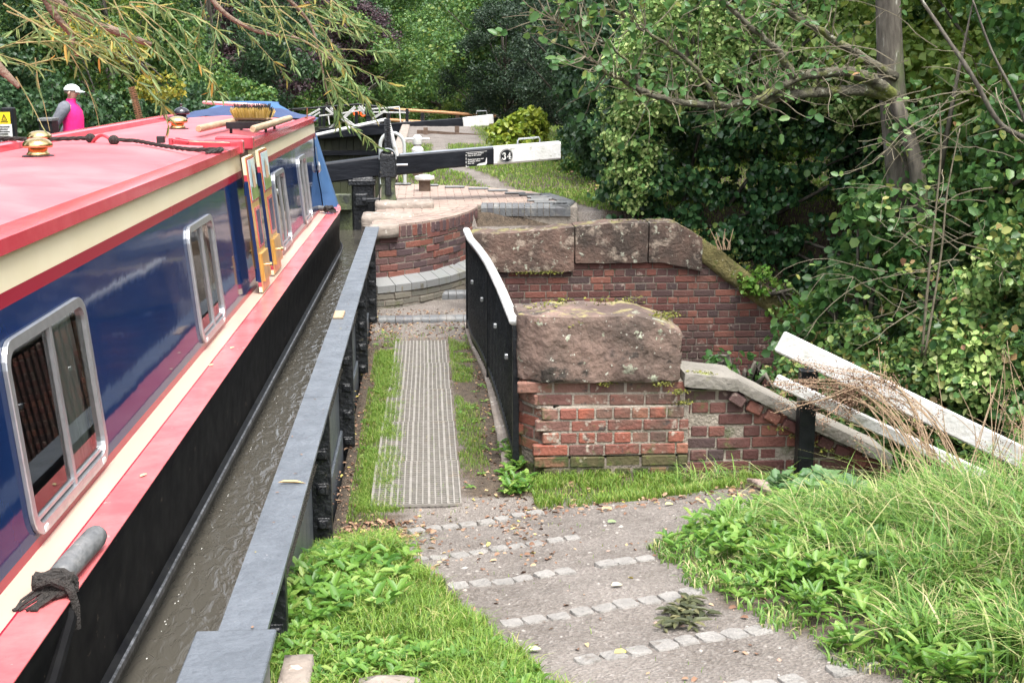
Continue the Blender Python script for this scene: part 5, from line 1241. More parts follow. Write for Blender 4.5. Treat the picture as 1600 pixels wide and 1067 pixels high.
    k.loft(rings, caps=False); jk = k.build('jacket', jacket, root, smooth='all', flip=False)
    for sg, e, w_ in ((1, 'el', 'wl'), (-1, 'er', 'wr')):
        k = MB(); S_ = Vector(nodes['sl' if sg > 0 else 'sr']); E2 = Vector(nodes[e]); W_ = Vector(nodes[w_]); pts_ = [S_+Vector((0, -.05*sg, .035)), S_, S_.lerp(E2, .35), S_.lerp(E2, .75), E2, E2.lerp(W_, .4), E2.lerp(W_, .92)]
        k.tube([T(p) for p in pts_], [x*s for x in (.06, .088, .078, .068, .064, .054, .040)], 12, jit=.05); k.build('sleeve', sleeve or jacket, root, smooth='all')
    for sg in (1, -1):
        k = MB(); k.tube([T((0, sg*.085, .90)), T((0, sg*.095, .75)), T((.02, sg*.10, .48)), T((-.005, sg*.10, .2)), T((-.01, sg*.10, .07))], [x*s for x in (.12, .105, .078, .07, .068)], 12); k.build('trouser_leg', trouser, root, smooth='all')
        k = MB(); k.loft([[T((x, sg*.105+w2, z)) for w2, z in ((-w3, 0), (w3, 0), (w3*.9, h3), (-w3*.9, h3))] for x, w3, h3 in ((-.09, .035, .08), (0, .042, .09), (.10, .048, .06), (.17, .03, .035))]); k.build('shoe', M['trouser'], root)
    return root
LZ = .745
figure('person', 'person in cerise and grey fleece with a pale cap, standing side-on with hands clasped behind', (-4.66, 17.6, LZ-.02), -.12, 1.60, M['pink'], M['trouser'], True, True, M['greyf'])
figure('person', 'tiny distant person in pale blue top beyond the pole fence', tuple(at_y(674, 181, 58)+Vector((0, 0, -1.45))), 1.2, 1.7, mat('sky_blue_cloth', (.2, .33, .6), .8), M['trouser'], False, False)
figure('person', 'tiny distant person in faded purple top standing alone right of the fence posts', tuple(at_y(697, 180, 60)+Vector((0, 0, -1.45))), 2.2, 1.7, mat('purple_cloth', (.2, .19, .38), .8), M['trouser'], False, False)

# warning sign and bits on the far bank
sg_ = thing('warning_sign', 'yellow warning sign with black triangle above a white notice at the left edge', 'sign', (0, 0, 0)); SY = 14.6
tl, trr = at_y(-14, 175, SY), at_y(15, 175, SY); zt_ = at_y(0, 175, SY).z; zm_ = at_y(0, 193.5, SY).z; zl_ = at_y(0, 217, SY).z
mb = MB(); mb.box(tl.x, trr.x, SY, SY+.008, zm_, zt_); mb.build('yellow_panel', M['yellow'], sg_)
mb = MB(); mb.box(tl.x, trr.x+.01, SY+.001, SY+.01, zl_, zm_-.003); mb.build('white_panel', M['white'], sg_)
mb = MB(); cx3 = at_y(6.5, 184, SY).x; tri = [(cx3-.033, zt_-.092), (cx3+.033, zt_-.092), (cx3, zt_-.018)]; tin = [(cx3-.021, zt_-.085), (cx3+.021, zt_-.085), (cx3, zt_-.037)]
mb.add([(x, SY-.003, z) for x, z in tri+tin], [(0, 1, 4, 3), (1, 2, 5, 4), (2, 0, 3, 5)]); mb.box(cx3-.003, cx3+.003, SY-.004, SY-.002, zt_-.078, zt_-.05)
mb.box(cx3-.04, cx3+.04, SY-.004, SY-.002, zt_-.108, zt_-.101)
for q in range(4): mb.box(cx3-.085, cx3+.05-.02*(q % 2), SY-.004, SY-.002, zm_-.035-.026*q, zm_-.027-.026*q)
mb.build('pictogram', M['blackp'], sg_)
for u in (1, 13):
    mb = MB(); p = at_y(u, 217, SY); mb.tube([(p.x, SY+.03, LZ-.05), (p.x, SY+.02, zt_)], .012, 8); mb.build('leg', M['alu'], sg_)
mb = MB(); mb.box(-4.75, -4.62, 15.0, 15.12, LZ-.1, at_y(22, 168, 15).z, 0, .01); tag(mb.build('dark_post', M['blackp']), 'dark square post just right of the yellow sign', 'post')
bx = thing('control_box', 'dark box cabinet with grey lid left of the person', 'cabinet', (0, 0, 0)); p = at_y(60, 187, 16.5); q_ = at_y(80, 187, 16.5)
mb = MB(); mb.box(p.x, q_.x, 16.5, 16.8, LZ-.1, p.z-.02, 0, .01); mb.build('body', M['blackp'], bx); mb = MB(); mb.box(p.x-.01, q_.x+.01, 16.48, 16.82, p.z-.02, p.z+.02, 0, .006); mb.build('lid', M['fender'], bx)
rr_ = thing('rusty_rack', 'rusty toothed rack standing at a slant behind the roof of the boat', 'paddle rack'); a = at_y(206, 137, 17.2); b_ = at_y(219, 188, 17.2); b_ = b_+(b_-a)*1.2
mb = MB(); mb.beam(b_, a, .03, .05, up=(0, 1, 0))
n_t = 34
for k_ in range(n_t): c = a.lerp(b_, k_/n_t); mb.box(-.042, .042, -.02, .02, -.009, .009, 0, 0, Matrix.Translation(c) @ Matrix.Rotation(-.22, 4, 'Y'))
mb.build('toothed_bar', M['rust'], rr_)
pt = thing('picnic_bench', 'brown wooden bench on the lawn far behind the left hedge', 'bench', tuple(at_y(262, 172, 40)))
mb = MB(); mb.box(-.9, .9, -.3, .3, -.05, 0, 0, .01); mb.build('seat', M['fencewood'], pt)
mb = MB(); mb.box(-.9, .9, .34, .38, .1, .5, 0, .01); mb.build('backrest', M['fencewood'], pt)
for x in (-.75, .75): mb = MB(); mb.box(x-.04, x+.04, -.25, .34, -.5, -.05); mb.build('leg', M['fencewood'], pt)
# ---------------------------------------------------------------- vegetation
def unit(a): return a/np.maximum(np.linalg.norm(a, axis=1, keepdims=True), 1e-9)
def rnd3(n): return unit(rng.normal(size=(n, 3)))
def leafmesh(P, A, Nn, L, W, full=False, fold=.25, curl=.0):
    """P base points, A axes, Nn rough normals, L lengths, W half widths -> V, F"""
    A = unit(A); S_ = unit(np.cross(A, Nn)); Nn = np.cross(S_, A); L = np.broadcast_to(L, len(P))[:, None]; W = np.broadcast_to(W, len(P))[:, None]
    n = len(P)
    if not full:
        tip = P+A*L-Nn*L*curl; l = P+A*L*.42+S_*W+Nn*W*fold; r = P+A*L*.42-S_*W+Nn*W*fold
        V = np.stack([P, r, tip, l], 1).reshape(-1, 3); b = np.arange(n)[:, None]*4
        F = np.concatenate([b+np.array([[0, 1, 2]]), b+np.array([[0, 2, 3]])]); return V, F
    tip = P+A*L-Nn*L*curl
    l1 = P+A*L*.22+S_*W*.8+Nn*W*fold; l2 = P+A*L*.68+S_*W*.82+Nn*(W*fold-L*curl*.4); r1 = P+A*L*.22-S_*W*.8+Nn*W*fold; r2 = P+A*L*.68-S_*W*.82+Nn*(W*fold-L*curl*.4)
    V = np.stack([P, r1, r2, tip, l2, l1], 1).reshape(-1, 3); b = np.arange(n)[:, None]*6
    F = np.concatenate([b+np.array([[0, 1, 2, 3]]), b+np.array([[0, 3, 4, 5]])]); return V, F
def leafmat(name, cols, rough=.45, trans=.3, coat=0): return island(name, cols, rough, 0, trans=trans, coat=coat, spec=.4)
LM = {
 'mid': leafmat('mid_green_leaves', [(0, (.04, .10, .025)), (.5, (.07, .155, .036)), (.85, (.115, .21, .045)), (1, (.20, .24, .05))]),
 'dark': leafmat('dark_green_leaves', [(0, (.022, .055, .024)), (.6, (.04, .09, .035)), (1, (.065, .13, .045))], .4),
 'yew': leafmat('yew_foliage', [(0, (.010, .026, .012)), (.6, (.018, .042, .018)), (1, (.035, .065, .025))], .55, .12),
 'willow': leafmat('grey_green_leaves', [(0, (.06, .12, .055)), (.5, (.09, .165, .075)), (1, (.14, .22, .10))], .5, .35),
 'copper': leafmat('copper_leaves', [(0, (.022, .013, .018)), (.6, (.05, .028, .034)), (1, (.09, .05, .05))], .5, .2),
 'light': leafmat('light_green_leaves', [(0, (.10, .18, .03)), (.5, (.16, .25, .045)), (1, (.26, .32, .07))], .45, .35),
 'laurel': leafmat('yellow_green_laurel', [(0, (.10, .17, .02)), (.4, (.19, .27, .03)), (1, (.36, .40, .06))], .35, .3),
 'ivy': leafmat('ivy_leaves', [(0, (.02, .065, .026)), (.5, (.045, .115, .042)), (.9, (.085, .175, .055)), (1, (.18, .24, .06))], .28, .15),
 'ivyfl': leafmat('ivy_flower_heads', [(0, (.08, .19, .045)), (.4, (.20, .33, .085)), (.75, (.36, .48, .15)), (1, (.52, .58, .26))], .7, .1),
 'alder': leafmat('alder_leaves', [(0, (.045, .12, .035)), (.6, (.075, .17, .045)), (.9, (.12, .22, .06)), (1, (.25, .27, .07))], .4, .35),
 'willowy': leafmat('autumn_willow_leaves', [(0, (.09, .16, .06)), (.55, (.15, .24, .085)), (.86, (.22, .29, .09)), (.96, (.36, .33, .08)), (1, (.45, .28, .06))], .5, .35),
 'acer': leafmat('yellow_autumn_leaves', [(0, (.12, .17, .03)), (.6, (.26, .26, .035)), (1, (.42, .34, .05))], .5, .35),
 'bramble': leafmat('bramble_leaves', [(0, (.035, .09, .03)), (.4, (.075, .16, .042)), (.8, (.15, .24, .06)), (.95, (.30, .32, .09)), (1, (.40, .20, .12))], .42, .25),
 'grass': leafmat('grass_blades', [(0, (.075, .16, .022)), (.5, (.145, .26, .035)), (.85, (.23, .34, .055)), (1, (.42, .38, .16))], .5, .35),
 'grass2': leafmat('long_grass_blades', [(0, (.05, .13, .022)), (.45, (.13, .26, .045)), (.74, (.22, .34, .08)), (.86, (.36, .36, .15)), (1, (.52, .45, .26))], .5, .3),
 'weed': leafmat('weed_leaves', [(0, (.05, .14, .022)), (.4, (.11, .24, .035)), (.8, (.18, .32, .06)), (1, (.30, .40, .11))], .42, .35),
 'weedb': leafmat('blue_green_weed_leaves', [(0, (.06, .14, .05)), (.5, (.10, .19, .075)), (1, (.15, .25, .10))], .45, .3),
 'litter': island('dead_leaves', [(0, (.10, .05, .03)), (.4, (.19, .10, .06)), (.75, (.30, .19, .12)), (.93, (.42, .30, .18)), (1, (.55, .47, .10))], .8, 0),
}
def clumpcloud(centers, rad, per, leaf, aspect=.42, full=False, squash=.7, up=.4, down=0.0, seed=0):
    """leaf clumps: leaves spread through small flattened clouds, facing outwards and up"""
    n = len(centers); m = n*per
    C_ = np.repeat(centers, per, 0); R_ = np.repeat(np.broadcast_to(rad, n), per)[:, None]
    d = rnd3(m); rr = rng.random((m, 1))**.45; O = d*rr*R_; O[:, 2] *= squash
    P = C_+O; Nn = unit(O/np.maximum(R_, 1e-6)+np.array([0, 0, up])+rng.normal(size=(m, 3))*.45)
    A = unit(np.cross(Nn, rnd3(m))+np.array([0, 0, -down])); L = leaf*rng.uniform(.6, 1.25, m)
    return leafmesh(P, A, Nn, L, L*aspect, full, curl=.12)
def merge(parts):
    V = []; F = []; o = 0
    for v, f in parts: V.append(v); F.append(f+o); o += len(v)
    return np.concatenate(V), np.concatenate(F)
def crown_centers(n, rx, ry, rz, seed, lumps=7, rmin=.45):
    r_ = np.random.default_rng(seed); d = unit(r_.normal(size=(n, 3))); ld = unit(r_.normal(size=(lumps, 3))); la = r_.uniform(.1, .38, lumps)
    f = .78+sum(la[i]*np.clip((d@ld[i]-.55)/.45, 0, 1) for i in range(lumps)); rr = r_.uniform(rmin, 1, n)**.6*f
    return d*rr[:, None]*np.array([rx, ry, rz])
def tree_template(name, rx, rz, cz, leaf, nclump, per, crad, lm, seed, trunk_h=None, tr=.16, bark='bark', up=.35, full=False):
    root = thing(name, 'x', 'tree'); cc = crown_centers(nclump, rx, rx, rz, seed)+np.array([0, 0, cz]); cc = cc[cc[:, 2] > .15]
    V, F = clumpcloud(cc, crad, per, leaf, full=full, up=up)
    fast('crown', V, F, LM[lm], root)
    r_ = random.Random(seed); mb = MB(); h = trunk_h or cz+rz*.5; ph = r_.random()*6
    tp = [(.12*math.sin(ph+z*.7)*z/h*2, .12*math.cos(ph+z*.5)*z/h*2, z) for z in np.linspace(-.4, h, 10)]
    mb.tube(tp, [tr*(1.35 if k == 0 else 1.1-.9*k/9) for k in range(10)], 10, jit=.06)
    idx = r_.sample(range(len(cc)), min(26, len(cc)))
    for i in idx:
        c = Vector(cc[i]); k = min(8, max(2, int((c.z-.6)/h*9*.7))); p0 = Vector(tp[k]); m_ = p0.lerp(c, .5)+Vector((0, 0, -.12*(c-p0).length+r_.uniform(0, .2)))
        mb.tube([p0, p0.lerp(m_, .5), m_, m_.lerp(c, .6), c], [tr*.42, tr*.3, tr*.2, tr*.12, tr*.05], 6)
    mb.build('trunk', M[bark], root, smooth='all'); return root
TT = {
 'mid': tree_template('broadleaf_tree', 3.0, 3.4, 3.3, .115, 150, 230, .55, 'mid', 3),
 'dark': tree_template('dense_tree', 2.8, 3.3, 3.1, .10, 150, 260, .5, 'dark', 5),
 'yew': tree_template('yew_tree', 3.0, 3.8, 3.4, .09, 170, 260, .5, 'yew', 8, up=.1),
 'willow': tree_template('pale_tree', 3.4, 4.2, 4.0, .15, 150, 220, .7, 'willow', 13),
 'copper': tree_template('copper_tree', 2.6, 3.0, 3.6, .10, 120, 230, .5, 'copper', 17, bark='bark'),
 'light': tree_template('light_green_tree', 2.4, 2.8, 2.8, .11, 120, 200, .5, 'light', 23),
}
used = set(); NAMES = {}
TLAB = {'mid': 'leafy mid green tree', 'dark': 'dense dark green tree', 'yew': 'nearly black evergreen yew', 'willow': 'pale grey green tree', 'copper': 'purple brown copper leaved tree', 'light': 'fresh light green tree'}
def tree(kind, x, y, s, rz, label, z=None, group='trees walling in the canal', sz=None):
    src = TT[kind]
    if kind in used: o = copy_tree(src)
    else: o = src; used.add(kind)
    zz = z if z is not None else (.7 if y < 38 else -.3)
    o.location = (x, y, zz); o.rotation_euler = (0, 0, rz); o.scale = (s, s, sz or s); o['label'] = label; o['group'] = group; return o
BG = [  # kind, x, y, scale, rot, label
 ('dark', -8.6, 23.5, .85, 0, 'dense dark green tree right behind the person in cerise'),
 ('mid', -6.0, 25.5, .72, 1, 'mid green tree between the person and the slanting rusty rack'),
 ('dark', -12.2, 24.0, 1.0, 2, 'dense dark tree at the far left edge above the yellow sign'),
 ('mid', -10.2, 30.0, 1.2, 3, 'tall mid green tree rising behind the person'),
 ('light', -7.9, 32.5, .8, 1.5, 'lighter green tree showing between the dark trees left of the rusty rack'),
 ('dark', -5.3, 33.0, .85, 4, 'dense dark tree above the nearer roof ventilators'),
 ('copper', -5.6, 41.0, 1.15, 0, 'purple brown copper leaved tree behind the red roof'),
 ('copper', -3.6, 50.0, 1.0, 2.2, 'smaller purple tinted tree glimpsed under the willow twigs'),
 ('dark', -8.5, 44.0, 1.1, 1, 'dark tree beyond the lawn with the bench'),
 ('mid', -4.2, 47.5, .95, 5, 'mid green tree behind the blue canvas cover'),
 ('dark', -3.9, 56.0, 1.05, 2.5, 'dark tree left of the arched handrail'),
 ('mid', -2.0, 62.0, 1.1, .4, 'broad green tree over the arched handrail'),
 ('willow', -1.2, 70.0, 1.2, 0, 'pale grey green tree closing the canal in the centre'),
 ('willow', -4.5, 74.0, 1.3, 2, 'pale grey green tree further left of the canal end'),
 ('willow', 2.4, 74.0, 1.15, 4, 'pale tree above the distant strollers'),
 ('mid', 2.6, 52.0, .95, 1.2, 'mid green tree above the far white beam end'),
 ('mid', .9, 58.0, .8, 3.2, 'green tree standing behind the pole fence'),
 ('yew', 2.75, 42.5, .72, 0, 'nearly black yew right of the far white beam end'),
 ('yew', 4.6, 38.0, .85, 2, 'nearly black yew behind the bright laurel bush'),
 ('yew', 4.2, 31.0, .72, 4, 'nearly black evergreen behind the numbered beam end'),
 ('dark', 6.6, 28.0, 1.0, 0, 'dense dark tree right of the evergreens'),
 ('dark', 4.35, 24.2, .70, 3, 'ivy dark tree at the edge of the grass beyond the white beam end'),
 ('mid', 3.8, 46.0, 1.1, 2.8, 'mid green tree filling the gap above the yews'),
 ('mid', 7.5, 21.0, 1.0, 1, 'leafy tree behind the big ivy mass'),
 ('willow', 5.4, 22.5, .8, 1, 'paler tree peeping over the ivy mass'),
 ('light', 8.8, 16.0, 1.2, 4, 'green tree behind the alder trunk'),
 ('light', 6.9, 13.6, .95, 5.2, 'green tree just right of the alder trunk'),
 ('dark', 10.5, 12.0, 1.05, 2, 'dark tree deep in the thicket on the right'),
 ('light', 7.6, 9.6, 1.0, .5, 'green tree at the right edge above the brambles'),
 ('dark', 12.0, 18.5, 1.2, 0.8, 'dark tree far back in the right thicket'),
 ('mid', 11.5, 6.5, 1.0, 1.8, 'unseen green tree added outside the right edge for the boat reflections'),  # out of view, added for shade and reflections on the boat
 ('dark', 9.5, 1.5, 1.1, 2.2, 'unseen dark tree added right of the viewer to shade and reflect'),  # unseen, put in to shade and to be mirrored in the boat
 ('mid', -9.5, 12.0, 1.1, .6, 'green tree on the far bank left of the view'),
 ('dark', -10.5, 4.0, 1.2, 1.6, 'dark tree on the far bank beside the viewer'),
 ('dark', 10.0, 46.0, 1.3, 0, 'dark tree far right beyond the yews'),
 ('mid', 7.2, -3.0, 1.1, 3.2, 'unseen green tree added behind the viewer to darken the boat side'),  # unseen, added to block bright sky mirrored in the cabin side
 ('dark', 9.0, 5.2, 1.0, 4.4, 'unseen dark tree added beside the long grass to keep sky off the boat side'),  # never in view; added so the navy side reflects less sky
]
for a in BG: tree(*a)
rb = random.Random(4)
for k, (x, y) in enumerate([(-30, 60), (-24, 72), (-18, 66), (-14, 82), (-9, 88), (-3, 92), (2, 88), (7, 84), (12, 72), (17, 62), (22, 50), (24, 36), (22, 24), (-17, 48), (-20, 36), (-19, 26), (-24, 45), (-12, 58), (6.5, 62), (-7, 66), (-16, 14), (20, 12)]):
    kind = rb.choice(['mid', 'dark', 'willow']); o = tree(kind, x, y, rb.uniform(1.5, 1.9), rb.random()*6, 'x', z=-.6, group='far trees closing the view')
    o['label'] = 'big %s in the far tree belt, %s of the canal' % ({'mid': 'mid green tree', 'dark': 'dark tree', 'willow': 'pale green tree'}[kind], 'left' if x < -2 else 'right'); 
# shrubs and hedges built for their own place
def shrub(name, label, cat, lumps, n, leaf, lm, per=60, crad=.16, up=.3, aspect=.42, full=False, down=0, surf=.85, trunk=None, zmin=-9, squash=.7, ylim=None, core=None):
    """lumps = (x,y,z,rx,ry,rz): foliage gathered near the surface of joined lumps"""
    root = thing(name, label, cat, (lumps[0][0], lumps[0][1], 0)); wts = np.array([l[3]*l[5]+l[4]*l[5]+l[3]*l[4] for l in lumps]); wts /= wts.sum(); P = []
    for l, w in zip(lumps, wts):
        k = int(n*w); d = rnd3(k); rr = 1-(1-surf)*rng.random((k, 1))**1.3*2.2+.10*(vnoise(d[:, :1]*3+l[0], d[:, 2:]*3+d[:, 1:2]*2, 1.3, 3)-.5)*2
        p = d*rr*np.array(l[3:6])+np.array(l[:3]); keep = np.ones(k, bool)
        for l2 in lumps:
            if l2 is l: continue
            keep &= (((p-np.array(l2[:3]))/np.array(l2[3:6]))**2).sum(1) > .55
        P.append(p[keep])
    P = np.concatenate(P); P = P[P[:, 2] > zmin]
    V, F = clumpcloud(P, crad, per, leaf, aspect, full, squash, up, down); V = V-np.array([lumps[0][0], lumps[0][1], 0])
    fast('foliage', V, F, LM[lm], root)
    mb = MB(); base = Vector((0, 0, lumps[0][2]-lumps[0][5]))
    for i in range(14 if trunk is None else trunk):
        q = Vector(P[rng.integers(len(P))])-Vector((lumps[0][0], lumps[0][1], 0)); b0 = base+Vector((q.x*.4, q.y*.4, 0)); m_ = b0.lerp(q, .5)+Vector((0, 0, .1)); mb.tube([b0, m_, q], [.03, .018, .006], 5)
    mb.build('stems', M['bark'], root, smooth='all'); return root, P
IL = [(2.75, 15.9, 1.9, .62, .7, 1.25), (3.45, 15.9, 1.5, 1.35, 1.0, 1.75), (3.9, 16.2, 3.3, 1.25, 1.0, 1.35), (5.0, 15.6, 1.2, 1.3, 1.0, 1.6), (5.2, 16.1, 2.9, 1.1, .9, 1.2), (6.3, 15.2, .8, 1.2, 1.0, 1.6), (3.2, 15.9, .6, .75, .6, 1.0), (4.4, 15.7, .2, 1.1, .6, 1.1), (5.6, 15.2, -.3, 1.2, .6, 1.2)]
iv, P = shrub('ivy_mass', 'huge ivy covered hump with yellow green flower heads beside the lockside path', 'ivy', IL, 2300, .078, 'ivy', per=46, crad=.17, up=.15, aspect=.5, full=True, down=.5)
# flower heads on the ivy, mostly on its crown
sel = P[(P[:, 2] > 1.2)]; sel = sel[rng.random(len(sel)) < np.clip((sel[:, 2]-1.4)/2.0+.55*(sel[:, 0] < 2.75), .08, .85)]
C_ = np.repeat(sel, 15, 0)+rnd3(len(sel)*15)*rng.random((len(sel)*15, 1))**.5*.2+np.array([0, -.09, .10])
Q = np.repeat(C_, 9, 0)+rnd3(len(C_)*9)*.028; V, F = leafmesh(Q, rnd3(len(Q)), rnd3(len(Q)), .036, .014); fast('flower_heads', V-np.array([IL[0][0], IL[0][1], 0]), F, LM['ivyfl'], iv)
shrub('flowering_ivy', 'pale yellow green flowering ivy crowning the dark ivy hump behind the alder limbs', 'ivy', [(3.3, 14.7, 3.15, .95, .6, .85), (4.3, 14.8, 2.95, .9, .55, .7), (2.62, 15.0, 2.45, .48, .45, .62), (5.1, 14.6, 2.3, .7, .45, .45), (2.5, 15.3, 1.6, .3, .4, .7)], 760, .055, 'ivyfl', per=46, crad=.15, full=True)
shrub('laurel_bush', 'bright yellow green laurel bush on the grass past the gate beam', 'bush', [(1.62, 24.6, 1.22, .36, .4, .42), (1.98, 24.8, 1.32, .36, .4, .45)], 200, .10, 'laurel', per=26, crad=.13, full=True)
shrub('hedge', 'tall dark ivy hedge along the grass between the laurel and the ivy hump', 'hedge', [(3.1, 21.5, 2.4, .75, 1.3, 2.4), (3.0, 19.3, 2.2, .7, 1.2, 2.2), (3.2, 24.0, 3.2, .8, 1.3, 2.2), (3.5, 20.5, 4.2, 1.0, 1.6, 1.5)], 900, .085, 'dark', per=70, crad=.22, aspect=.5, down=.3)
shrub('clipped_bush', 'small grey green bush at the foot of the dark hedge by the grass', 'bush', [(2.55, 22.8, 1.0, .35, .5, .4), (2.5, 20.2, .95, .3, .45, .3)], 120, .06, 'mid', per=40, crad=.12)
shrub('autumn_shrub', 'yellow turning shrub branch hanging beside the person', 'shrub', [(-5.2, 20.6, 3.0, .45, .35, .22), (-4.6, 20.8, 2.75, .35, .3, .16), (-4.15, 20.8, 2.2, .35, .3, .2)], 90, .075, 'acer', per=22, crad=.12)
shrub('understorey_shrub', 'dark leafy shrub on the bank behind the person and the control box', 'shrub', [(-5.8, 20.2, 1.4, 1.3, .8, 1.0), (-7.6, 20.4, 1.6, 1.2, .8, 1.3), (-4.0, 22.5, 1.3, 1.1, .9, .9), (-9.6, 20.4, 1.5, 1.2, .8, 1.4)], 700, .085, 'dark', per=46, crad=.2)
shrub('understorey_shrub', 'green leafy shrub below the slanting rusty rack', 'shrub', [(-3.9, 26.5, 1.4, 1.0, .9, .9), (-5.0, 29.0, 1.7, 1.0, .9, 1.2)], 340, .09, 'mid', per=46, crad=.2)
shrub('understorey_shrub', 'low green growth along the lawn edge behind the red roof', 'shrub', [(-5.0, 44.5, .9, 1.6, 1, .9), (-8.4, 38.5, 1.2, 1.4, 1, 1.2), (-4.0, 52.0, .9, 2.0, 1, 1.5)], 520, .12, 'mid', per=40, crad=.3)
shrub('understorey_shrub', 'hazy green growth closing the far end of the canal', 'shrub', [(-1.5, 66, .6, 2.6, 1, 2.6), (2.6, 64, .4, 2.6, 1, 2.2), (5.6, 56, .6, 2.6, 1.5, 2.6), (-6, 70, .4, 3, 1.5, 3)], 620, .17, 'willow', per=40, crad=.5)
shrub('understorey_shrub', 'light green foliage glowing beneath the yews by the board fence', 'shrub', [(2.6, 45, .6, 1.2, .8, 1.1), (1.4, 48, .4, 1.2, .8, 1.1)], 260, .11, 'light', per=36, crad=.28)
# right thicket
shrub('bramble_thicket', 'bramble and dogwood thicket beyond the white barrier boards', 'brambles', [(4.3, 9.6, -.2, .9, .7, 1.0), (5.2, 9.2, .5, 1.0, .8, 1.4), (3.7, 10.6, -.5, .8, .6, .8), (5.0, 10.8, .6, 1.0, .8, 1.2), (4.7, 8.5, -.4, .7, .6, .8)], 1150, .068, 'bramble', per=38, crad=.17, aspect=.44, full=True)
shrub('ivy_bank', 'ivy clad bank with pale flower heads under the alder trunk', 'ivy', [(4.75, 9.7, .75, .55, .4, .42), (5.3, 9.3, .9, .6, .4, .5), (4.2, 9.3, .25, .4, .3, .3)], 330, .06, 'ivyfl', per=40, crad=.12, full=True)
shrub('gully_undergrowth', 'dark undergrowth hanging in the gully right of the brick parapet', 'undergrowth', [(5.6, 13.2, -.6, 1.1, .8, 1.2), (6.2, 12.4, -.2, 1.2, .9, 1.5), (3.6, 12.0, -1.4, .7, .8, .4)], 420, .075, 'dark', per=44, crad=.2, full=True)
shrub('hazel_bush', 'leafy green hazel growth around the foot of the alder trunk', 'shrub', [(4.28, 10.85, 1.9, .22, .2, .5), (4.5, 10.9, 1.0, .7, .4, .9), (5.3, 10.4, 2.2, .8, .5, .9), (4.9, 10.2, 1.6, .5, .35, .5), (5.0, 10.6, 3.2, .7, .4, .5)], 420, .085, 'alder', per=16, crad=.2, aspect=.42, full=True)
shrub('alder_sucker', 'round leaved alder shoots in front of the dark gully', 'shrub', [(4.0, 11.3, .45, .55, .4, .45), (3.55, 11.5, .05, .35, .3, .3), (4.1, 11.0, 1.3, .4, .4, .4)], 120, .085, 'alder', per=14, crad=.18, aspect=.5, full=True)
shrub('leafy_sprig', 'small round leaved sprig poking out left of the white boards', 'shrub', [(2.12, 8.25, .52, .18, .12, .10), (1.95, 8.3, .60, .12, .1, .07), (2.25, 8.2, .42, .12, .1, .1)], 22, .055, 'alder', per=7, crad=.06, aspect=.5, full=True)
shrub('parapet_fern', 'green weed tuft growing over the sloping mossy coping', 'weed', [(3.5, 13.15, .30, .28, .15, .12), (3.9, 13.2, .0, .3, .15, .14)], 40, .06, 'weed', per=14, crad=.08, full=True)

# alder with its long horizontal limbs
al = thing('alder_tree', 'alder with straight grey trunk and mossy limbs reaching left over the gully', 'tree')
mb = MB(); T_ = [at_y(1432, 640, 11.2), at_y(1425, 430, 11.1), at_y(1412, 330, 11), at_y(1402, 220, 11), at_y(1392, 110, 11), at_y(1388, 0, 11), at_y(1380, -200, 11), at_y(1370, -500, 11)]
mb.tube(T_, [.16, .135, .125, .118, .112, .108, .10, .07], 16, jit=.07); mb.build('trunk', M['bark'], al, smooth='all')
mb = MB(); mb.tube([at_y(1455, 640, 10.9), at_y(1448, 430, 10.8), at_y(1440, 330, 10.75), at_y(1430, 250, 10.75), at_y(1412, 190, 10.8), at_y(1395, 150, 10.85)], [.09, .08, .07, .066, .062, .06], 12, jit=.08); mb.build('stem', M['bark'], al, smooth='all')
LIMBS = [([(1398, 150, 10.85), (1350, 118, 10.6), (1290, 113, 10.4), (1235, 125, 10.2), (1192, 150, 10.0), (1150, 163, 9.9), (1060, 158, 9.7), (1000, 140, 9.5), (955, 118, 9.3), (915, 88, 9.2)], [.06, .05, .042, .036, .031, .028, .024, .018, .012, .005]),
 ([(1395, 150, 10.85), (1330, 140, 10.6), (1270, 145, 10.4), (1215, 152, 10.2), (1175, 160, 9.95)], [.06, .045, .04, .036, .03]),
 ([(1240, 122, 10.2), (1215, 80, 10.1), (1170, 40, 10.0), (1120, -10, 9.9), (1080, -60, 9.8)], [.034, .028, .022, .018, .01]),
 ([(1120, 160, 9.8), (1090, 110, 9.7), (1040, 70, 9.6), (980, 30, 9.5), (930, -20, 9.4)], [.02, .017, .014, .010, .006]),
 ([(1000, 140, 9.5), (985, 100, 9.4), (935, 60, 9.3), (885, 45, 9.2), (865, 30, 9.2)], [.014, .011, .008, .006, .003]),
 ([(1400, 120, 10.9), (1300, 60, 10.6), (1220, 10, 10.4), (1150, -40, 10.2)], [.04, .03, .02, .012])]
TW = []; MBt = MB(); leafP = []; leafA = []
def bez(P_, n=6):
    out = []
    for i in range(len(P_)-1):
        p0, p1, p2, p3 = P_[max(i-1, 0)], P_[i], P_[i+1], P_[min(i+2, len(P_)-1)]
        for k in range(n): t_ = k/n; out.append(.5*((2*p1)+(-p0+p2)*t_+(2*p0-5*p1+4*p2-p3)*t_*t_+(-p0+3*p1-3*p2+p3)*t_**3))
    out.append(P_[-1]); return out
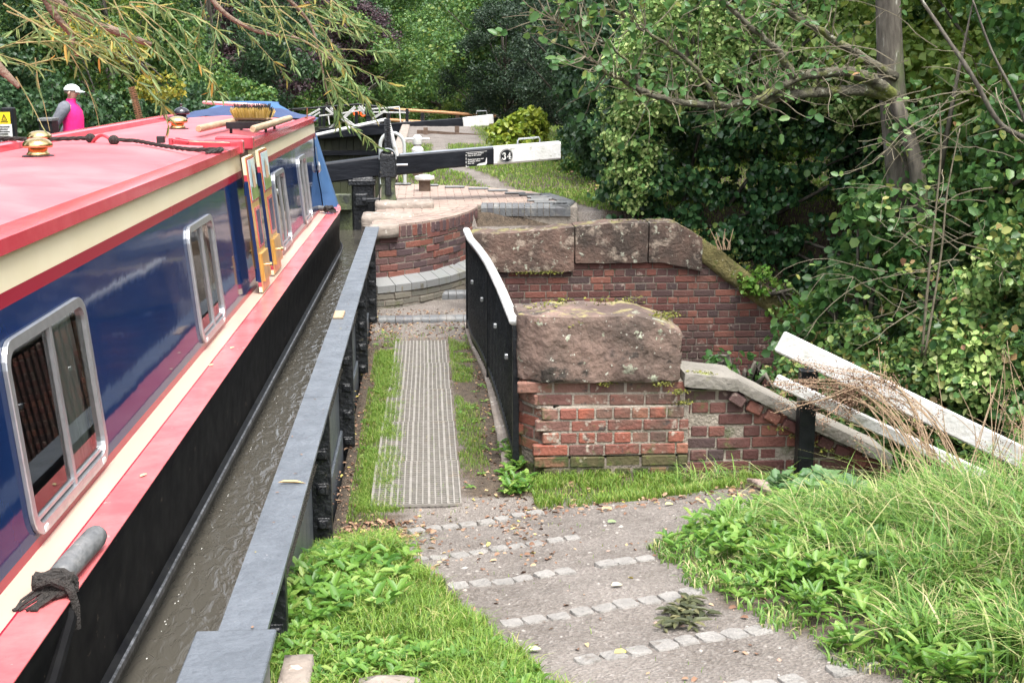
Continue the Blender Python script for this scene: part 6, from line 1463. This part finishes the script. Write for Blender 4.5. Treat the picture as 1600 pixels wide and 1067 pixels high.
for pts_, rs in LIMBS:
    P_ = [at_y(*p) for p in pts_]; D_ = bez(P_); R_ = list(np.interp(np.linspace(0, len(rs)-1, len(D_)), range(len(rs)), rs)); mb = MB(); mb.tube([p+Vector((random.gauss(0, .006), random.gauss(0, .006), random.gauss(0, .008))) for p in D_], R_, 9, jit=.1); mb.build('limb', M['limb'], al, smooth='all')
    for k in range(3, len(D_)):
        for q in range(2 if k < len(D_)*.5 else 3):
            if random.random() < (.5 if k < len(D_)*.4 else .85):
                d = Vector((random.uniform(-1, .3), random.uniform(-.6, .4), random.uniform(-.35, 1))).normalized(); L_ = random.uniform(.2, .6); p = D_[k]; tw = [p]
                for s_ in range(4): d = (d+Vector((random.gauss(0, .22), random.gauss(0, .22), random.gauss(0, .22)))).normalized(); p = p+d*L_/4; tw.append(p)
                MBt.tube(tw, [.006, .005, .004, .003, .0015], 4, caps=False)
                nl = random.randint(1, 5) if p.x < 3.3 else random.randint(0, 2)
                for _ in range(nl): t_ = random.uniform(.3, 1)*4; i_ = min(3, int(t_)); leafP.append(tw[i_].lerp(tw[i_+1], t_-i_)); leafA.append((d*.6+Vector((random.gauss(0, .7), random.gauss(0, .7), random.gauss(-.15, .5)))))
MBt.build('twigs', M['twig'], al)
LP = np.array([tuple(p) for p in leafP]); LA = np.array([tuple(p) for p in leafA]); V, F = leafmesh(LP, LA, rnd3(len(LP))+np.array([0, -.5, .7]), rng.uniform(.05, .10, len(LP)), rng.uniform(.022, .040, len(LP)), True, curl=.15)
fast('leaves', V, F, LM['alder'], al)
V, F = clumpcloud(crown_centers(120, 2.4, 2.0, 1.4, 77)+np.array([5.6, 12.2, 6.8]), .5, 90, .085, .45, True); fast('crown', V, F, LM['alder'], al)
# bare pale twigs and slanting stems of the hazel on the right
hz = thing('hazel_shrub', 'thin pale bare stems and arching twigs tangled on the right by the alder', 'shrub')
for pts_, r0 in (([(1600, 215, 9.2), (1560, 190, 9.2), (1520, 120, 9.2), (1480, 60, 9.3), (1440, 0, 9.4), (1400, -60, 9.4)], .022), ([(1625, 260, 9.0), (1590, 160, 9.0), (1550, 80, 9.1), (1520, 0, 9.2)], .014), ([(1440, 560, 9.4), (1452, 420, 9.4), (1462, 330, 9.4), (1470, 240, 9.4), (1468, 160, 9.4)], .012), ([(1445, 555, 9.3), (1470, 400, 9.3), (1480, 300, 9.3), (1500, 200, 9.3)], .010)):
    D_ = bez([at_y(*p) for p in pts_]); mb = MB(); mb.tube(D_, [r0*(1-.6*k/len(D_)) for k in range(len(D_))], 8, jit=.08); mb.build('stem', M['bark'] if r0 > .013 else M['twig'], hz, smooth='all')
mb = MB(); lp = []; la = []
for k in range(44):
    u, v = random.uniform(1380, 1600), random.uniform(60, 520); y = random.uniform(8.6, 10.4); p = at_y(u, v, y); d = Vector((random.uniform(-1, -.1), random.uniform(-.3, .3), random.uniform(-.3, .5))).normalized(); L_ = random.uniform(.4, 1.3); tw = [p]; n_ = 8
    for s_ in range(n_): d = (d+Vector((random.gauss(0, .16), random.gauss(0, .14), random.gauss(-.05, .18)))).normalized(); p = p+d*L_/n_; tw.append(p)
    mb.tube(tw, [.0042*(1-.8*i/n_)+.001 for i in range(n_+1)], 4, caps=False)
    for b2 in range(3):
        i0 = random.randint(2, n_-1); q = tw[i0]; d2 = (d+Vector((random.gauss(0, .7), random.gauss(0, .5), random.gauss(0, .7)))).normalized(); t2 = [q]
        for s_ in range(4): d2 = (d2+Vector((random.gauss(0, .2), 0, random.gauss(0, .2)))).normalized(); q = q+d2*.07; t2.append(q)
        mb.tube(t2, [.003, .0025, .002, .0015, .001], 3, caps=False)
        if random.random() < .55:
            for _ in range(3): lp.append(tuple(t2[random.randint(1, 4)])); la.append((random.gauss(0, 1), random.gauss(0, 1), random.gauss(-.3, .6)))
mb.build('twigs', M['twig'], hz)
V, F = leafmesh(np.array(lp), np.array(la), rnd3(len(lp))+np.array([0, -.4, .6]), .06, .022, True); fast('leaves', V, F, LM['bramble'], hz)
sk = thing('dead_twig', 'little bundle of dead brown twigs on the parapet slope', 'twigs'); mb = MB()
for k in range(7): a = at_y(1122+k*3, 390, 13.1); mb.tube([a, a+Vector((random.uniform(-.06, .02), 0, .08)), a+Vector((random.uniform(-.12, .05), 0, random.uniform(.14, .24)))], [.007, .006, .003], 5)
mb.build('twig_bundle', M['drystem'], sk)

# willow overhanging from the left
wl = thing('willow_tree', 'overhanging willow with yellowing narrow leaves and brown boughs across the top left', 'tree')
mb = MB(); mb.tube([(-6.6, 7.2, .5), (-6.5, 7.2, 1.8), (-6.2, 7.1, 3.2), (-5.6, 7.0, 4.4), (-5.0, 6.9, 5.6)], [.36, .30, .27, .22, .15], 14, jit=.05); mb.build('trunk', M['barkb'], wl, smooth='all')
WB = [([(-5.9, 7.05, 3.8), at_y(-120, -160, 7.4), at_y(20, -60, 7.5), at_y(90, 5, 7.6), at_y(160, 40, 7.7), at_y(205, 58, 7.7), at_y(236, 70, 7.75)], [.11, .06, .04, .028, .024, .020, .014]),
      ([at_y(-60, -140, 7.4), at_y(50, -40, 7.3), at_y(85, 22, 7.3), at_y(110, 52, 7.35), at_y(113, 75, 7.35), at_y(122, 86, 7.4)], [.06, .04, .020, .018, .015, .010]),
      ([(-5.9, 7.05, 3.4), at_y(-150, 40, 7.0), at_y(-30, 80, 7.0), at_y(5, 112, 7.0), at_y(30, 136, 7.0)], [.08, .04, .026, .022, .012]),
      ([(-5.5, 7, 4.6), at_y(150, -260, 8.4), at_y(300, -60, 8.4), at_y(340, 10, 8.4), at_y(400, 48, 8.4), at_y(470, 62, 8.4), at_y(520, 95, 8.4)], [.10, .05, .022, .016, .012, .009, .005]),
      ([at_y(300, -60, 8.4), at_y(420, -20, 8.6), at_y(480, 30, 8.7), at_y(500, 90, 8.7), at_y(512, 150, 8.7)], [.02, .014, .009, .006, .004])]
SH = []; 
for P_, rs in WB:
    D_ = bez([Vector(p) for p in P_]); R_ = list(np.interp(np.linspace(0, len(rs)-1, len(D_)), range(len(rs)), rs)); mb = MB(); mb.tube(D_, R_, 9, jit=.08); mb.build('bough', M['barkb'], wl, smooth='all'); SH += D_[6:]
mb = MB(); lp = []; la = []; ll = []
def shoot(p, d, L_, dens=70, droop=.05, r0=.0045):
    e_ = p+d.normalized()*L_
    if -.30 < e_.x/e_.y+4.66/17.6+.265-.265 < .035 and e_.z < 2.55 and abs(e_.x/e_.y+.265) < .04: return
    n_ = max(5, int(L_/.07)); tw = [p]
    for s_ in range(n_): d = (d+Vector((random.gauss(0, .07), random.gauss(0, .07), random.gauss(-droop, .05)))).normalized(); p = p+d*L_/n_; tw.append(p)
    mb.tube(tw, [r0*(1-.75*i/n_) for i in range(n_+1)], 4, caps=False)
    for _ in range(int(L_*dens)):
        t_ = random.uniform(.15, 1)*n_; i_ = min(n_-1, int(t_)); q = tw[i_].lerp(tw[i_+1], t_-i_); dd = (tw[i_+1]-tw[i_]).normalized()
        lp.append(tuple(q)); la.append(tuple(dd*.9+Vector((random.gauss(0, .5), random.gauss(0, .5), random.gauss(-.25, .4))))); ll.append(random.uniform(.05, .10))
for k in range(34):
    p = Vector(random.choice(SH)); shoot(p, Vector((random.uniform(-.3, 1), random.uniform(-.5, .5), random.uniform(-.4, .5))), random.uniform(.2, .55), 46)
for k in range(20): shoot(at_y(random.uniform(-60, 230), random.uniform(-60, 30), random.uniform(6.6, 8.2)), Vector((random.uniform(.1, 1), random.uniform(-.3, .3), random.uniform(-.6, .1))), random.uniform(.4, .9), 44)
for k in range(10): shoot(at_y(random.uniform(-60, 40), random.uniform(60, 170), random.uniform(6.4, 7.4)), Vector((random.uniform(.3, 1), random.uniform(-.3, .3), random.uniform(-.5, .3))), random.uniform(.2, .5), 40)
for k in range(20): shoot(at_y(random.uniform(330, 540), random.uniform(-60, 20), random.uniform(7.8, 9.2)), Vector((random.uniform(-.1, 1), random.uniform(-.3, .3), random.uniform(-.6, .1))), random.uniform(.3, .75), 48)
for P0 in ([(500, 90, 8.7), (508, 130, 8.7), (520, 165, 8.7), (545, 195, 8.6), (575, 215, 8.5), (597, 232, 8.5)], [(470, 50, 8.6), (520, 90, 8.6), (560, 140, 8.6), (585, 185, 8.6)], [(510, 110, 8.6), (530, 160, 8.6), (528, 200, 8.6)], [(55, 90, 7.2), (60, 130, 7.2), (68, 160, 7.2), (78, 205, 7.2)], [(25, 120, 7.2), (50, 165, 7.2), (70, 205, 7.1)]):
    D_ = bez([at_y(*p) for p in P0], 5); mb.tube(D_, [.004*(1-.6*i/len(D_)) for i in range(len(D_))], 4, caps=False)
    for _ in range(46 if P0[0][0] > 400 else 14): i_ = random.randint(2, len(D_)-2); lp.append(tuple(D_[i_])); la.append(tuple((D_[i_+1]-D_[i_]).normalized()*.8+Vector((random.gauss(0, .45), random.gauss(0, .4), random.gauss(-.4, .35))))); ll.append(random.uniform(.06, .11))
mb.build('shoots', M['twigy'], wl)
lp = np.array(lp); la = np.array(la); ll = np.array(ll); thin = (lp[:, 0] > -4.66/17.6*lp[:, 1]-.25) & (lp[:, 0] < -4.66/17.6*lp[:, 1]+.22) & (lp[:, 2] < 2.5) & (rng.random(len(lp)) < .8); lp, la, ll = lp[~thin], la[~thin], ll[~thin]; V, F = leafmesh(lp, la, rnd3(len(lp))+np.array([0, 0, .4]), ll, ll*.085, True, curl=.15); fast('leaves', V, F, LM['willowy'], wl)
V, F = clumpcloud(crown_centers(70, 2.2, 2.2, 1.0, 31)+np.array([-5.6, 7.0, 5.6]), .5, 130, .10, .1, False); fast('crown', V, F, LM['willowy'], wl)

# ---------------------------------------------------------------- grass, weeds, litter
def blades(x, y, h, w, lean=.5, z=None, seed=0):
    n = len(x); z = H(x, y) if z is None else z; az = rng.random(n)*2*PI; h = np.broadcast_to(h, n)*rng.uniform(.5, 1.25, n); w = np.broadcast_to(w, n)*rng.uniform(.6, 1.2, n); ln = rng.uniform(.1, 1, n)*lean*h
    dx, dy = np.cos(az), np.sin(az); a2 = az+rng.uniform(.8, 2.2, n); sx, sy = np.cos(a2)*w, np.sin(a2)*w; V = []
    for t_, ww, zz in ((0, 1, 0), (.35, .9, .45), (.7, .6, .80), (1, .08, 1)):
        o = ln*(t_**2); px = x+dx*o; py = y+dy*o; pz = z+h*zz*(1-.25*lean*t_)
        V += [np.stack([px-sx*ww, py-sy*ww, pz], 1), np.stack([px+sx*ww, py+sy*ww, pz], 1)]
    V = np.stack(V, 1).reshape(-1, 3); b = np.arange(n)[:, None]*8; F = np.concatenate([b+np.array([[2*k, 2*k+1, 2*k+3, 2*k+2]]) for k in range(3)]); return V, F
def scatter(n, x0, x1, y0, y1, dens):
    x = rng.uniform(x0, x1, n); y = rng.uniform(y0, y1, n); k = rng.random(n) < dens(x, y); return x[k], y[k]
def lbx_(y): return np.interp(y, lby, lbx)
def rbx_(y): return np.interp(y, rby, rbx)
gp = []
# left verge of the ramp
x, y = scatter(90000, -.60, .8, 2.6, 6.7, lambda x, y: (x < lbx_(y)+.06*(vnoise(x, y, 9, 1)-.3))*(1-.8*sm(5.6, 6.3, y+.8*(x+.3)))*(.35+.65*(vnoise(x, y, 7, 4) > .3)))
gp.append(blades(x, y, .045+.035*vnoise(x, y, 3, 8), .0027, 1.0))
# tall tuft near the ribs
x = rng.normal(-.24, .06, 900); y = rng.normal(5.55, .07, 900); gp.append(blades(x, y, .15, .003, 1.1))
# strips either side of the gratings
x, y = scatter(70000, -.50, .52, 6.9, 12.6, lambda x, y: np.where(x < -.2, (x > -.47)*sm(-.22, -.30, x)*.75*(vnoise(x, y, 5, 3) > .30), (x > .2)*sm(.17, .23, x)*sm(.42, .32, x)*sm(7.6, 8.2, y)*.8*(vnoise(x, y, 4, 2) > .34))*sm(12.2, 11.6, y)+(np.abs(x+.07) < .3)*.02)
gp.append(blades(x, y, .035, .0018, .9))
x, y = scatter(34000, -.42, -.08, 7.05, 11.4, lambda x, y: sm(-.12, -.24, x+.02*(y-7.2))*.9*(vnoise(x, y, 6, 3) > .25)); gp.append(blades(x, y, .045, .0018, .9))
# in front of the pier and its wall
x, y = scatter(26000, .5, 2.3, 6.75, 7.62, lambda x, y: sm(6.9, 7.15, y+.12*(vnoise(x, y, 5, 1)-.5))*(.25+.75*(vnoise(x, y, 6, 9) > .42))*(x > .62)*np.where((x > 1.84) & (y < 7.35), .0, 1))
gp.append(blades(x, y, .06, .0022, .9))
x, y = scatter(22000, -.1, 1.9, 2.9, 7.0, lambda x, y: .05*(vnoise(x, y, 8, 5) > .72)); gp.append(blades(x, y, .02, .0015, .9))
V, F = merge(gp); tag(fast('short_grass', V, F, LM['grass']), kind='stuff')
# right bank: short at the edge, long further in
def rd(x, y): return x-rbx_(y)
x, y = scatter(58000, .95, 3.6, 2.4, 7.2, lambda x, y: (rd(x, y) > -.06+.1*(vnoise(x, y, 7, 3)-.5))*sm(7.0, 6.4, y+.25*(x < 2.0))*(.15+.85*(vnoise(x, y, 5, 2) > .38))*np.clip(1.2-.2*rd(x, y), .5, 1))
hh = .05+.16*sm(.1, .7, rd(x, y))*(.4+vnoise(x, y, 2.5, 6)); gp = [blades(x, y, hh, .0040, 1.2)]
x, y = scatter(30000, 1.5, 5.0, 3.2, 7.5, lambda x, y: (rd(x, y) > .45)*sm(.45, .9, rd(x, y))*(vnoise(x, y, 2.2, 4) > .35)*.6)
gp.append(blades(x, y, .18, .0045, 1.7))
x = np.concatenate([rng.normal(cx, .25, 900) for cx in (2.5, 2.3, 2.6)]); y = np.concatenate([rng.normal(cy, .3, 900) for cy in (5.3, 4.4, 4.8)]); gp.append(blades(x, y, .36, .0034, 1.3))
for _ in range(70):
    cx, cy = random.uniform(1.3, 3.3), random.uniform(3.1, 6.2)
    if cx < float(rbx_(cy))+.25: continue
    n_ = random.randint(50, 130); gp.append(blades(rng.normal(cx, .05, n_), rng.normal(cy, .05, n_), random.uniform(.15, .32)*(1 if cy < 5.6 else .7), random.uniform(.0026, .0045), 1.5))
V, F = merge(gp); tag(fast('long_grass', V, F, LM['grass2']), kind='stuff')
# lockside lawn
x, y = scatter(150000, -.4, 8, 15, 39, lambda x, y: (1-gravel(x, y))*(y > 16.3+0*x)*np.clip(1.1-(y-16)/30, .3, 1)); k = ~np.array([inpoly(a-.06, b_-.06, APR) for a, b_ in zip(x, y)]); 
x, y = x[k], y[k]; V1, F1 = blades(x, y, .055, .006, .7)
x, y = scatter(24000, 1.9, 6, 13.6, 18, lambda x, y: (1-gravel(x, y))*.8*((x > 1.95) | (y > 16.4))); V2, F2 = blades(x, y, .05, .004, .8)
x, y = scatter(30000, -12, -3.8, 14, 46, lambda x, y: .6+0*x); V3, F3 = blades(x, y, .08, .008, .8)
V, F = merge([(V1, F1), (V2, F2), (V3, F3)]); tag(fast('lawn_grass', V, F, LM['grass']), kind='stuff')
# leafy weeds
def rosettes(pts_, leafn, L_, asp, up=.35, full=True, zoff=0):
    P_ = []; A_ = []; Nn = []
    for (x, y, s_) in pts_:
        z = float(H(x, y))+zoff; n_ = random.randint(*leafn); a0 = random.random()*6
        for k in range(n_):
            a = a0+2*PI*k/n_+random.gauss(0, .2); e_ = random.uniform(.1, .9)*up*2; hgt = random.uniform(0, .5)*s_*L_; d = Vector((math.cos(a), math.sin(a), e_)).normalized(); P_.append((x+math.cos(a)*.006, y+math.sin(a)*.006, z+hgt+.004)); A_.append(tuple(d)); Nn.append((-math.cos(a)*e_, -math.sin(a)*e_, 1))
    P_ = np.array(P_); sz = L_*rng.uniform(.6, 1.2, len(P_)); return leafmesh(P_, np.array(A_), np.array(Nn)+rng.normal(size=(len(P_), 3))*.15, sz, sz*asp, full, curl=.3)
wp = []
x, y = scatter(1300, -.55, .6, 3.2, 6.0, lambda x, y: (x < lbx_(y)-.04)*(vnoise(x, y, 3.4, 4) > .52)); wp.append(rosettes([(a, b_, 1) for a, b_ in zip(x, y)], (4, 7), .042, .30, .7, zoff=.012))
x, y = scatter(120, -.58, -.10, 4.3, 5.6, lambda x, y: .5+0*x); wp.append(rosettes([(a, b_, 1.6) for a, b_ in zip(x, y)], (4, 8), .062, .28, .9, zoff=.02))
x, y = scatter(800, 1.0, 3.2, 3.0, 6.8, lambda x, y: (rd(x, y) > .02)*(vnoise(x, y, 2.6, 9) > .38)*.8); wp.append(rosettes([(a, b_, 1.8) for a, b_ in zip(x, y)], (4, 8), .058, .22, .8))
x, y = scatter(1400, 1.0, 3.6, 3.0, 6.8, lambda x, y: (rd(x, y) > .08)*(vnoise(x, y, 2.2, 12) > .48)); wp.append(rosettes([(a, b_, 3) for a, b_ in zip(x, y)], (6, 11), .048, .36, 1.1, zoff=.05))
x, y = scatter(900, 1.0, 3.4, 3.0, 6.8, lambda x, y: (rd(x, y) > .0)*(vnoise(x, y, 3.1, 15) > .45)); wp.append(rosettes([(a, b_, 2.2) for a, b_ in zip(x, y)], (6, 10), .075, .15, .9, zoff=.01))
x, y = scatter(60, .47, .62, 7.3, 8.4, lambda x, y: .8+0*x); wp.append(rosettes([(a, b_, 1.8) for a, b_ in zip(x, y)], (5, 9), .06, .26, .9))
x, y = scatter(170, -.48, .5, 7.2, 12.7, lambda x, y: (np.abs(x+.06) > .3)*.9); wp.append(rosettes([(a, b_, .8) for a, b_ in zip(x, y)], (4, 6), .035, .3))
V, F = merge(wp); tag(fast('leafy_weeds', V, F, LM['weed']), kind='stuff')
wp = []
x, y = scatter(380, 1.75, 2.7, 5.4, 6.9, lambda x, y: sm(.55, .2, np.hypot((x-2.2)*.9, y-6.1))); wp.append(rosettes([(a, b_, 2.6) for a, b_ in zip(x, y)], (5, 8), .065, .42, .9, zoff=.04))
x, y = scatter(60, 1.5, 2.1, 4.5, 5.3, lambda x, y: .7+0*x); wp.append(rosettes([(a, b_, 2) for a, b_ in zip(x, y)], (4, 7), .06, .42, .8, zoff=.03))
x, y = scatter(40, 2.5, 3.4, 4.6, 6.4, lambda x, y: .8+0*x); wp.append(rosettes([(a, b_, 2.4) for a, b_ in zip(x, y)], (4, 7), .06, .40, .9, zoff=.12))
V, F = merge(wp); tag(fast('mallow_weeds', V, F, LM['weedb']), kind='stuff')
# fallen leaves
def litter(x, y, L_, zoff=.006):
    n = len(x); z = H(x, y)+zoff; a = rng.random(n)*6.28; A_ = np.stack([np.cos(a), np.sin(a), rng.normal(0, .25, n)], 1); Nn = np.stack([rng.normal(0, .35, n), rng.normal(0, .35, n), np.ones(n)], 1); s_ = L_*rng.uniform(.5, 1.3, n); return leafmesh(np.stack([x, y, z], 1), A_, Nn, s_, s_*.3, True, fold=.5, curl=.2)
wp = []
x, y = scatter(9000, -.60, .6, 5.2, 13.4, lambda x, y: np.where(x < -.28, .5, .10)*(.3+.7*(vnoise(x, y, 4, 7) > .4))+(x > .36)*.25+(y > 11.8)*.25); wp.append(litter(x, y, .028))
x, y = scatter(2200, -.5, .15, 5.3, 6.9, lambda x, y: sm(.1, -.35, x)*.9); wp.append(litter(x, y, .034, .012))
x, y = scatter(900, .5, 2.0, 6.5, 7.6, lambda x, y: .35+0*x); wp.append(litter(x, y, .035, .01))
x, y = scatter(420, -.1, 1.6, 3.0, 6.8, lambda x, y: .35+0*x); wp.append(litter(x, y, .026))
x, y = scatter(1200, .6, 3.4, 13.45, 14.3, lambda x, y: .5+0*x); wp.append(litter(x, y, .03))
x, y = scatter(1600, 1.6, 3.6, 16, 24, lambda x, y: sm(1.9, 2.6, x)*.7); wp.append(litter(x, y, .05, .03))
V, F = merge(wp); tag(fast('fallen_leaves', V, F, LM['litter']), kind='stuff')
# little stones on the gravel
x, y = scatter(3400, -.15, 1.7, 2.9, 7.1, lambda x, y: (gravel(x, y) > .5)*.7)
P_ = np.stack([x, y, H(x, y)], 1); s_ = np.abs(rng.normal(0, .0045, len(x)))+.002; V = np.repeat(P_, 6, 0).reshape(-1, 6, 3)+np.array([[1, 0, 0], [0, 1, 0], [-1, 0, 0], [0, -1, 0], [0, 0, .7], [0, 0, -.5]])[None]*s_[:, None, None]*rng.uniform(.6, 1.3, (len(x), 6, 1)); b = np.arange(len(x))[:, None]*6
F = np.concatenate([b+np.array([f]) for f in ((0, 1, 4), (1, 2, 4), (2, 3, 4), (3, 0, 4))]); tag(fast('gravel_stones', V.reshape(-1, 3), F, island('grit', [(0, (.10, .085, .075)), (.6, (.21, .19, .17)), (.93, (.33, .31, .28)), (1, (.36, .22, .16))], .9, 0)), kind='stuff')
for k, (u, v_, lab, c) in enumerate(((820, 1000, 'single pale green fallen leaf on the gravel by the left grass edge', (.42, .50, .26)), (920, 1010, 'single yellow fallen leaf on the gravel between the near sett rows', (.62, .52, .12)), (945, 925, 'small cream fallen leaf on the gravel in mid ramp', (.62, .55, .32)), (590, 595, 'yellow green leaf fallen on the grating strip', (.45, .48, .12)))):
    pass
FL = [((.33, 4.05), 'single pale green fallen leaf on the gravel near the left grass edge', (.42, .50, .26)), ((.62, 4.0), 'single yellow fallen leaf lying between the two nearest long sett rows', (.62, .52, .12)), ((.72, 4.75), 'small cream fallen leaf lying in the middle of the ramp', (.62, .55, .32)), ((.9, 6.1), 'green fallen leaf on the gravel in front of the pier', (.20, .36, .12)), ((1.28, 6.55), 'pale yellow fallen leaf near the brick paving patch', (.62, .55, .2)), ((.02, 8.6), 'greenish fallen leaf lying on the grating strip', (.40, .42, .15))]
for (x_, y_), lab, c in FL:
    V, F = leafmesh(np.array([[x_, y_, float(H(x_, y_))+.012]]), np.array([[1, .3, .05]]), np.array([[.1, -.15, 1.]]), np.array([.05]), np.array([.015]), True, fold=.3, curl=.15)
    tag(fast('fallen_leaf', V, F, mat('fallen_leaf_colour', c, .6)), lab, 'leaf')
lp_ = thing('withered_weed', 'withered dark green weed clump lying on the gravel', 'weed', (0, 0, 0)); V, F = rosettes([(.93+random.gauss(0, .05), 4.36+random.gauss(0, .06), 1) for _ in range(16)], (5, 8), .06, .2, .3); fast('leaves', V, F, leafmat('withered', [(0, (.05, .06, .03)), (.6, (.10, .11, .05)), (1, (.2, .19, .09))]), lp_)
tag(lp_, None)
# dead leaf on trough flange
n_ = 46; V, F = leafmesh(np.stack([rng.uniform(-.62, -.49, n_), rng.uniform(3.3, 13, n_), np.full(n_, .889)], 1), np.stack([rng.normal(size=n_), rng.normal(size=n_), np.zeros(n_)], 1), np.tile(np.array([[0, 0, 1.]]), (n_, 1)), rng.uniform(.006, .022, n_), rng.uniform(.002, .005, n_), True); tag(fast('leaf_crumbs', V, F, LM['litter']), kind='stuff')
V, F = leafmesh(np.array([[-.60, 4.92, .892]]), np.array([[1, .05, .03]]), np.array([[0, -.1, 1.]]), np.array([.11]), np.array([.010]), True, fold=.6, curl=.1); tag(fast('fallen_leaf', V, F, mat('tan_leaf', (.5, .33, .14), .6)), 'narrow tan leaf lying on the grey trough flange', 'leaf')
for (s_, x_) in ((.95, -.05), (3.1, -.07), (2.7, -.11)):
    p = BW(x_, s_, 1.079); V, F = leafmesh(np.array([tuple(p)]), np.array([[.6, 1, .05]]), np.array([[0, -.1, 1.]]), np.array([.035]), np.array([.009]), True); tag(fast('fallen_leaf', V, F, mat('tan_leaf2', (.6, .5, .25), .6)), 'small tan leaf stuck on the red gunwale', 'leaf', 'small leaves on the gunwale')
# dry dock plant arching over the boards
dk = thing('dead_dock', 'dead brown dock plant with drooping seed heads over the white barrier', 'dead plant'); mb = MB(); sp_ = []
for k in range(22):
    b0 = at_y(1470+random.uniform(-40, 50), 755, 7.1+random.uniform(-.1, .15)); e_ = at_y(random.uniform(1185, 1330), random.uniform(560, 665), 7.25+random.uniform(-.12, .12)); m_ = at_y(random.uniform(1330, 1440), random.uniform(590, 640), 7.2); D_ = bez([b0, b0.lerp(m_, .6)+Vector((0, 0, .04)), m_.lerp(e_, .25)+Vector((0, 0, .03)), m_.lerp(e_, .65)+Vector((0, 0, .02)), e_], 5)
    mb.tube(D_, [.0045*(1-.75*i/len(D_))+.0006 for i in range(len(D_))], 4, caps=False); L0 = int(len(D_)*.45)
    for _ in range(240): i_ = random.randint(L0, len(D_)-1); sp_.append(tuple(D_[i_]+Vector((random.gauss(0, .016), random.gauss(0, .016), random.gauss(-.008, .018)))))
for k in range(46):
    b0 = at_y(random.uniform(1380, 1660), random.uniform(730, 800), random.uniform(6.4, 7.1)); e_ = b0+Vector((random.uniform(-.35, .25), random.uniform(-.1, .2), random.uniform(.3, .85))); m_ = b0.lerp(e_, .5)+Vector((random.uniform(-.05, .08), 0, .08)); D_ = bez([b0, m_, e_], 6); mb.tube(D_, [.003*(1-.7*i/len(D_))+.0005 for i in range(len(D_))], 4, caps=False)
    if k % 2:
        for _ in range(60): i_ = random.randint(6, len(D_)-1); sp_.append(tuple(D_[i_]+Vector((random.gauss(0, .02), random.gauss(0, .02), random.gauss(0, .03)))))
mb.build('stems', M['drystem'], dk); sp_ = np.array(sp_); V, F = leafmesh(sp_, rnd3(len(sp_)), rnd3(len(sp_)), rng.uniform(.007, .014, len(sp_)), rng.uniform(.0025, .005, len(sp_))); fast('seed_heads', V, F, M['dryseed'], dk)
